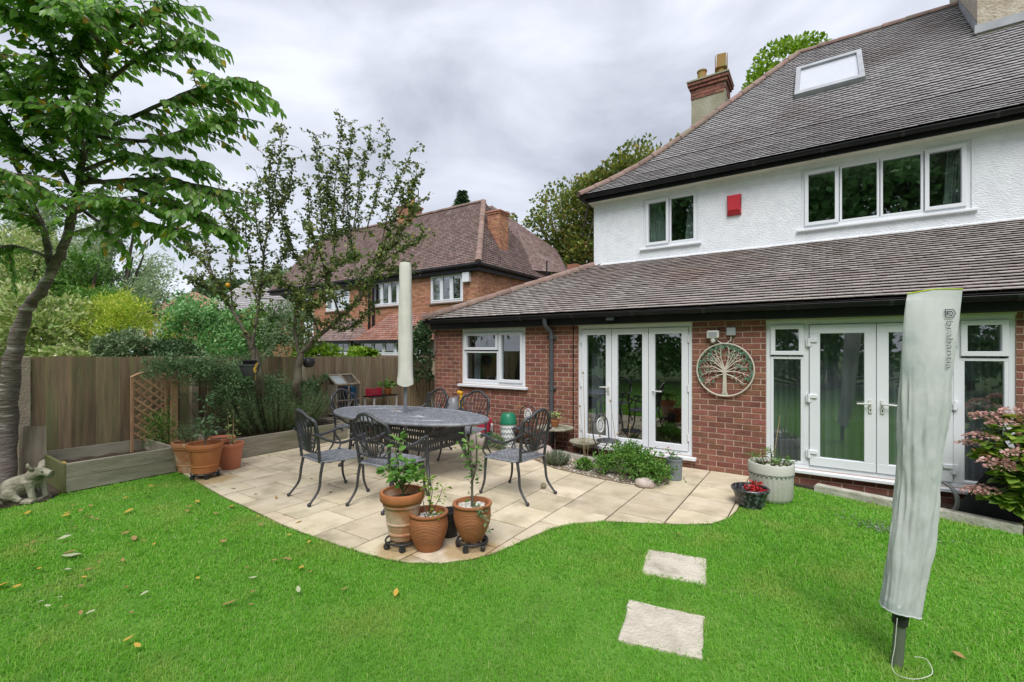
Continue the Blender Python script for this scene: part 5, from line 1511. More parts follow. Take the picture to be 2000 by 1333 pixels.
def bush(name, label, base, lobes, n, size, m, seed, tv=LEAF2_V, tf=LEAF2_F, cat='shrub', group=None, stems=6, up=.35, rand=.9, roll=.9, wid=1.0, woodm='bark', trunk=None, crown='foliage', **kw):
    root = empty(name, base, 0, label, cat, group)
    P, d = lobes_points(lobes, n, seed, **kw)
    r = np.random.default_rng(seed + 5)
    D = d + np.array([0, 0, up]) + r.normal(size=d.shape) * rand
    me = leaf_mesh(crown, P, D, r.uniform(size[0], size[1], len(P)), tv, tf, roll, wid, seed + 6)
    tag(put(crown, me, m, root), kind='stuff')
    mb = MB(); rr_ = random.Random(seed)
    zlow = 0.0
    if trunk:
        h_, r_ = trunk
        mb.tube([(0, 0, -.1), (rr_.uniform(-.1, .1), rr_.uniform(-.1, .1), h_ * .5), (rr_.uniform(-.2, .2), rr_.uniform(-.2, .2), h_)], [r_, r_ * .8, r_ * .6], 10)
        zlow = h_ * .75
    for k in range(stems):
        lx = lobes[k % len(lobes)]
        a = rr_.uniform(0, 6.28)
        end = Vector((lx[0] + math.cos(a) * lx[3] * .55, lx[1] + math.sin(a) * lx[4] * .55, lx[2] + lx[5] * rr_.uniform(.0, .6)))
        st = Vector((rr_.uniform(-.06, .06) * (1 if trunk else 2), rr_.uniform(-.06, .06), zlow))
        mid = st.lerp(end, .5) + Vector((rr_.uniform(-.1, .1), rr_.uniform(-.1, .1), .08))
        r0 = trunk[1] * .5 if trunk else max(.006, lx[5] * .02)
        mb.tube([st, mid, end], [r0, r0 * .7, r0 * .3], 6)
    mb.build('trunk' if trunk else 'stem', M[woodm], root, 60)
    return root
def ground(px, depth, z=0):
    p = at(px, 700, depth); return (p.x, p.y, z)
# shrubs and trees beyond the fence
bush('golden_shrub', 'golden yellow leaved shrub standing above the fence', ground(242, 9.6), [(0, 0, 2.0, .80, .75, .55), (-.40, .1, 2.25, .5, .5, .40), (.5, -.1, 2.2, .55, .5, .38), (0, 0, 2.5, .45, .45, .28)], 6500, (.05, .10), M['leaf_gold'], 41, wid=.42, up=.8, depth=.3, rough=.42, nf=3.5)
bush('laurel_bush', 'large mid green rounded bush standing above the fence', ground(398, 10.2), [(0, 0, 1.5, 1.05, .95, 1.25), (-.45, 0, 1.85, .65, .7, .80), (.5, 0, 1.75, .65, .7, .85)], 12500, (.05, .085), M['leaf_hedge'], 42, up=.7, depth=.16, rough=.30, gap=-.7, nf=3.2)
bush('variegated_shrub', 'cream and green variegated shrub behind the cherry trunk', ground(75, 9.0), [(0, 0, 1.85, 1.0, .8, .85), (-.7, .2, 2.2, .75, .7, .75), (.55, 0, 1.75, .65, .6, .6), (-.2, 0, 2.5, .6, .5, .45)], 9500, (.07, .12), M['leaf_varieg'], 43, up=.5, depth=.2, rough=.3, wid=.8)
bush('climber', 'yellow green climber spilling along the fence top', ground(110, 8.4), [(-.3, 0, 1.42, .75, .3, .26), (.5, 0, 1.40, .6, .3, .24)], 2600, (.06, .10), M['leaf_varieg'], 44, wid=1.1)
bush('viburnum', 'grey green shrub leaning over the fence top', ground(225, 8.5), [(0, 0, 1.5, .38, .4, .36), (.35, .1, 1.65, .35, .35, .3), (-.25, 0, 1.45, .25, .3, .22)], 2600, (.05, .08), M['leaf_grey'], 45, up=.2)
bush('dark_shrub', 'dark evergreen shrub between the golden and green bushes', ground(330, 8.9), [(0, 0, 1.35, .55, .5, .42), (.4, 0, 1.3, .4, .4, .34), (-.3, .1, 1.45, .35, .4, .35)], 3200, (.045, .075), M['leaf_dark'], 46)
bush('green_shrub', 'fresh green shrub between the variegated and golden shrubs', ground(160, 10.5), [(0, 0, 1.75, .7, .6, .65), (.3, 0, 2.2, .45, .4, .5)], 3600, (.05, .09), M['leaf_fresh'], 47)
bush('spindle_shrub', 'loose shrub of reddish and green leaves behind the variegated one', ground(165, 13.5), [(0, 0, 2.9, 1.1, .9, .8), (-.9, 0, 3.2, .8, .8, .7)], 3200, (.09, .16), M['leaf_autumn'], 48, depth=.3, gap=-.1)
bush('low_hedge', 'pale lime leaves showing along the fence top before the bay windows', ground(735, 11.8), [(-.55, 0, 1.35, .5, .3, .32), (.0, 0, 1.35, .5, .3, .30), (.6, .0, 1.35, .5, .3, .32)], 2600, (.06, .11), M['leaf_lime'], 49, wid=.9)
bush('lime_shrub', 'lime green shrub behind the trunk of the spreading apple tree', ground(630, 10.4), [(0, 0, 1.35, .45, .4, .40), (-.5, 0, 1.4, .4, .4, .34)], 2200, (.06, .10), M['leaf_lime'], 50)
bush('lilac_bush', 'loose green bush behind the trunk of the spindly apple tree', ground(490, 11.5), [(0, 0, 1.6, .7, .5, .9), (.5, 0, 2.0, .5, .5, .6), (-.4, 0, 1.9, .5, .5, .6)], 4200, (.06, .10), M['leaf_fresh'], 55, depth=.3, rough=.35, gap=-.3)
bush('privet', 'dull green shrub behind the apple trunks', ground(560, 10.4), [(0, 0, 1.5, .7, .4, .8), (.5, 0, 2.0, .5, .4, .6), (-.3, 0, 2.1, .45, .4, .55)], 5000, (.045, .075), M['leaf_grey'], 51)
bush('laurel', 'dark glossy shrub at the corner of the brick extension', ground(833, 11.3), [(0, 0, 1.3, .42, .4, .95), (.1, 0, 1.75, .36, .36, .5)], 2800, (.06, .10), M['leaf_dark'], 52)
def btree(name, lab, px, dist, lobes, n, size, m, seed, trunk, group=None, **kw):
    return bush(name, lab, ground(px, dist), lobes, n, size, M[m], seed, cat='tree', trunk=trunk, crown='crown', group=group, stems=12, **kw)
btree('birch_tree', 'tall feathery grey green tree behind the golden shrub', 235, 15, [(0, 0, 4.2, 1.6, 1.5, 1.7), (.8, 0, 3.2, 1.2, 1.2, 1.1), (-1.0, 0, 3.8, 1.2, 1.2, 1.3), (.2, 0, 5.6, 1.0, 1.0, .9), (1.3, 0, 2.6, .9, .9, .8)], 15000, (.09, .16), 'leaf_pale', 61, (3.0, .16), wid=.5, depth=.35, rough=.35, gap=-.15)
btree('willow_tree', 'pale green rounded tree filling the gap behind the golden shrub', 150, 13.5, [(0, 0, 2.9, 1.3, 1.1, 1.0), (1.3, 0, 2.6, 1.1, 1.0, .9), (-1.4, 0, 3.2, 1.2, 1.1, 1.1), (2.4, 0, 2.4, .9, .9, .8), (.2, 0, 3.8, .9, .9, .7)], 12000, (.08, .14), 'leaf_fresh', 70, (1.8, .12), wid=.6, depth=.3, rough=.32, gap=-.35)
btree('pear_tree', 'soft grey green tree behind the climbing shoots at the fence top', 20, 12.5, [(0, 0, 3.0, 1.3, 1.1, 1.2), (-1.3, 0, 3.6, 1.1, 1.1, 1.1), (.8, 0, 4.0, .9, .9, .9)], 9000, (.08, .14), 'leaf_varieg', 71, (1.8, .12), wid=.6, depth=.3, rough=.32, gap=-.3)
btree('cypress_tree', 'blue grey conifer behind the cherry crown', 60, 17, [(0, 0, 4.2, 1.7, 1.7, 1.4), (-1.6, 0, 5.0, 1.6, 1.5, 1.5), (.6, 0, 6.0, 1.3, 1.3, 1.4), (-.5, 0, 3.0, 1.8, 1.4, 1.0)], 12000, (.12, .22), 'leaf_pale', 62, (3.2, .2), wid=.35, depth=.3, gap=-.2)
btree('hazel_tree', 'distant green tree above the pink roof', 440, 38, [(0, 0, 5.2, 3.2, 3, 2.2), (-3.2, 0, 4.8, 2.4, 2.4, 1.9), (3.0, 0, 5.0, 2.4, 2.4, 1.9)], 6500, (.25, .42), 'leaf_dark', 63, (3.0, .3), depth=.2)
btree('ash_tree', 'distant green tree behind the brick house with grey roof', 560, 42, [(0, 0, 6.2, 3.4, 3, 2.6), (3.0, 0, 5.6, 2.6, 2.4, 2.2), (-2.5, 0, 5.4, 2.4, 2.4, 2.0)], 6500, (.26, .45), 'leaf_grey', 64, (3.5, .35), depth=.2)
btree('oak_tree', 'big oak turning yellow between the two houses', 1120, 27, [(0, 0, 9.2, 2.9, 2.6, 2.3), (2.4, 0, 10.0, 2.3, 2.2, 2.1), (-1.8, 0, 7.2, 2.1, 2.0, 1.7), (.4, 0, 6.6, 2.4, 2.2, 1.8), (4.2, .5, 10.6, 2.1, 2.0, 1.9), (-2.1, 0, 9.4, 1.5, 1.5, 1.2), (2.0, 0, 7.2, 2.2, 2.0, 1.9)], 17000, (.17, .30), 'leaf_autumn', 65, (6.0, .38), depth=.28, rough=.32, gap=-.1, gapf=1.5, nf=1.5)
btree('oak_tree', 'yellow green treetop showing behind the main roof ridge', 1565, 24, [(0, 0, 15.9, 2.2, 2.0, 1.9), (-1.3, 0, 14.8, 1.8, 1.7, 1.6), (1.2, 0, 15.6, 1.6, 1.6, 1.4), (0, 0, 12.5, 2.4, 2.4, 2.2)], 10500, (.16, .28), 'leaf_lime', 66, (11.5, .4), depth=.22, rough=.25, gap=-.4, gapf=1.6, nf=1.5)
btree('maple_tree', 'green brown treetop just behind the neighbouring roof ridge', 975, 30, [(0, 0, 9.2, 1.3, 1.3, 1.5), (-.9, 0, 10.0, 1.0, 1.0, .9), (.8, 0, 8.2, 1.0, 1.0, 1.0)], 4200, (.17, .28), 'leaf_autumn', 67, (7.0, .25), depth=.28)
# conifer tip: tiers of drooping sprays
cf = empty('spruce_tree', ground(903, 34), 0, 'dark pointed spruce top above the neighbouring roof', 'tree')
P_, D_ = [], []
r_ = np.random.default_rng(68)
for k in range(5200):
    h = r_.uniform(0, 1) ** .8
    a = r_.uniform(0, 6.283)
    R_ = (1 - h) * 2.6 * (.55 + .45 * abs(math.sin(h * 34))) * math.sqrt(r_.uniform(.15, 1))
    P_.append((math.cos(a) * R_, math.sin(a) * R_, 8.2 + h * 5.2 - R_ * .15)); D_.append((math.cos(a), math.sin(a), -.35 + r_.normal() * .3))
tag(put('crown', leaf_mesh('crown', P_, D_, r_.uniform(.25, .45, len(P_)), roll=.6, wid=.5, seed=3), M['leaf_dark'], cf), kind='stuff')
MB().tube([(0, 0, 0), (0, 0, 7), (0, 0, 13)], [.3, .18, .02], 8).build('trunk', M['bark'], cf)
# trees at the far end of the garden, behind the camera (they show in the panes)
for i, (x, y, s, mt) in enumerate(((-9.5, -11, 1.35, 'leaf_hedge'), (-4.5, -12.5, 1.5, 'leaf_fresh'), (.5, -11, 1.4, 'leaf_hedge'), (5.0, -12.5, 1.5, 'leaf_grey'), (9.5, -11, 1.4, 'leaf_hedge'), (14, -9, 1.1, 'leaf_fresh'), (-14, -9, 1.1, 'leaf_grey'))):
    lab = ['broad green tree behind the far garden fence', 'broad green tree behind the far garden fence'][i % 2]
    bush('garden_tree', lab, (x, y, 0), [(0, 0, 5.5 * s, 2.6 * s, 2.4 * s, 2.6 * s), (1.2 * s, .3, 7.4 * s, 1.8 * s, 1.8 * s, 1.8 * s), (-1.3 * s, 0, 6.6 * s, 1.8 * s, 1.8 * s, 1.9 * s), (0, 0, 3.2 * s, 2.4 * s, 2.0 * s, 1.6 * s)], 6500, (.28, .5), M[mt], 80 + i, cat='tree', trunk=(4.0 * s, .22), crown='crown', group='trees behind the far garden fence', stems=8, depth=.25, gap=-.5, gapf=1.2, nf=1.2)

# clipped hedge closing the far end of the garden
bush('boundary_hedge', 'tall mixed hedge closing the far end of the lawn', (0, -9.6, 0), [(x, .3 * math.sin(x), 1.6, 1.25, .8, 1.9 + .3 * math.sin(x * 2.1)) for x in np.arange(-11, 12.1, 1.5)], 24000, (.18, .32), M['leaf_hedge'], 69, cat='hedge', stems=16, depth=.1)
# ---- planting in the raised beds and along the wall
def spiky(name, label, base, R_, H_, n, size, m, seed, cat='plant', stemmed=60, spread=1.0):
    """rosemary / lavender: many upright stems densely set with needles"""
    root = empty(name, base, 0, label, cat)
    r = np.random.default_rng(seed)
    P, D, st = [], [], MB()
    per = max(4, n // stemmed)
    for k in range(stemmed):
        a = r.uniform(0, 6.283); q = math.sqrt(r.uniform(0, 1))
        foot = np.array([math.cos(a) * q * R_[0] * .55, math.sin(a) * q * R_[1] * .55, 0])
        tip = np.array([math.cos(a) * q * R_[0] * spread, math.sin(a) * q * R_[1] * spread, H_ * r.uniform(.6, 1.05) * (1 - .35 * q)])
        mid = (foot + tip) / 2 + np.array([foot[0] * .25, foot[1] * .25, H_ * .06])
        st.tube([tuple(foot), tuple(mid), tuple(tip)], [.004, .003, .0015], 4, cap=False)
        for j in range(per):
            t = r.uniform(.12, 1.0)
            p = (1 - t) ** 2 * foot + 2 * t * (1 - t) * mid + t * t * tip
            ax = nrm((tip - foot)[None])[0]
            P.append(p); D.append(ax * .9 + r.normal(size=3) * .65)
    put('stem', st.mesh('stem'), M['greenstem'], root)
    tag(put('foliage', leaf_mesh('foliage', P, D, r.uniform(size[0], size[1], len(P)), NEEDLE_V, NEEDLE_F, roll=1.0, wid=1.5, seed=seed), m, root), kind='stuff')
    return root
spiky('rosemary', 'big bushy rosemary in the long raised bed', (-7.62, 4.18, .25), (.56, 1.0), .92, 32000, (.028, .05), M['leaf_rosemary'], 90, 'shrub', 420)
bush('juniper', 'dark spreading evergreen reaching over the lattice trellis', (-7.95, 3.25, .2), [(0, -.15, .90, .34, .52, .46), (.1, .45, .75, .42, .58, .52), (.05, -.45, 1.12, .2, .4, .18), (-.1, .8, .9, .25, .45, .4)], 12000, (.03, .06), M['leaf_rosemary'], 91, wid=.5, depth=.3, gap=-.2, gapf=8)
bush('herb_clump', 'light green herb growing up the foot of the trellis', (-7.85, 2.62, .15), [(0, 0, .28, .14, .22, .34)], 1500, (.02, .045), M['leaf_fresh'], 92, wid=.45, depth=.4, gap=-.2, gapf=10, woodm='greenstem')
bush('ivy', 'green leaves hiding the fence behind the cold frame', (-8.18, 5.0, .3), [(0, -.1, .55, .12, .45, .42), (0, .3, .85, .1, .25, .22)], 1700, (.04, .07), M['leaf_rosemary'], 93)
spiky('lavender', 'small grey green lavender clump at the edge of the paving', (-3.06, 5.66, .018), (.20, .20), .22, 3600, (.02, .04), M['leaf_lav'], 94, 'plant', 150)
bush('geranium_plant', 'large ferny green plant sprawling over the paving by the folding doors', (-1.95, 5.62, .02), [(0, 0, .15, .38, .28, .20), (-.1, .08, .25, .26, .22, .16), (.30, -.08, .12, .24, .21, .14), (-.34, 0, .11, .18, .18, .12)], 7000, (.022, .05), M['leaf_fresh'], 95, cat='plant', wid=.75, depth=.35, rough=.35, gap=-.35, gapf=14, nf=6, woodm='greenstem')
bush('seedling', 'small bright green plant on the gravel strip', (-2.62, 5.62, .02), [(0, 0, .06, .10, .10, .08)], 360, (.03, .05), M['leaf_fresh'], 96, cat='plant', woodm='greenstem')
bush('alchemilla', 'low yellow green plant by the pale rocks', (-4.35, 5.98, .02), [(0, 0, .09, .20, .14, .12)], 1100, (.018, .035), M['leaf_grey'], 97, cat='plant', woodm='greenstem', gap=-.6)
bush('sedum', 'small tuft of leaves beside the table leg', (-5.0, 6.05, .01), [(0, 0, .10, .16, .12, .14)], 700, (.025, .05), M['leaf_fresh'], 98, cat='plant', woodm='greenstem')
def stalks(name, label, base, tips, seedheads=True, m='drystem', r=.005):
    root = empty(name, base, 0, label, 'plant')
    rr_ = random.Random(5)
    for (x, y, z) in tips:
        MB().tube([(x * .2, y * .2, 0), (x * .6 + rr_.uniform(-.02, .02), y * .6, z * .5), (x, y, z)], [r, r * .8, r * .5], 5).build('stalk', M[m], root)
        if seedheads: MB().ball((x, y, z), .014, 6, 1.3).build('seed_head', M[m], root, 60)
    return root
stalks('dry_stalks', 'tall dry seed stalks rising from the ferny plant', (-2.15, 5.75, .02), [(-.16, .02, .93), (-.05, .0, .50), (.10, .05, .62), (-.30, .0, .45)])
stalks('dry_stalks', 'thin speckled flower stalks in front of the left folding door', (-2.75, 5.95, .02), [(-.04, .0, 1.28), (-.10, .02, .80), (.06, .0, .62)])

# ---- hydrangea by the right-hand kerb
hy = empty('hydrangea', (1.72, 5.95, 0), 0, 'hydrangea with fading pink flower heads by the right hand glazed door', 'shrub')
rr = random.Random(77)
HP, HD, HS, FP, FD = [], [], [], [], []
heads = [at(1975, 808, 4.25), at(1925, 815, 4.35), at(1897, 870, 4.4), at(1960, 830, 4.2), at(1915, 855, 4.3), at(1958, 915, 4.1), at(1925, 960, 4.2), at(1905, 962, 4.25), at(1945, 905, 4.15), at(1990, 890, 4.0), at(2030, 800, 4.1), at(2060, 850, 4.0), at(2100, 780, 4.2), at(2080, 930, 3.9), at(1998, 815, 4.3)]
hb = Vector((1.72, 5.95, 0))
for i, q in enumerate(heads):
    foot = hb + Vector((rr.uniform(-.12, .12), rr.uniform(-.1, .1), 0)); top = q
    mid = foot.lerp(top, .55) + Vector((0, 0, .10))
    MB().tube([foot, mid, top], [.011, .009, .006], 6).build('stem', M['redstem'], hy, 60, world=True)
    n = rr.randint(90, 120); w = rr.uniform(.085, .12)
    for k in range(n):
        a, u = rr.uniform(0, 6.283), math.sqrt(rr.random())
        p = top + Vector((math.cos(a) * u * w, math.sin(a) * u * w, .045 * (1 - u * u) + rr.uniform(-.012, .012)))
        FP.append(tuple(p)); FD.append((math.cos(a) + rr.gauss(0, .5), math.sin(a) + rr.gauss(0, .5), rr.uniform(-.3, .4)))
    for k in range(46):
        t = rr.uniform(.2, .97); p = foot.lerp(mid, t / .55) if t < .55 else mid.lerp(top, (t - .55) / .45)
        a = rr.uniform(0, 6.283)
        HP.append(tuple(p)); HD.append((math.cos(a), math.sin(a), rr.uniform(-.45, .35))); HS.append(rr.uniform(.08, .14))
tag(put('foliage', leaf_mesh('foliage', HP, HD, HS, LEAF6_V, LEAF6_F, .35, 1.35, 9), M['leaf_hyd'], hy, world=True), kind='stuff')
tag(put('flower_heads', leaf_mesh('flowers', FP, FD, RNG.uniform(.022, .036, len(FP)), LEAF2_V, LEAF2_F, .5, 1.4, 10), M['petal_pink'], hy, world=True), kind='stuff')
# ================================================================ DINING SET
def lattice(mb, inside, x0, x1, y0, y1, z, sp, w, th):
    """diagonal cast lattice clipped to inside(x,y); the two directions sit at slightly different heights"""
    for s_, dz in ((1, 0.0), (-1, -.0022)):
        d = Vector((math.cos(R(45)), s_ * math.sin(R(45)), 0)); n = Vector((-d.y, d.x, 0))
        ext = math.hypot(x1 - x0, y1 - y0) / 2
        c = Vector(((x0 + x1) / 2, (y0 + y1) / 2, 0))
        k = -int(ext / sp) - 1
        while k * sp < ext:
            o = c + n * (k * sp)
            ts = [t for t in np.linspace(-ext, ext, 160) if inside(o.x + d.x * t, o.y + d.y * t)]
            if len(ts) > 2:
                a, b = o + d * ts[0], o + d * ts[-1]
                e = n * (w / 2)
                mb.loft([[(p.x, p.y, z + dz - th) for p in (a - e, b - e, b + e, a + e)], [(p.x, p.y, z + dz) for p in (a - e, b - e, b + e, a + e)]])
            k += 1
def spiral(c, r0, turns, n=22, start=0, sgn=1):
    return [(c[0] + sgn * math.cos(start + t * turns * 2 * math.pi) * r0 * (1 - .8 * t), c[1] + math.sin(start + t * turns * 2 * math.pi) * r0 * (1 - .8 * t)) for t in np.linspace(0, 1, n)]

def make_chair(label):
    t = empty('garden_chair', (0, 0, 0), 0, label, 'chair', 'cast metal chairs round the oval table')
    sw, sd, sz = .25, .24, .43
    # seat
    seat = MB()
    def ins(x, y): return abs(x) < sw - .01 + .02 * (y / sd) and -sd + .01 < y < sd - .01 + .02 * (1 - (x / sw) ** 2)
    lattice(seat, ins, -sw - .02, sw + .02, -sd, sd + .03, sz, .042, .017, .008)
    rim = [(-sw + .02, -sd, sz), (sw - .02, -sd, sz), (sw + .01, 0, sz), (sw + .02, sd - .02, sz), (sw * .6, sd + .015, sz), (0, sd + .025, sz), (-sw * .6, sd + .015, sz), (-sw - .02, sd - .02, sz), (-sw - .01, 0, sz), (-sw + .02, -sd, sz)]
    seat.tube([(x, y, z - .004) for x, y, z in rim], .012, 8, cap=False)
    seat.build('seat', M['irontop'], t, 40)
    # back: plane leaning backwards
    def bp(u, v):
        k = (v - .43) / .55
        return Vector((u, -sd - .015 - .13 * k ** 1.3 + .05 * (u / .25) ** 2 * max(0, k), v))
    outl = [(-.215, .43), (-.225, .55), (-.24, .70), (-.252, .80), (-.243, .862), (-.20, .893), (-.155, .905), (-.10, .948), (-.05, .968), (0, .975), (.05, .968), (.10, .948), (.155, .905), (.20, .893), (.243, .862), (.252, .80), (.24, .70), (.225, .55), (.215, .43)]
    fr = MB(); fr.tube([bp(u, max(v, .431)) for u, v in outl], [.016] * 4 + [.019] * 11 + [.016] * 4, 8)
    fr.tube([bp(-.222, .53), bp(0, .515), bp(.222, .53)], .011, 6)
    back = fr.build('backrest', M['iron'], t, 50)
    ribs = [[(-.01, .52), (-.02, .66), (-.035, .80), (-.03, .95)], [(.01, .52), (.02, .66), (.035, .80), (.03, .95)], [(-.03, .52), (-.06, .66), (-.10, .80), (-.08, .945)], [(.03, .52), (.06, .66), (.10, .80), (.08, .945)],
            [(-.05, .52), (-.10, .68), (-.16, .80), (-.16, .90)], [(.05, .52), (.10, .68), (.16, .80), (.16, .90)], [(-.09, .525), (-.19, .68), (-.215, .78), (-.225, .87)], [(.09, .525), (.19, .68), (.215, .78), (.225, .87)],
            [(-.14, .53), (-.20, .58), (-.228, .66)], [(.14, .53), (.20, .58), (.228, .66)]]
    for c in ribs:
        pts = smooth_path([bp(u, max(v, .431)) for u, v in c], 4)
        MB().tube(pts, [.0095] * len(pts), 6, flat=.7).build('rib', M['iron'], back, 50)
    for s_ in (-1, 1):
        MB().tube([bp(u, v) for u, v in spiral((s_ * .125, .615), .062, 1.35, 26, .5, s_)], [.010] * 20 + [.008] * 6, 6).build('scroll', M['iron'], back, 50)
    for s_ in (-1, 1):
        a = smooth_path([Vector((s_ * .248, -.33, .745)), Vector((s_ * .285, -.20, .665)), Vector((s_ * .30, -.07, .625)), Vector((s_ * .30, .06, .635)), Vector((s_ * .292, .17, .665)), Vector((s_ * .285, .235, .672)), Vector((s_ * .28, .255, .655)), Vector((s_ * .28, .245, .635))], 4)
        am = MB(); am.tube(a, [.013] * 9 + [.017] * (len(a) - 9), 8)
        am.tube(smooth_path([Vector((s_ * .255, .20, .43)), Vector((s_ * .275, .235, .50)), Vector((s_ * .285, .19, .58)), Vector((s_ * .287, .15, .655))], 4), .011, 8)
        am.build('armrest', M['iron'], t, 50)
    for s_ in (-1, 1):
        for yf, ye, yb in ((1, .245, .285), (-1, -.275, -.375)):
            p = smooth_path([Vector((s_ * .232, yf * .225, .435)), Vector((s_ * .236, (yf * .23 + ye) / 2, .30)), Vector((s_ * .242, ye, .15)), Vector((s_ * .252, yb, .022))], 5)
            lg = MB(); lg.tube(p, [.017 - .005 * i / (len(p) - 1) for i in range(len(p))], 8)
            lg.ball((s_ * .253, yb + yf * .006, .021), .021, 6)
            lg.build('leg', M['iron'], t, 50)
    return t
chair0 = make_chair('x')
chairs = [((-4.56, 3.14), R(-8), 'dark cast metal chair turned away from the raised beds, its back to the lawn'),
          ((-3.83, 3.36), R(4), 'dark cast metal chair with its back to the terracotta pots'),
          ((-2.86, 4.30), R(84), 'dark cast metal chair at the rounded table end nearest the folding doors'),
          ((-6.06, 4.62), R(-84), 'grey cast metal chair at the rounded table end nearest the cold frame'),
          ((-5.22, 5.20), R(174), 'grey cast metal chair on the wall side nearest the fence'),
          ((-4.38, 5.22), R(186), 'grey cast metal chair on the wall side below the kitchen window')]
for i, (xy, rz, lab) in enumerate(chairs):
    o = chair0 if i == 0 else copy_tree(chair0)
    o.location = (*xy, .009); o.rotation_euler = (0, 0, rz); o['label'] = lab

TC = (-4.70, 4.385); TA, TB, TPH, TZ = 1.30, .66, .036, .74
tb = empty('oval_table', (*TC, .009), TPH, 'oval cast metal dining table with pierced top standing on the patio', 'table')
top = MB()
def ine(x, y): return (x / (TA - .03)) ** 2 + (y / (TB - .03)) ** 2 < 1
lattice(top, ine, -TA, TA, -TB, TB, TZ, .048, .026, .010)
top.tube([(TA * .985 * math.cos(a), TB * .975 * math.sin(a), TZ - .012) for a in np.linspace(0, 2 * math.pi, 97)], .02, 8, cap=False)
for f_ in (.33, .66): top.tube([(TA * f_ * math.cos(a), TB * f_ * math.sin(a), TZ - .004) for a in np.linspace(0, 2 * math.pi, 65)], .012, 6, cap=False)
top.lathe([(.06, -.012), (.075, -.004), (.075, .004), (.03, .006)], 20, (-.08, .06, TZ), False, False)
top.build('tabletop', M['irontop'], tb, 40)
# pierced apron box under the top
def apron(a, b, z0, z1):
    a, b = Vector(a), Vector(b); d = (b - a); L_ = d.length; d.normalize(); n = Vector((-d.y, d.x, 0)) * .006
    mb = MB()
    def strip(s0, s1, za, zb):
        p, q = a + d * s0, a + d * s1
        mb.loft([[(p - n) + Vector((0, 0, za)), (q - n) + Vector((0, 0, za)), (q + n) + Vector((0, 0, za)), (p + n) + Vector((0, 0, za))], [(p - n) + Vector((0, 0, zb)), (q - n) + Vector((0, 0, zb)), (q + n) + Vector((0, 0, zb)), (p + n) + Vector((0, 0, zb))]])
    strip(0, L_, z0, z0 + .045); strip(0, L_, z1 - .045, z1); strip(0, L_, (z0 + z1) / 2 - .028, (z0 + z1) / 2 + .028)
    k = int(L_ / .045)
    for i in range(k):
        c = (i + .5) * L_ / k
        strip(c - .011, c + .011, z0 + .045, (z0 + z1) / 2 - .028); strip(c - .011, c + .011, (z0 + z1) / 2 + .028, z1 - .045)
    mb.build('apron_panel', M['iron'], tb)
ax, ay = .70, .36
za, zb = .36, .60
apron((-ax, -ay, 0), (ax, -ay, 0), za, zb); apron((ax, -ay, 0), (ax, ay, 0), za, zb); apron((ax, ay, 0), (-ax, ay, 0), za, zb); apron((-ax, ay, 0), (-ax, -ay, 0), za, zb)
for sx in (-1, 1):
    for sy in (-1, 1):
        p = smooth_path([Vector((sx * ax, sy * ay, TZ - .02)), Vector((sx * ax, sy * ay, .45)), Vector((sx * (ax + .03), sy * (ay + .02), .2)), Vector((sx * (ax + .12), sy * (ay + .09), .02))], 5)
        lg = MB(); lg.tube(p, [.026 - .008 * i / (len(p) - 1) for i in range(len(p))], 8); lg.ball((sx * (ax + .125), sy * (ay + .095), .024), .024, 6)
        lg.build('leg', M['iron'], tb, 50)
        bp_ = smooth_path([Vector((sx * ax, sy * ay, .58)), Vector((sx * (ax + .10), sy * (ay + .04), .62)), Vector((sx * (ax + .22), sy * (ay + .08), .715))], 4)
        MB().tube(bp_, .013, 6).build('brace', M['iron'], tb, 50)
for (x, y, s_, c) in ((-.25, .05, .05, 'whiteware'), (.28, -.12, .07, 'whiteware'), (-.45, .2, .03, 'fallen_y')):
    P = [(x, y), (x + s_, y + s_ * .2), (x + s_ * 1.3, y + s_ * .6), (x + s_ * .3, y + s_ * .5)]
    o = MB().prism([(TC[0] + a, TC[1] + b) for a, b in P], .009 + TZ + .004, .009 + TZ + .010).build('paper_scrap' if c == 'whiteware' else 'fallen_leaf', M[c])
    tag(o, {-.25: 'small white scrap lying on the oval table beside the parasol pole', .28: 'larger white scrap lying on the oval table before the kitchen window chair', -.45: 'yellow leaf lying on the oval table'}[x], 'scrap' if c == 'whiteware' else 'leaf')

# closed parasol through the table, under a pale sleeve
pa = empty('parasol', (TC[0] - .09, TC[1] + .06, .009), 0, 'closed garden parasol in a pale sleeve standing through the oval table', 'parasol')
MB().lathe([(.24, 0), (.25, .03), (.23, .06), (.08, .085), (.045, .10), (.04, .30), (.03, .31)], 28).build('base', M['blackplastic'], pa, 40)
MB().tube([(0, 0, .08), (0, 0, 1.35)], .024, 14).build('pole', M['parpole'], pa, 40)
def sleeve(z0, z1, ra, rb, n=40, m=26, seed=2, sx=1.0):
    rings = []
    for j in range(m + 1):
        t = j / m; z = z0 + (z1 - z0) * t
        r_ = ra + (rb - ra) * t
        if t > .97: r_ *= .92
        ring = []
        for i in range(n):
            a = 2 * math.pi * i / n
            w = 1 + .09 * mnoise.noise((math.cos(a) * 1.6 + seed, math.sin(a) * 1.6, z * 1.4)) + .05 * mnoise.noise((math.cos(a) * 4, math.sin(a) * 4 + seed, z * 5))
            if t < .06: w *= 1 + .10 * math.sin(a * 3 + 1)
            ring.append((math.cos(a) * r_ * w * sx, math.sin(a) * r_ * w, z + (.02 * math.sin(a * 2) if t < .06 else 0)))
        rings.append(ring)
    return rings
sl = MB(); R_ = sleeve(1.13, 2.83, .105, .082)
cap_c = [(x * .5, y * .5, z + .01) for x, y, z in R_[-1]]
sl.loft(R_ + [cap_c], True, False, True); sl.build('sleeve', M['canvas'], pa, 60)

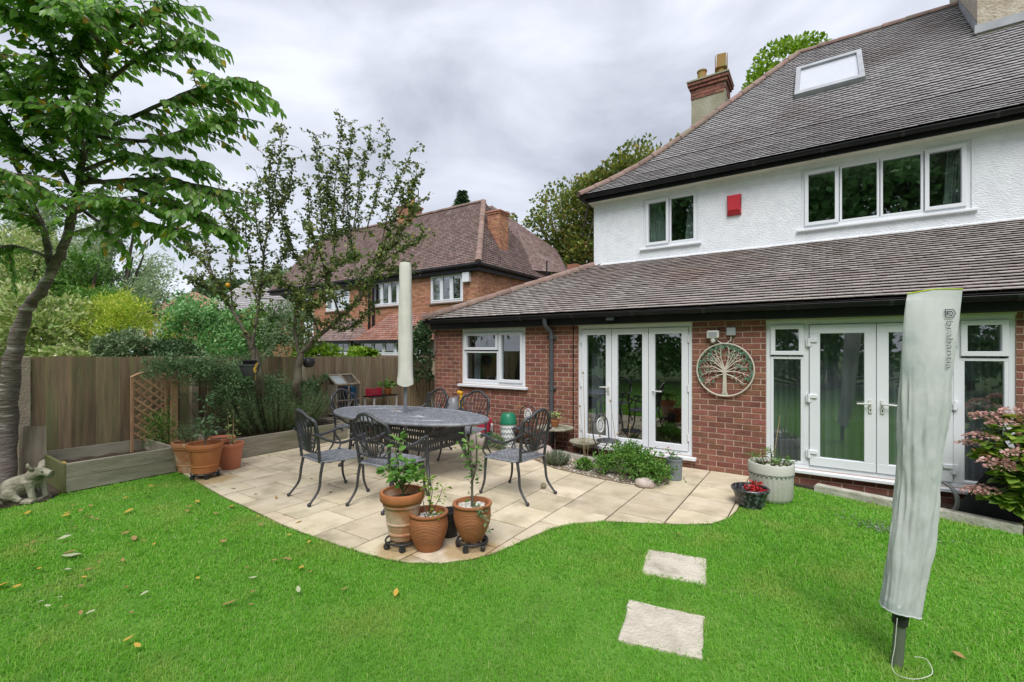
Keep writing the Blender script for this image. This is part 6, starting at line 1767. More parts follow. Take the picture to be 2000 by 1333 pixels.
# ================================================================ ROTARY DRYER WITH COVER
ry = empty('rotary_dryer', (.327, 3.083, -.012), YAW, 'folded rotary clothes dryer under a leaning grey green cover on the lawn', 'dryer')
lean = math.tan(R(6.4))
MB().tube([(0, 0, -.1), (lean * .31, 0, .31), (lean * .9, 0, .9)], .026, 16).build('pole', M['polegreen'], ry, 40)
MB().tube([(lean * .22, 0, .22), (lean * .305, 0, .30)], .034, 16).build('collar', M['blackplastic'], ry, 40)
# local x runs across the view, y into the scene
def cover_pt(a, t):
    """a angle round the cover, t 0 bottom .. 1 sewn top"""
    z = .29 + 1.66 * t
    cx = lean * z + .012 * math.sin(t * 5)
    wx = .082 + .058 * t + .008 * math.sin(t * 9)
    wy = .062 * (1 - t ** 5) + .004
    if t < .04: wx *= 1.03
    n = mnoise.noise((math.cos(a) * 1.5, math.sin(a) * 1.5, z * 2.0)) * .014 + mnoise.noise((math.cos(a) * 4.5 + z * 1.2, math.sin(a) * 4.5 + 5, z * 2.8)) * .013
    n += mnoise.noise((math.cos(a) * 8 + z * 2.5, math.sin(a) * 8 + 2, z * 5)) * .0055 + mnoise.noise((math.cos(a) * 7, math.sin(a) * 7 + 9, z * 17)) * .0022
    n += .007 * (.35 - abs(mnoise.noise((math.cos(a) * 2.6 + z * 1.7, math.sin(a) * 2.6 + 3, z * 3.1)))) + .004 * (.3 - abs(mnoise.noise((math.cos(a) * 5 - z * 2.6, math.sin(a) * 5 + 11, z * 6))))
    n *= (1 - .8 * min(1, max(0, (t - .66) / .1)))
    zz = z + (.012 * math.cos(a) if t > .98 else 0) - (.018 * math.cos(a) if t < .03 else 0) + (.012 * (1 - abs(math.cos(a))) if t > .985 else 0)
    return Vector((cx + math.cos(a) * (wx + n), math.sin(a) * (wy + n), zz))
na, ntt = 96, 130
cvr = MB(); cvr.loft([[cover_pt(2 * math.pi * i / na, j / ntt) for i in range(na)] for j in range(ntt + 1)], True, False, True)
cvo = cvr.build('cover', M['cover'], ry, 60)
MB().tube([cover_pt(a, 1.0) + Vector((0, 0, .002)) for a in np.linspace(0, 2 * math.pi, 40)], .0035, 5, cap=False).build('top_seam', M['lime'], cvo, 50)
MB().tube([cover_pt(a, 0.0) for a in np.linspace(0, 2 * math.pi, 60)], .004, 5, cap=False).build('hem', M['cover'], cvo, 50)
dr = smooth_path([Vector((-.03, -.05, .28)), Vector((-.05, -.06, .15)), Vector((-.07, -.07, .03)), Vector((-.02, -.12, .02)), Vector((.10, -.10, .03)), Vector((.13, -.04, .06)), Vector((.10, 0, .05))], 8)
MB().tube(dr, .0016, 5).build('drawstring', M['canvas'], ry, 50)
# printed lettering running down the cover
fc = bpy.data.curves.new('lettering', 'FONT'); fc.body = 'brabantia'; fc.size = 1.0; fc.space_character = 1.0; fc.offset = -.014
fo = bpy.data.objects.new('lettering_tmp', fc); col.objects.link(fo)
bpy.context.view_layer.update()
fm = bpy.data.meshes.new_from_object(fo.evaluated_get(bpy.context.evaluated_depsgraph_get()))
bpy.data.objects.remove(fo)
bm = bmesh.new(); bm.from_mesh(fm)
bmesh.ops.triangulate(bm, faces=bm.faces[:]); bmesh.ops.subdivide_edges(bm, edges=[e for e in bm.edges if e.calc_length() > .12], cuts=2, use_grid_fill=False)
xs = [v.co.x for v in bm.verts]; wtxt = max(xs) - min(xs); x_lo = min(xs)
LEN, HGT = .245, .052
T0, A0 = .905, R(-72)                   # start of the word (fraction of the cover height), angle on the cover
def on_cover(u, v):
    """u metres down the cover, v metres across (+ towards the right edge)"""
    t = T0 - u / 1.665
    a = A0 + v / .115
    p = cover_pt(a, t)
    q = cover_pt(a + .02, t); q2 = cover_pt(a, t + .01)
    n = (q - p).cross(q2 - p).normalized()
    return p + n * .009
for v in bm.verts:
    v.co = on_cover((v.co.x - x_lo) / wtxt * LEN, v.co.y * HGT)
bmesh.ops.recalc_face_normals(bm, faces=bm.faces[:])
bm.to_mesh(fm); bm.free()
put('lettering', fm, M['print'], cvo)
# house mark above the word: an open house outline with a smaller one inside
mk = MB()
for sc in (1.0, .52):
    hs_ = [(-.020, -.020), (-.020, .016), (0, .030), (.020, .016), (.020, -.020), (-.020, -.020)]
    pts = [on_cover(-.042 - y * -1 * 0 + (-y) * sc * 0 + (x * sc), .018 + y * sc) for x, y in hs_]
    mk.tube(pts, .0022, 5)
mk.build('house_mark', M['print'], cvo)

# ================================================================ POTS
def pot_mesh(prof, n=40, ribs=0, rdep=0.0):
    """prof outer profile bottom to rim; adds a wall thickness inside"""
    rings = []
    for (r_, z) in prof:
        rings.append([((r_ + (rdep * math.cos(ribs * 2 * math.pi * k / n) if ribs else 0)) * math.cos(2 * math.pi * k / n), (r_ + (rdep * math.cos(ribs * 2 * math.pi * k / n) if ribs else 0)) * math.sin(2 * math.pi * k / n), z) for k in range(n)])
    rt, zt_ = prof[-1]
    for (r_, z) in ((rt - .018, zt_ - .002), (rt - .026, zt_ - .05), (rt - .04, zt_ - .11)):
        rings.append([(r_ * math.cos(2 * math.pi * k / n), r_ * math.sin(2 * math.pi * k / n), z) for k in range(n)])
    mb = MB(); mb.loft(rings, True, True, False)
    return mb
def disc(r_, z, m, parent, name='soil', n=28, seed=0):
    mb = MB(); mb.loft([[(q * math.cos(2 * math.pi * k / n), q * math.sin(2 * math.pi * k / n), z + .012 * mnoise.noise((q * 20, k * .7, seed))) for k in range(n)] for q in (r_, r_ * .6, r_ * .2)], True, False, True)
    return mb.build(name, m, parent)
def pebbles(parent, r_, z, n, seed, s=(.012, .022)):
    g = np.random.default_rng(seed)
    a, q = g.uniform(0, 6.283, n), np.sqrt(g.uniform(0, 1, n)) * r_
    sz_ = g.uniform(*s, n)
    o0 = None
    me = None
    for i in range(n):
        if me is None:
            me = MB().ball((0, 0, 0), 1.0, 5).mesh('pebble', 60); me.materials.append(M['pebble'])
        o = bpy.data.objects.new('pebble', me); col.objects.link(o); o.parent = parent
        o.location = (math.cos(a[i]) * q[i], math.sin(a[i]) * q[i], z + sz_[i] * .3); o.scale = (sz_[i] * g.uniform(.8, 1.3), sz_[i], sz_[i] * .65); o.rotation_euler = (0, 0, g.uniform(0, 3))
def twiggy(parent, stems, leafn, size, m, seed, stemm='greenstem', wid=1.1, spread=.05, tv=LEAF6_V, tf=LEAF6_F, r0=.006, droop=0.0, tmin=.3):
    """stems: list of control polylines (local); leaves scattered along them"""
    r = random.Random(seed); P, D, S = [], [], []
    for c in stems:
        pts = smooth_path([Vector(q) for q in c], 5)
        MB().tube(pts, [r0 * (1 - .65 * i / (len(pts) - 1)) for i in range(len(pts))], 6).build('stem', M[stemm], parent, 60)
        for k in range(leafn):
            t = r.uniform(tmin, 1.0) * (len(pts) - 1); i = min(len(pts) - 2, int(t)); b = pts[i].lerp(pts[i + 1], t - i)
            a = r.uniform(0, 6.283)
            d = Vector((math.cos(a), math.sin(a), r.uniform(-.5, .6) - droop))
            if spread > .03:
                q = b + d * r.uniform(0, spread)
            else: q = b
            P.append(tuple(q)); D.append(tuple(d)); S.append(r.uniform(*size))
    tag(put('foliage', leaf_mesh('foliage', P, D, S, tv, tf, .6, wid, seed), m, parent), kind='stuff')
def caddy(loc, r_, lab):
    o = empty('plant_caddy', loc, random.uniform(0, 1), lab, 'plant caddy', 'wheeled plant caddies under pots')
    mb = MB(); mb.tube([(r_ * math.cos(a), r_ * math.sin(a), .062) for a in np.linspace(0, 2 * math.pi, 33)], .008, 6, cap=False)
    for k in range(3):
        a = k * math.pi / 3; mb.tube([(-r_ * math.cos(a), -r_ * math.sin(a), .062), (r_ * math.cos(a), r_ * math.sin(a), .062)], .008, 6)
    mb.build('frame', M['blackplastic'], o, 40)
    for k in range(5):
        a = k * 2 * math.pi / 5 + .3; x, y = math.cos(a) * (r_ - .005), math.sin(a) * (r_ - .005)
        w = MB(); tdir = Vector((-math.sin(a + .5), math.cos(a + .5), 0))
        c = Vector((x, y, .025)); ax_ = Vector((math.cos(a + .5), math.sin(a + .5), 0))
        w.tube([c - ax_ * .014, c + ax_ * .014], .025, 14); w.bbox(x - .012, y - .012, .045, x + .012, y + .012, .058, .002)
        w.build('wheel', M['blackplastic'], o, 40)
    return o
G = .009
caddy((-2.86, 2.62, G), .135, 'black wheeled caddy under the tall limewashed pot')
caddy((-2.37, 2.93, G), .125, 'black wheeled caddy under the ribbed pot with a bare stemmed rose')
caddy((-6.47, 2.62, G), .15, 'black wheeled caddy under the orange banded pot')

pt = empty('potted_plant', (-2.86, 2.62, G + .071), 0, 'tall limewashed terracotta pot with a broad leaved sapling', 'potted plant')
pot_mesh([(.092, 0), (.10, .005), (.110, .045), (.116, .05), (.116, .062), (.112, .068), (.125, .13), (.131, .135), (.131, .147), (.127, .152), (.147, .275), (.158, .28), (.158, .295), (.152, .302), (.172, .318), (.178, .33), (.180, .375), (.174, .385)]).build('pot', M['terra_limed'], pt, 30)
MB().lathe([(.156, .300), (.174, .318), (.1805, .33), (.1825, .374), (.176, .388), (.156, .388), (.150, .34)], 40, (0, 0, 0), False, False).build('rim', M['terracotta'], pt, 35)
disc(.145, .315, M['soil'], pt, seed=1)
twiggy(pt, [[(0, 0, .30), (.01, 0, .42), (.0, .01, .55), (-.02, .0, .66)], [(0, 0, .36), (.06, .02, .45), (.13, .02, .52), (.17, .03, .56)], [(0, 0, .38), (-.06, 0, .47), (-.12, -.01, .53), (-.17, 0, .56)], [(-.02, 0, .42), (-.07, .02, .58), (-.08, .0, .72), (-.075, .02, .86)], [(0, 0, .4), (.04, -.05, .5), (.06, -.1, .55)], [(0, .0, .4), (.0, .06, .52), (.05, .1, .6)]], 24, (.045, .085), M['leaf_fresh'], 101, wid=1.2, tmin=.45)

pt = empty('potted_plant', (-2.66, 2.72, G), 0, 'round bellied ribbed terracotta pot with yellowing azalea twigs', 'potted plant')
def ribbed(R0, Rm, Rt, H_):
    prof = []
    for i in range(171):
        t = i / 170
        r_ = R0 + (Rm - R0) * math.sin(min(1, t / .72) * math.pi / 2) if t < .72 else Rm + (Rt - Rm) * ((t - .72) / .28) ** 1.5
        prof.append((r_ + .0013 * math.sin(t * 150 + .6 * math.sin(t * 19)) * (1 if .08 < t < .9 else .2), H_ * .93 * t))
    rt = prof[-1][0]
    return prof + [(rt + .010, H_ * .935), (rt + .014, H_ * .96), (rt + .012, H_ * .99), (rt + .004, H_)]
pot_mesh(ribbed(.098, .158, .148, .30), 44).build('pot', M['terra_ribbed'], pt, 50)
disc(.125, .235, M['soil'], pt, seed=2); pebbles(pt, .11, .245, 46, 3)
twiggy(pt, [[(0, 0, .23), (.01, .0, .36), (.02, 0, .50), (.0, 0, .60)], [(0, 0, .24), (.05, .02, .34), (.10, .02, .42), (.14, .02, .52)], [(0, 0, .24), (-.05, 0, .33), (-.07, 0, .42), (-.05, .02, .50)], [(0, 0, .3), (.05, -.03, .38), (.07, -.03, .50), (.03, -.02, .58)], [(0, 0, .22), (.06, .0, .28), (.11, -.02, .31)], [(.01, 0, .36), (-.03, .03, .48), (-.06, .03, .60)]], 20, (.025, .05), M['leaf_lime'], 102, stemm='bark', wid=.9, r0=.005, tmin=.5)

pt = empty('potted_plant', (-2.37, 2.93, G + .071), 0, 'ribbed terracotta pot of pebbles with a bare stemmed leafy rose', 'potted plant')
pot_mesh(ribbed(.085, .152, .150, .30), 44).build('pot', M['terra_ribbed'], pt, 50)
disc(.13, .245, M['soil'], pt, seed=3); pebbles(pt, .12, .255, 60, 4, (.012, .024))
twiggy(pt, [[(0, 0, .24), (-.01, .01, .40), (.0, .0, .55), (-.04, .02, .72), (-.10, .03, .84)], [(-.01, 0, .45), (.02, .02, .58), (.03, .02, .70), (.015, .03, .86)], [(0, 0, .55), (-.08, .02, .66), (-.16, .02, .76)]], 34, (.03, .055), M['leaf_fresh'], 103, stemm='bark', wid=.9, r0=.012, spread=.045, tmin=.05)
twiggy(pt, [[(.02, -.02, .24), (.11, -.05, .30), (.18, -.08, .24), (.27, -.10, .13)]], 34, (.025, .045), M['leaf_grey'], 104, wid=1.0, spread=.035, tmin=.25)

pt = empty('pot_stack', (-2.68, 3.00, G), 0, 'two small empty dark plastic pots stacked behind the terracotta pots', 'pot')
pot_mesh([(.06, 0), (.065, .005), (.082, .14), (.09, .145), (.09, .165)]).build('pot', M['blackplastic'], pt, 40)
q = pot_mesh([(.062, .06), (.066, .065), (.08, .20), (.088, .205), (.088, .225)]).build('pot', M['blackplastic'], pt, 40)

# the group of terracotta pots by the raised beds
def banded(r0, r1, H_):
    return [(r0, 0), (r0 + .006, .006), (r0 + (r1 - r0) * .25, H_ * .22), (r0 + (r1 - r0) * .25 + .007, H_ * .235), (r0 + (r1 - r0) * .25 + .007, H_ * .26), (r0 + (r1 - r0) * .3, H_ * .275), (r0 + (r1 - r0) * .85, H_ * .78), (r1, H_ * .79), (r1 + .004, H_ * .83), (r1 - .002, H_ * .845), (r1 + .008, H_ * .86), (r1 + .012, H_ * .97), (r1 + .006, H_)]
pt = empty('potted_plant', (-6.47, 2.62, G + .071), 0, 'orange banded terracotta pot with a cracked side on a wheeled caddy', 'potted plant')
pot_mesh(banded(.135, .195, .37)).build('pot', M['terracotta'], pt, 35); disc(.17, .31, M['soil'], pt, seed=5)
MB().tube([(.06 * 1.1, -.188, .34), (.075, -.185, .27), (.058, -.178, .2), (.07, -.168, .14)], .0025, 4).build('crack', M['black'], pt)
twiggy(pt, [[(0, 0, .3), (.01, 0, .5), (0, 0, .75), (.02, .0, .98)], [(0, 0, .4), (.1, .05, .55), (.16, .05, .75)], [(0, 0, .4), (-.1, .0, .5), (-.17, .02, .68)]], 40, (.05, .09), M['leaf_rosemary'], 111, stemm='bark', wid=.7, r0=.011, droop=.2, tmin=.35)
pt = empty('potted_plant', (-6.98, 2.66, G), 0, 'dull terracotta pot with yellowing conifer twigs behind the orange one', 'potted plant')
pot_mesh(banded(.135, .205, .40)).build('pot', M['terra_limed'], pt, 35); disc(.18, .34, M['soil'], pt, seed=6)
twiggy(pt, [[(0, 0, .33), (.0, .03, .5), (-.02, .05, .68)], [(0, 0, .33), (.08, .0, .46), (.12, .0, .62)], [(0, 0, .33), (-.1, 0, .45), (-.14, 0, .58)], [(0, 0, .33), (0, -.08, .45), (.03, -.12, .6)]], 150, (.025, .05), M['leaf_grey'], 112, stemm='bark', wid=.35, tmin=.2)
pt = empty('potted_plant', (-6.68, 3.02, G), 0, 'pinkish plastic terracotta pot with pale straggly stems by the long bed', 'potted plant')
pot_mesh([(.11, 0), (.115, .006), (.15, .30), (.163, .305), (.165, .345), (.158, .35)]).build('pot', M['terra_pink'], pt, 35); disc(.14, .31, M['soil'], pt, seed=7)
twiggy(pt, [[(0, 0, .3), (.03, .02, .46), (.05, .02, .62)], [(0, 0, .3), (-.05, 0, .48), (-.09, 0, .7)], [(0, 0, .3), (.08, -.02, .38), (.13, -.02, .44)], [(0, 0, .3), (0, .03, .5), (-.02, .04, .8)]], 13, (.03, .06), M['leaf_varieg'], 113, stemm='drystem', wid=.7, r0=.007, tmin=.3)
pt = empty('pot', (-6.95, 3.0, G), 0, 'wide terracotta pot tucked between the bed and the pot group', 'pot')
pot_mesh([(.12, 0), (.13, .01), (.17, .34), (.19, .345), (.192, .39), (.186, .395)]).build('pot_body', M['terra_pink'], pt, 35); disc(.165, .36, M['soil'], pt, seed=8)

# large white fluted planter, black glazed pot, grey pot by the doors
pt = empty('potted_plant', (-.44, 5.74, -.012), 0, 'large white fluted planter of trailing white flowers by the glazed doors', 'potted plant')
pot_mesh([(.17, 0), (.19, .012), (.20, .04), (.205, .05), (.212, .30)], 84, 28, .0045).build('pot', M['whitepot'], pt, 60)
MB().lathe([(.212, .30), (.224, .31), (.226, .40), (.220, .412), (.200, .412), (.190, .36)], 56, (0, 0, 0), False, False).build('rim', M['whitepot'], pt, 40)
mb = MB()
for k in range(28):
    a = 2 * math.pi * (k + .5) / 28; mb.ball((.214 * math.cos(a), .214 * math.sin(a), .295), .011, 5)
tag(mb.build('notches', M['greypot'], pt, 50), kind='stuff')
disc(.19, .375, M['soil'], pt, seed=9); pebbles(pt, .17, .38, 12, 9, (.015, .03))
twiggy(pt, [[(-.1, 0, .36), (-.16, -.02, .46), (-.2, -.04, .48)], [(.06, 0, .36), (.10, 0, .46), (.15, -.02, .48)], [(0, .02, .36), (.01, .0, .48), (-.02, -.02, .56)], [(.1, .05, .36), (.14, .03, .44), (.19, .02, .43)], [(-.06, .02, .36), (-.08, .0, .46), (-.09, -.02, .53)], [(.03, -.05, .36), (.05, -.09, .43), (.06, -.12, .45)]], 60, (.02, .045), M['leaf_fresh'], 120, wid=.6, spread=.06, tmin=.2)
twiggy(pt, [[(.02, 0, .4), (.0, .0, .5), (-.01, 0, .585)]], 14, (.015, .025), M['leaf_varieg'], 121, wid=1.4, tmin=.6)
MB().tube([(.02, .02, .37), (.05, .02, .65), (.085, .03, .93)], [.005, .005, .004], 6).build('cane', M['drystem'], pt)
pt = empty('potted_plant', (-.60, 5.36, -.012), 0, 'black glazed bowl pot with a small scarlet leaved plant', 'potted plant')
pot_mesh([(.115, 0), (.125, .006), (.15, .11), (.166, .165), (.182, .175), (.186, .195), (.178, .205)]).build('pot', M['blackpot'], pt, 35); disc(.155, .14, M['soil'], pt, seed=10)
twiggy(pt, [[(.04, 0, .13), (.05, 0, .2), (.05, 0, .27)], [(.04, 0, .13), (.09, -.01, .18), (.12, -.02, .21)], [(.03, 0, .13), (.0, -.02, .18), (-.02, -.03, .2)], [(.05, .02, .13), (.07, .04, .2), (.06, .05, .25)], [(.05, 0, .13), (.06, -.05, .18), (.07, -.08, .2)]], 26, (.03, .055), M['petal_red'], 122, stemm='redstem', wid=1.0, spread=.04, tmin=.3)
pt = empty('potted_plant', (-1.50, 5.86, G), 0, 'slim grey pot with a reddish plant behind the ferny green plant', 'potted plant')
pot_mesh([(.08, 0), (.085, .006), (.095, .24), (.102, .245), (.102, .265)]).build('pot', M['greypot'], pt, 35); disc(.08, .23, M['soil'], pt, seed=11)
twiggy(pt, [[(0, 0, .22), (.02, 0, .3), (.04, 0, .35)], [(0, 0, .22), (-.04, 0, .3), (-.08, 0, .36)]], 18, (.03, .05), M['leaf_hedge'], 123, spread=.04)
twiggy(pt, [[(-.03, 0, .24), (-.06, -.02, .33), (-.08, -.03, .40)]], 18, (.02, .035), M['petal_pink'], 124, spread=.04)
bl = tag(MB().ball((0, 0, .034), .034, 8).build('ball', M['ballmat'], None, 60), 'old mossy tennis sized ball on the paving', 'ball'); bl.location = (-2.67, 4.62, G)

# ================================================================ THINGS ALONG THE WALL
bt = empty('round_table', (-3.42, 6.27, 0), 0, 'low round stone topped table on curved iron legs against the wall', 'table')
MB().lathe([(.26, .395), (.285, .40), (.29, .415), (.285, .425), (.05, .428)], 40).build('tabletop', M['stone'], bt, 40)
for k in range(4):
    a = k * math.pi / 2 + .5
    MB().tube(smooth_path([Vector((.15 * math.cos(a), .15 * math.sin(a), .40)), Vector((.17 * math.cos(a), .17 * math.sin(a), .25)), Vector((.20 * math.cos(a), .20 * math.sin(a), .10)), Vector((.235 * math.cos(a), .235 * math.sin(a), .0))], 4), .009, 6).build('leg', M['redstem'], bt, 50)
pt = empty('potted_plant', (-3.42, 6.27, .428), 0, 'small terracotta pot with a trailing pale succulent on the round table', 'potted plant')
pot_mesh([(.05, 0), (.053, .004), (.065, .08), (.072, .082), (.072, .115)]).build('pot', M['terra_ribbed'], pt, 35); disc(.055, .09, M['soil'], pt, seed=12)
twiggy(pt, [[(0, 0, .09), (.03, 0, .17), (.10, -.01, .16), (.17, -.02, .10)], [(0, 0, .09), (-.03, 0, .18), (-.08, 0, .20)], [(0, 0, .09), (0, 0, .18), (.01, 0, .24)], [(0, 0, .09), (.04, .02, .20), (.09, .02, .20)]], 13, (.03, .05), M['leaf_varieg'], 131, spread=.035, tmin=.35)
def bistro(loc, rz, lab):
    o = empty('bistro_chair', loc, rz, lab, 'chair')
    mb = MB(); mb.tube(smooth_path([Vector((-.15, .0, .33)), Vector((-.155, .02, .50)), Vector((-.12, .03, .62)), Vector((0, .035, .67)), Vector((.12, .03, .62)), Vector((.155, .02, .50)), Vector((.15, .0, .33))], 5), .009, 7)
    mb.build('back_frame', M['iron'], o, 50)
    e = MB(); e.tube([(.065 * math.cos(a), .022, .52 + .10 * math.sin(a)) for a in np.linspace(0, 2 * math.pi, 33)], .009, 6, cap=False)
    for k in range(6):
        a = k * math.pi / 6; e.tube([(-.06 * math.cos(a), .022, .52 - .095 * math.sin(a)), (.06 * math.cos(a), .022, .52 + .095 * math.sin(a))], .005, 5)
    e.tube([(.03 * math.cos(a), .022, .52 + .045 * math.sin(a)) for a in np.linspace(0, 2 * math.pi, 21)], .006, 5, cap=False)
    e.build('back_medallion', M['whiteware'], o, 50)
    MB().lathe([(.155, .315), (.165, .322), (.16, .332), (.02, .334)], 28, (0, -.13, 0)).build('seat', M['iron'], o, 40)
    for sx in (-1, 1):
        MB().tube([(sx * .15, 0, .34), (sx * .155, -.12, .17), (sx * .16, -.27, .0)], .009, 6).build('leg', M['iron'], o, 50)
        MB().tube([(sx * .14, -.25, .32), (sx * .145, -.12, .15), (sx * .15, .02, .0)], .009, 6).build('leg', M['iron'], o, 50)
    return o
bistro((-4.03, 6.44, 0.018), R(4), 'small iron bistro chair with a white oval medallion beside the green lidded bin')
bistro((-2.60, 6.16, 0.018), R(68), 'small iron bistro chair turned sideways in front of the folding doors')
bn = empty('storage_bin', (-4.30, 6.27, .018), 0, 'white patterned drum with a green domed lid by the wall', 'bin')
MB().lathe([(.115, 0), (.125, .01), (.130, .38), (.126, .39)], 32).build('drum', M['whiteware'], bn, 40)
MB().lathe([(.142, .375), (.145, .39), (.140, .41), (.128, .50), (.11, .53), (.10, .555), (.02, .56)], 32).build('lid', M['greenplastic'], bn, 40)
zz = MB()
for k in range(9):
    a0 = math.pi + k * math.pi / 8
    for j in range(4):
        for s_ in (0, 1):
            aa = a0 + s_ * math.pi / 16; z0 = .05 + j * .08 + (.04 if s_ else 0)
            z1 = z0 + (.04 if not s_ else -.04)
            p, q = (Vector((.1315 * math.cos(aa), .1315 * math.sin(aa), z0)), Vector((.1315 * math.cos(aa + math.pi / 16), .1315 * math.sin(aa + math.pi / 16), z1)))
            zz.tube([p, q], .006, 4)
tag(zz.build('chevron_pattern', M['leaf_lav'] if False else M['greypot'], bn), kind='stuff')
bk = empty('bucket', (-4.72, 6.15, .018), 0, 'dark green plastic bucket beside the oval table end', 'bucket')
MB().lathe([(.10, 0), (.11, .005), (.135, .20), (.142, .205), (.142, .22), (.13, .22), (.125, .19)], 28, (0, 0, 0), True, False).build('bucket_body', M['greenplastic'], bk, 40)
bk = empty('bucket', (-4.72, 6.15, .20), 0, 'pink red plastic tub standing in the green bucket', 'tub')
MB().lathe([(.09, .0), (.10, .005), (.125, .22), (.135, .225), (.135, .25), (.118, .25), (.10, .05)], 28, (0, 0, 0), True, False).build('tub_body', M['pinkplastic'], bk, 40)
for s_ in (-1, 1): MB().tube([(s_ * .12, -.03, .22), (s_ * .16, -.03, .20), (s_ * .16, .03, .20), (s_ * .12, .03, .22)], .008, 6).build('grip', M['pinkplastic'], bk, 40)
wc = empty('watering_can', (-5.55, 6.33, G), R(20), 'grey plastic watering can standing behind the dining chairs', 'watering can')
MB().lathe([(.13, .0), (.15, .02), (.155, .45), (.14, .62), (.09, .72), (.075, .74)], 28).build('can_body', M['parpole'], wc, 40)
MB().tube(smooth_path([Vector((-.13, 0, .2)), Vector((-.25, 0, .4)), Vector((-.30, 0, .62))], 5), .022, 8).build('spout', M['parpole'], wc, 40)
MB().tube(smooth_path([Vector((.07, 0, .74)), Vector((.14, 0, .84)), Vector((.2, 0, .7)), Vector((.155, 0, .45))], 5), .014, 8).build('handle', M['parpole'], wc, 40)
sg = empty('hose_gun', (-5.36, 6.30, .62), R(10), 'yellow and black hose nozzle hooked over the grey can', 'hose nozzle')
MB().tube(smooth_path([Vector((0, -.02, .22)), Vector((.03, -.02, .14)), Vector((.02, -.03, .04)), Vector((.04, -.04, -.04))], 5), [.03] * 6 + [.035] * 10, 8).build('grip', M['yellow'], sg, 50)
MB().tube([(-.05, -.02, .24), (.05, -.02, .22)], .035, 10).build('nozzle_head', M['yellow'], sg, 40)
MB().tube([(.02, -.05, .10), (.035, -.06, .0)], .014, 8).build('trigger', M['black'], sg, 40)
bb = tag(MB().bbox(-.09, -.07, 0, .09, .07, .14, .012).build('blue_tub', M['blueplastic']), 'small light blue plastic box under the far side of the oval table', 'box'); bb.location = (-4.98, 6.28, G)
tag(MB().lathe([(.12, 0), (.13, .01), (.14, .30), (.13, .31)], 20, (-4.88, 6.40, G)).build('canister', M['whiteware'], None, 40), 'pale grey canister between the blue box and the green bucket', 'canister')
def rock(loc, s, lab, seed, m='rock'):
    mb = MB(); rings = []
    for i in range(9):
        th = math.pi * i / 8
        rings.append([Vector((math.sin(th) * math.cos(a), math.sin(th) * math.sin(a), -math.cos(th))) for a in np.linspace(0, 2 * math.pi, 17)[:-1]])
    rings = [[Vector((v.x * s[0], v.y * s[1], v.z * s[2])) * (1 + .22 * mnoise.noise(v * 1.6 + Vector((seed, 0, 0)))) for v in r_] for r_ in rings]
    mb.loft(rings); o = mb.build('rock', M[m], None, 60); o.location = loc; tag(o, lab, 'rock')
rock((-4.68, 5.92, .12), (.16, .12, .15), 'rounded pale boulder beside the end of the oval table', 1)
rock((-3.40, 5.93, .09), (.12, .10, .13), 'rounded pinkish boulder beside the lavender', 2)
rock((-1.72, 5.36, .05), (.13, .09, .06), 'flat pale stone under the ferny plant', 3)
dsh = empty('stone_dish', (-2.92, 6.30, .018), 0, 'shallow stone dish on a low iron stand below the folding doors', 'dish')
MB().lathe([(.06, .13), (.12, .15), (.20, .20), (.235, .225), (.235, .24), (.20, .242), (.15, .225), (.05, .215)], 36, (0, 0, 0), True, True).build('bowl', M['stone'], dsh, 40)
for k in range(3):
    a = k * 2.094 + .4; MB().tube([(.12 * math.cos(a), .12 * math.sin(a), .16), (.15 * math.cos(a), .15 * math.sin(a), .0)], .008, 6).build('leg', M['iron'], dsh)
tb_ = empty('folded_cover', (1.45, 6.25, .012), R(0), 'dark folded plastic cover leaning behind the hydrangea', 'cover')
mb = MB(); mb.loft([[(-.36, -.05, 0), (.5, -.1, 0), (.5, .05, 0), (-.3, .05, 0)], [(-.16, -.03, .35), (.5, -.05, .35), (.5, .08, .35), (-.12, .08, .35)], [(.02, .05, .62), (.5, .05, .62), (.5, .12, .62), (.02, .12, .62)]])
mb.build('cover_body', M['tarp'], tb_, 40)
hs_ = empty('hose', (1.02, 6.16, .012), 0, 'loops of grey garden hose beside the hydrangea', 'hose')
pts = [(0.10 * math.cos(t) * (1 + .1 * math.sin(t * .37)), .06 * math.sin(t * .9), .15 + .14 * math.sin(t)) for t in np.linspace(0, 14, 90)]
MB().tube(pts, .013, 8).build('hose_coil', M['hose'], hs_, 50)

# ================================================================ THINGS BY THE FENCE
cfm = empty('cold_frame', (-8.10, 5.85, .30), 0, 'silvered wooden cold frame with glass doors and open sloping lid', 'cold frame')
W_, D_, H1, H2 = .56, .28, .62, .80      # along Y, depth along X, front height, back height
def bar(a, b, w=.018, m='oldwood', name='frame_bar'):
    a, b = Vector(a), Vector(b); MB().tube([a, b], w * 1.2, 4).build(name, M[m], cfm)
x0, x1, y0, y1 = -D_ / 2, D_ / 2, -W_ / 2, W_ / 2
for y in (y0, y1): bar((x1, y, 0), (x1, y, H1)); bar((x0, y, 0), (x0, y, H2)); bar((x1, y, H1), (x0, y, H2)); bar((x1, y, .02), (x0, y, .02))
bar((x1, y0, .02), (x1, y1, .02)); bar((x1, y0, H1), (x1, y1, H1), .02); bar((x0, y0, H2), (x0, y1, H2), .02); bar((x1, 0, .02), (x1, 0, H1)); bar((x1, -.02, H1 + .01), (x0, -.02, H2 + .01))
bar((x1, y0, .3), (x1, y1, .3), .012)
for ya, yb in ((y0 + .02, -.02), (.02, y1 - .02)): MB().box(x1 - .004, ya, .04, x1 + .002, yb, H1 - .02).build('pane', M['polycarb'], cfm)
MB().box(x0, y0 - .004, 0, x1, y0 + .006, H1).build('end_panel', M['oldwood'], cfm); MB().box(x0 - .004, y0, 0, x0 + .004, y1, H2).build('back_panel', M['oldwood'], cfm)
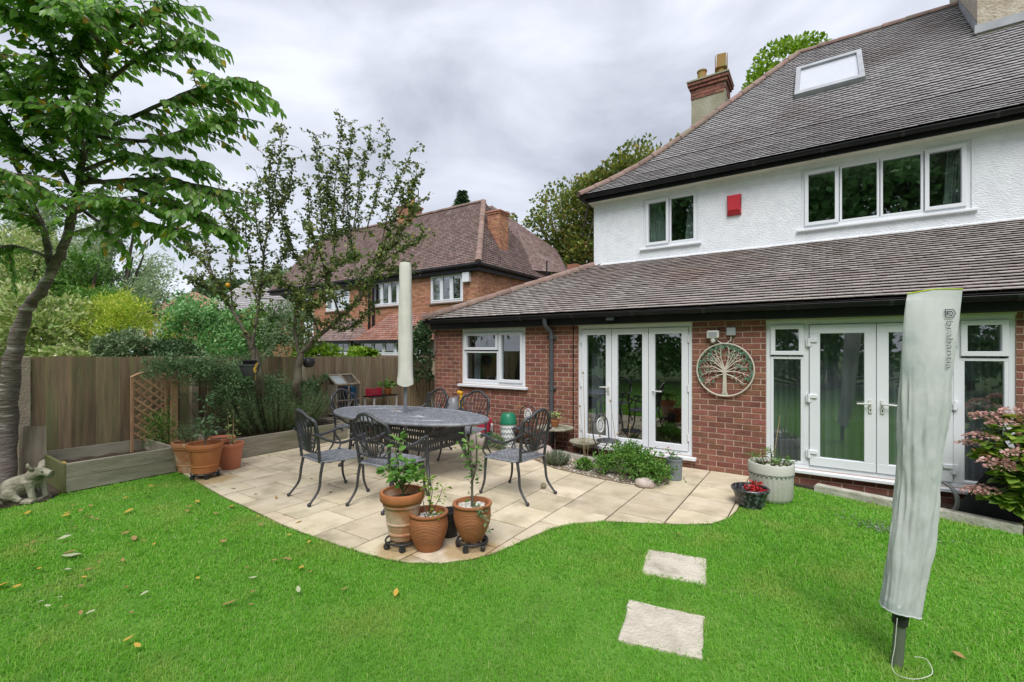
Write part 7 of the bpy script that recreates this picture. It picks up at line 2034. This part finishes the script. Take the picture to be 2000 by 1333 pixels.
mb = MB(); mb.add([(x1, y0, H1 + .012), (x1, -.02, H1 + .012), (x0, -.02, H2 + .012), (x0, y0, H2 + .012)], [(0, 1, 2, 3)]); mb.build('lid_pane', M['polycarb'], cfm)
mb = MB(); mb.add([(x1, y0, H1 + .004), (x1, -.02, H1 + .004), (x0, -.02, H2 + .004), (x0, y0, H2 + .004)], [(0, 1, 2, 3)]); mb.build('lid_lining', M['whiteware'], cfm)
MB().box(x0 + .02, .06, .30, x1 - .02, .20, .56).build('inner_pot', M['blueplastic'], cfm)
cr = empty('crate', (-8.05, 6.55, .62), 0, 'red slatted wooden crate on the shelf by the fence', 'crate')
for k in range(3):
    MB().bbox(.07, -.16, .01 + k * .055, .082, .16, .055 + k * .055, .002).build('slat', M['pinkplastic'], cr)
    MB().bbox(-.07, -.165, .01 + k * .055, .07, -.155, .055 + k * .055, .002).build('slat', M['pinkplastic'], cr)
for y in (-.15, .14): MB().box(-.07, y, 0, .07, y + .012, .17).build('corner_post', M['pinkplastic'], cr)
MB().box(-.07, -.15, 0, .07, .15, .01).build('crate_floor', M['pinkplastic'], cr)
st = empty('plant_stand', (-8.02, 6.75, .0), 0, 'small white plant stand with black shelf against the fence', 'stand')
MB().bbox(-.20, -.36, .60, .16, .34, .62, .004).build('shelf', M['black'], st)
for x in (-.17, .13):
    for y in (-.32, .30): MB().box(x - .015, y - .015, 0, x + .015, y + .015, .60).build('leg', M['whiteware'], st)
pt = empty('potted_plant', (-7.98, 6.88, .62), 0, 'small orange pot with broad green leaves on the white plant stand', 'potted plant')
pot_mesh([(.06, 0), (.063, .004), (.08, .11), (.088, .112), (.088, .145)]).build('pot', M['terracotta'], pt, 35); disc(.07, .12, M['soil'], pt, seed=13)
twiggy(pt, [[(0, 0, .11), (.0, -.1, .2), (.02, -.2, .24)], [(0, 0, .11), (.0, .1, .2), (.02, .18, .2)], [(0, 0, .11), (.03, 0, .22), (.05, .02, .3)], [(0, 0, .11), (-.05, -.05, .2), (-.08, -.1, .26)], [(0, 0, .11), (.08, -.04, .18), (.12, -.06, .2)]], 9, (.10, .15), M['leaf_fresh'], 141, spread=.05, wid=.9, tmin=.5)
tag(MB().lathe([(.10, 0), (.12, .02), (.13, .16), (.11, .24), (.07, .25)], 24, (-7.62, 6.35, G)).build('white_drum', M['whiteware'], None, 40), 'white rounded container on the paving below the plant stand', 'container')
pt = empty('pot', (-7.45, 5.9, G), 0, 'short wide terracotta pot on the paving before the narrow bed', 'pot')
pot_mesh([(.11, 0), (.115, .004), (.14, .14), (.152, .145), (.152, .18)]).build('pot_body', M['terracotta'], pt, 35); disc(.125, .155, M['soil'], pt, seed=14)
fs_ = empty('fly_swatter', (FX + .035, 7.75, .92), 0, 'lime green plastic scoop hanging on the fence', 'scoop')
MB().tube([(0, 0, .08), (0, 0, .42)], .009, 6).build('handle', M['lime'], fs_); MB().ball((0, 0, .03), .055, 7).build('scoop_head', M['lime'], fs_, 60)
MB().ball((-.01, .06, .37), .014, 6).build('hook', M['whiteware'], fs_)
gl = empty('gloves', (-6.38, 6.72, 1.16), R(15), 'pair of pale gardening gloves hanging at the corner of the extension', 'gloves')
for sx in (-1, 1):
    mb = MB(); mb.loft([[(sx * .035 + math.cos(a) * w, math.sin(a) * .018, z) for a in np.linspace(0, 2 * math.pi, 13)[:-1]] for w, z in ((.028, .24), (.03, .16), (.036, .08), (.034, .04))])
    for k in range(4): mb.tube([(sx * .035 - .026 + k * .0175, 0, .05), (sx * .035 - .028 + k * .019, -.004, -.05 + .012 * abs(k - 1.5))], [.0095, .008], 6)
    mb.tube([(sx * .06, 0, .10), (sx * .08, -.01, .04)], [.011, .009], 6)
    mb.build('glove', M['gloves'], gl, 50)
MB().bbox(-.08, -.02, .25, .08, .04, .28, .004).build('hanger', M['oldwood'], gl); MB().box(-.02, .0, -1.15, .02, .04, .25).build('stake', M['oldwood'], gl)
bw_ = empty('hanging_bowl', tuple(at(488, 735, 7.05)), 0, 'grey plastic bowl hung from the spindly apple tree', 'bowl')
MB().lathe([(.075, 0), (.09, .005), (.125, .085), (.14, .16), (.15, .165), (.15, .185), (.13, .185), (.10, .06)], 28, (0, 0, .0), True, False).build('bowl_body', M['pipe'], bw_, 40)
MB().lathe([(.09, .10), (.10, .21), (.105, .215)], 20, (0, 0, .03)).build('inner_pot', M['blackplastic'], bw_, 40)
for a in (0, 2.1, 4.2): MB().tube([(.145 * math.cos(a), .145 * math.sin(a), .18), (.05, .05, .65)], .003, 4).build('wire', M['black'], bw_)
lf = [(0, -.01, .05), (.02, -.02, .12), (.05, -.02, .05)]
put('autumn_leaves', leaf_mesh('leaves', [(.18 + x, y, z) for x, y, z in lf], [(.2, 0, 1), (.5, 0, .6), (-.2, 0, -1)], [.13, .12, .12], LEAF6_V, LEAF6_F, .3, 1.1, 3, (0, -1, 0)), M['fallen_y'], bw_)
hp = empty('hanging_pot', tuple(at(603, 718, 7.9)), 0, 'small round black pot hanging beside the spreading apple trunk', 'pot')
MB().lathe([(.05, 0), (.085, .03), (.10, .09), (.085, .15), (.06, .17)], 20).build('pot_body', M['blackplastic'], hp, 40); MB().tube([(0, 0, .17), (0, 0, .55)], .003, 4).build('wire', M['black'], hp)
wl_ = empty('driftwood', (-7.72, 4.95, .31), 0, 'pale piece of carved driftwood standing in the long bed', 'driftwood')
for c in ([(0, 0, 0), (.02, -.05, .25), (.05, -.10, .48)], [(0, 0, .05), (.03, .06, .28), (.06, .16, .45)]):
    MB().tube(smooth_path([Vector(q) for q in c], 5), [.03] * 5 + [.022] * (len(c) * 5 - 9), 7).build('wood_limb', M['oldwood'], wl_, 50)
gp = empty('painted_pot', (-7.35, 4.45, .25), 0, 'small grey and white patterned pot in the long bed', 'pot')
MB().lathe([(.09, 0), (.10, .01), (.11, .16), (.115, .17), (.10, .17), (.09, .08)], 24, (0, 0, 0), True, False).build('pot_body', M['lead'], gp, 40)
# plank beside the cherry trunk
pk = MB(); pk.loft([[(-.03, -.10, 0), (.03, -.10, 0), (.03, .10, 0), (-.03, .10, 0)], [(-.035, -.105, .35), (.03, -.10, .35), (.03, .105, .35), (-.03, .10, .35)], [(-.03, -.10, .66), (.025, -.095, .70), (.025, .10, .68), (-.03, .10, .68)]])
o = pk.build('log_plank', M['oldwood']); o.location = (-7.98, 1.36, .0); o.rotation_euler = (0, R(-4), R(-12)); tag(o, 'upright weathered plank leaning beside the cherry trunk', 'plank')
pt = empty('pot', (-6.98, .76, .0), 0, 'weathered terracotta pot of dead leaves left of the stone pig', 'pot')
pot_mesh([(.08, 0), (.085, .004), (.12, .18), (.13, .185), (.13, .215)]).build('pot_body', M['terracotta'], pt, 35); disc(.11, .19, M['soil'], pt, seed=15)

# stone pig: one continuous body
pg = empty('stone_pig', (-7.12, 1.14, .0), YAW + R(4), 'mossy stone pig statue sitting beside the square raised bed', 'statue')
mb = MB()
mb.tube(smooth_path([Vector((-.20, 0, .10)), Vector((-.12, 0, .13)), Vector((-.02, 0, .175)), Vector((.08, 0, .225)), Vector((.12, 0, .26))], 5), [.02, .06, .09, .108, .115, .118, .118, .117, .115, .112, .108, .104, .10, .095, .09, .085, .08, .078, .075, .07, .065][:21], 16)
mb.tube(smooth_path([Vector((.06, 0, .24)), Vector((.14, 0, .29)), Vector((.20, 0, .30)), Vector((.255, 0, .285))], 5), [.06, .075, .08, .08, .078, .075, .07, .065, .06, .055, .05, .046, .042, .039, .037, .036][:16], 14)
for s_ in (-1, 1):
    mb.tube(smooth_path([Vector((.10, s_ * .06, .22)), Vector((.125, s_ * .07, .12)), Vector((.15, s_ * .07, .02))], 5), [.045, .042, .04, .036, .034, .032, .03, .03, .03, .03, .03], 10)
    mb.tube(smooth_path([Vector((-.10, s_ * .09, .09)), Vector((-.02, s_ * .11, .07)), Vector((.06, s_ * .11, .03))], 5), [.06, .07, .072, .07, .062, .052, .044, .038, .034, .03, .028], 10)
    mb.tube([Vector((.12, s_ * .055, .345)), Vector((.105, s_ * .08, .39)), Vector((.115, s_ * .095, .42))], [.034, .032, .012], 8, flat=.55)
mb.tube([Vector((.245, 0, .287)), Vector((.275, 0, .282))], [.040, .042], 14)
mb.box(-.20, -.12, 0, .17, .12, .03)
po = mb.build('pig_body', M['stone'], pg)
rm = po.modifiers.new('remesh', 'REMESH'); rm.mode = 'VOXEL'; rm.voxel_size = .007; rm.use_smooth_shade = True
sm = po.modifiers.new('smooth', 'SMOOTH'); sm.iterations = 3; sm.factor = .5
for s_ in (-1, 1): MB().ball((.215, s_ * .048, .322), .009, 6).build('eye', M['print'], pg, 60)

# ================================================================ FALLEN LEAVES
def leaf_one(m, seed):
    r = random.Random(seed)
    tv = [Vector(v) for v in LEAF6_V]
    c = r.uniform(.1, .45)
    for v in tv: v.z = abs(v.x) * r.uniform(.2, .9) + c * (v.y - .5) ** 2 + .02
    mb = MB(); mb.add(tv, LEAF6_F); me = mb.mesh('fallen_leaf', 60); me.materials.append(M[m]); return me
lms = {k: [leaf_one(k, i) for i in range(3)] for k in ('fallen_y', 'fallen_b', 'fallen_g')}
known = [(260, 994, 'fallen_y', 1.4), (118, 1088, 'fallen_g', 1.9), (150, 1075, 'fallen_b', 1.7), (285, 951, 'fallen_y', 1.2), (120, 1010, 'fallen_y', 1.0), (20, 1138, 'fallen_y', 1.3), (238, 975, 'fallen_y', .8), (260, 1048, 'fallen_b', 1.3), (235, 1045, 'fallen_b', 1.4),
         (63, 1062, 'fallen_b', .9), (60, 998, 'fallen_y', 1.0), (335, 1035, 'fallen_b', 1.1), (430, 1062, 'fallen_b', 1.0), (455, 990, 'fallen_y', 1.5), (400, 960, 'fallen_y', 1.0), (465, 1172, 'fallen_b', 1.2), (240, 1255, 'fallen_y', .9), (775, 1150, 'fallen_y', 1.1), (680, 1148, 'fallen_b', .8),
         (390, 1130, 'fallen_y', .7), (120, 1115, 'fallen_g', 1.0), (110, 1056, 'fallen_g', 1.3), (170, 1128, 'fallen_y', .8), (240, 1098, 'fallen_b', .8), (345, 1050, 'fallen_g', .8), (365, 1000, 'fallen_b', 1.2), (415, 1003, 'fallen_b', 1.1), (290, 965, 'fallen_b', 1.2), (250, 966, 'fallen_g', .9),
         (383, 978, 'fallen_y', 1.3), (415, 980, 'fallen_g', .8), (500, 1010, 'fallen_y', .9), (560, 1045, 'fallen_y', .9), (590, 1018, 'fallen_y', 1.0), (520, 1010, 'fallen_g', .7), (155, 1000, 'fallen_b', .9), (185, 1010, 'fallen_b', .8), (180, 990, 'fallen_b', .8), (100, 1185, 'fallen_g', .7), (275, 1265, 'fallen_y', .8),
         (1858, 1272, 'fallen_b', 1.0), (1330, 1045, 'fallen_b', .8), (480, 910, 'fallen_b', .9), (530, 890, 'fallen_y', .9), (455, 925, 'fallen_b', .9), (640, 905, 'fallen_b', .9), (700, 925, 'fallen_b', .8), (650, 960, 'fallen_b', 1.1), (640, 945, 'fallen_y', .9), (460, 955, 'fallen_b', 1.2), (495, 965, 'fallen_b', .8), (540, 975, 'fallen_b', .9), (605, 935, 'fallen_b', .7), (560, 1005, 'fallen_b', .7), (130, 905, 'fallen_y', 1.4)]
rr = random.Random(9)
for i in range(40):
    known.append((rr.uniform(20, 620), rr.uniform(985, 1200), rr.choice(['fallen_b', 'fallen_y', 'fallen_g', 'fallen_b']), rr.uniform(.5, .9)))
places = {True: 'on the paving', False: 'on the lawn'}
names = {'fallen_y': 'yellow fallen leaf lying ', 'fallen_b': 'curled brown fallen leaf lying ', 'fallen_g': 'pale green fallen leaf lying '}
for i, (x, y, k, s_) in enumerate(known):
    zb = .0
    p = atz(x, y, 0)
    onp = inpoly(np.array([p.x]), np.array([p.y]), PATIO)[0]
    zz = .012 if onp else .028
    if (x, y) == (130, 905): zz = .22
    p = atz(x, y, zz)
    o = bpy.data.objects.new('fallen_leaf', rr.choice(lms[k])); col.objects.link(o)
    L_ = .058 * s_
    o.scale = (L_, L_ * rr.uniform(1.0, 1.35), L_ * .8); o.location = p; o.rotation_euler = (rr.uniform(-.25, .25), rr.uniform(-.25, .25), rr.uniform(0, 6.28))
    near = 'close to the paving edge' if (not onp and p.y > 1.95) else ''
    where = 'on the soil of the square raised bed' if (x, y) == (130, 905) else (places[bool(onp)] + (' ' + near if near else ''))
    tag(o, names[k] + where, 'leaf', 'fallen ' + {'fallen_y': 'yellow', 'fallen_b': 'brown', 'fallen_g': 'pale green'}[k] + ' leaves ' + places[bool(onp)])

# ================================================================ GRASS
def grass(n, xr, yr, seed, dens_fall=2.2):
    r = np.random.default_rng(seed)
    X, Y = r.uniform(*xr, n), r.uniform(*yr, n)
    d = np.hypot(X, Y)
    keep = r.uniform(0, 1, n) < np.clip((dens_fall + .9) / np.maximum(d, .6), .22, 1) ** 1.25
    X, Y = X[keep], Y[keep]
    wob = .008 * np.sin(X * 23 + Y * 17) + .006 * np.sin(X * 61 - Y * 47) + r.normal(size=len(X)) * .011
    k = ~inpoly(X + wob, Y + wob, PATIO)
    for P in ([(-1.145, 3.700), (-.745, 3.780), (-.676, 3.398), (-1.060, 3.315)], [(-1.012, 2.878), (-.602, 2.957), (-.532, 2.584), (-.924, 2.490)], [(-8.3, 0.2), (-7.35, .35), (-7.0, .9), (-6.93, 1.28), (-7.2, 1.44), (-8.3, 1.44)], [(-.68, 6.6), (-.1, 6.33), (1.5, 5.85), (2.7, 5.46), (5, 5.1), (5, 6.6)], [(-8.4, 1.44), (-7.08, 1.44), (-7.08, 2.6), (-8.4, 2.6)]):
        k &= ~inpoly(X + wob * .7, Y + wob * .7, P)
    k &= np.hypot(X + .60, Y - 5.36) > .11
    k &= np.hypot(X + .44, Y - 5.74) > .17
    X, Y = X[k], Y[k]
    n = len(X)
    P3 = np.stack([X, Y, np.full(n, -.012)], 1)
    patch = snoise(P3, 2.4, 3) * .5 + snoise(P3, 7, 4) * .4
    H_ = (.028 + .011 * patch + r.normal(size=n) * .008).clip(.010, .06)
    a = r.uniform(0, 2 * np.pi, n); lean_ = np.abs(r.normal(size=n)) * .6 + .45
    dx, dy = np.cos(a), np.sin(a)
    w = r.uniform(.0012, .0023, n) * np.clip(np.hypot(X, Y) / 3.0, .8, 1.7)
    wx, wy = -dy * w, dx * w
    m1 = np.stack([X + dx * H_ * lean_ * .35, Y + dy * H_ * lean_ * .35, -.012 + H_ * .6], 1)
    tp = np.stack([X + dx * H_ * lean_, Y + dy * H_ * lean_, -.012 + H_ * np.maximum(.25, 1 - .38 * lean_)], 1)
    off = np.stack([wx, wy, 0 * wx], 1)
    V = np.stack([P3 - off, P3 + off, m1 + off * .8, m1 - off * .8, tp], 1).reshape(-1, 3)
    b = (np.arange(n) * 5)[:, None]
    F = np.concatenate([b + np.array([[0, 1, 2]]), b + np.array([[0, 2, 3]]), b + np.array([[3, 2, 4]])], 0)
    return V, F
V, F = grass(900000, (-8.0, 4.2), (.35, 6.5), 5)
tag(put('grass', np_mesh('grass', V, F), M['grass']), 'short bright green mown grass covering the lawn', 'grass', kind='stuff')
print('grass tris', len(F))
# daisies-like clover patch near the kerb
r = np.random.default_rng(6)
n = 260
P_ = np.stack([r.normal(.55, .16, n), r.normal(5.35, .10, n), r.uniform(.012, .03, n)], 1)
tag(put('clover', leaf_mesh('clover', P_, np.concatenate([r.normal(size=(n, 2)), r.uniform(-.1, .3, (n, 1))], 1), r.uniform(.018, .03, n), roll=.3, wid=1.3, seed=4), M['leaf_lav']), 'pale patch of clover in the lawn near the kerb', 'clover', kind='stuff')
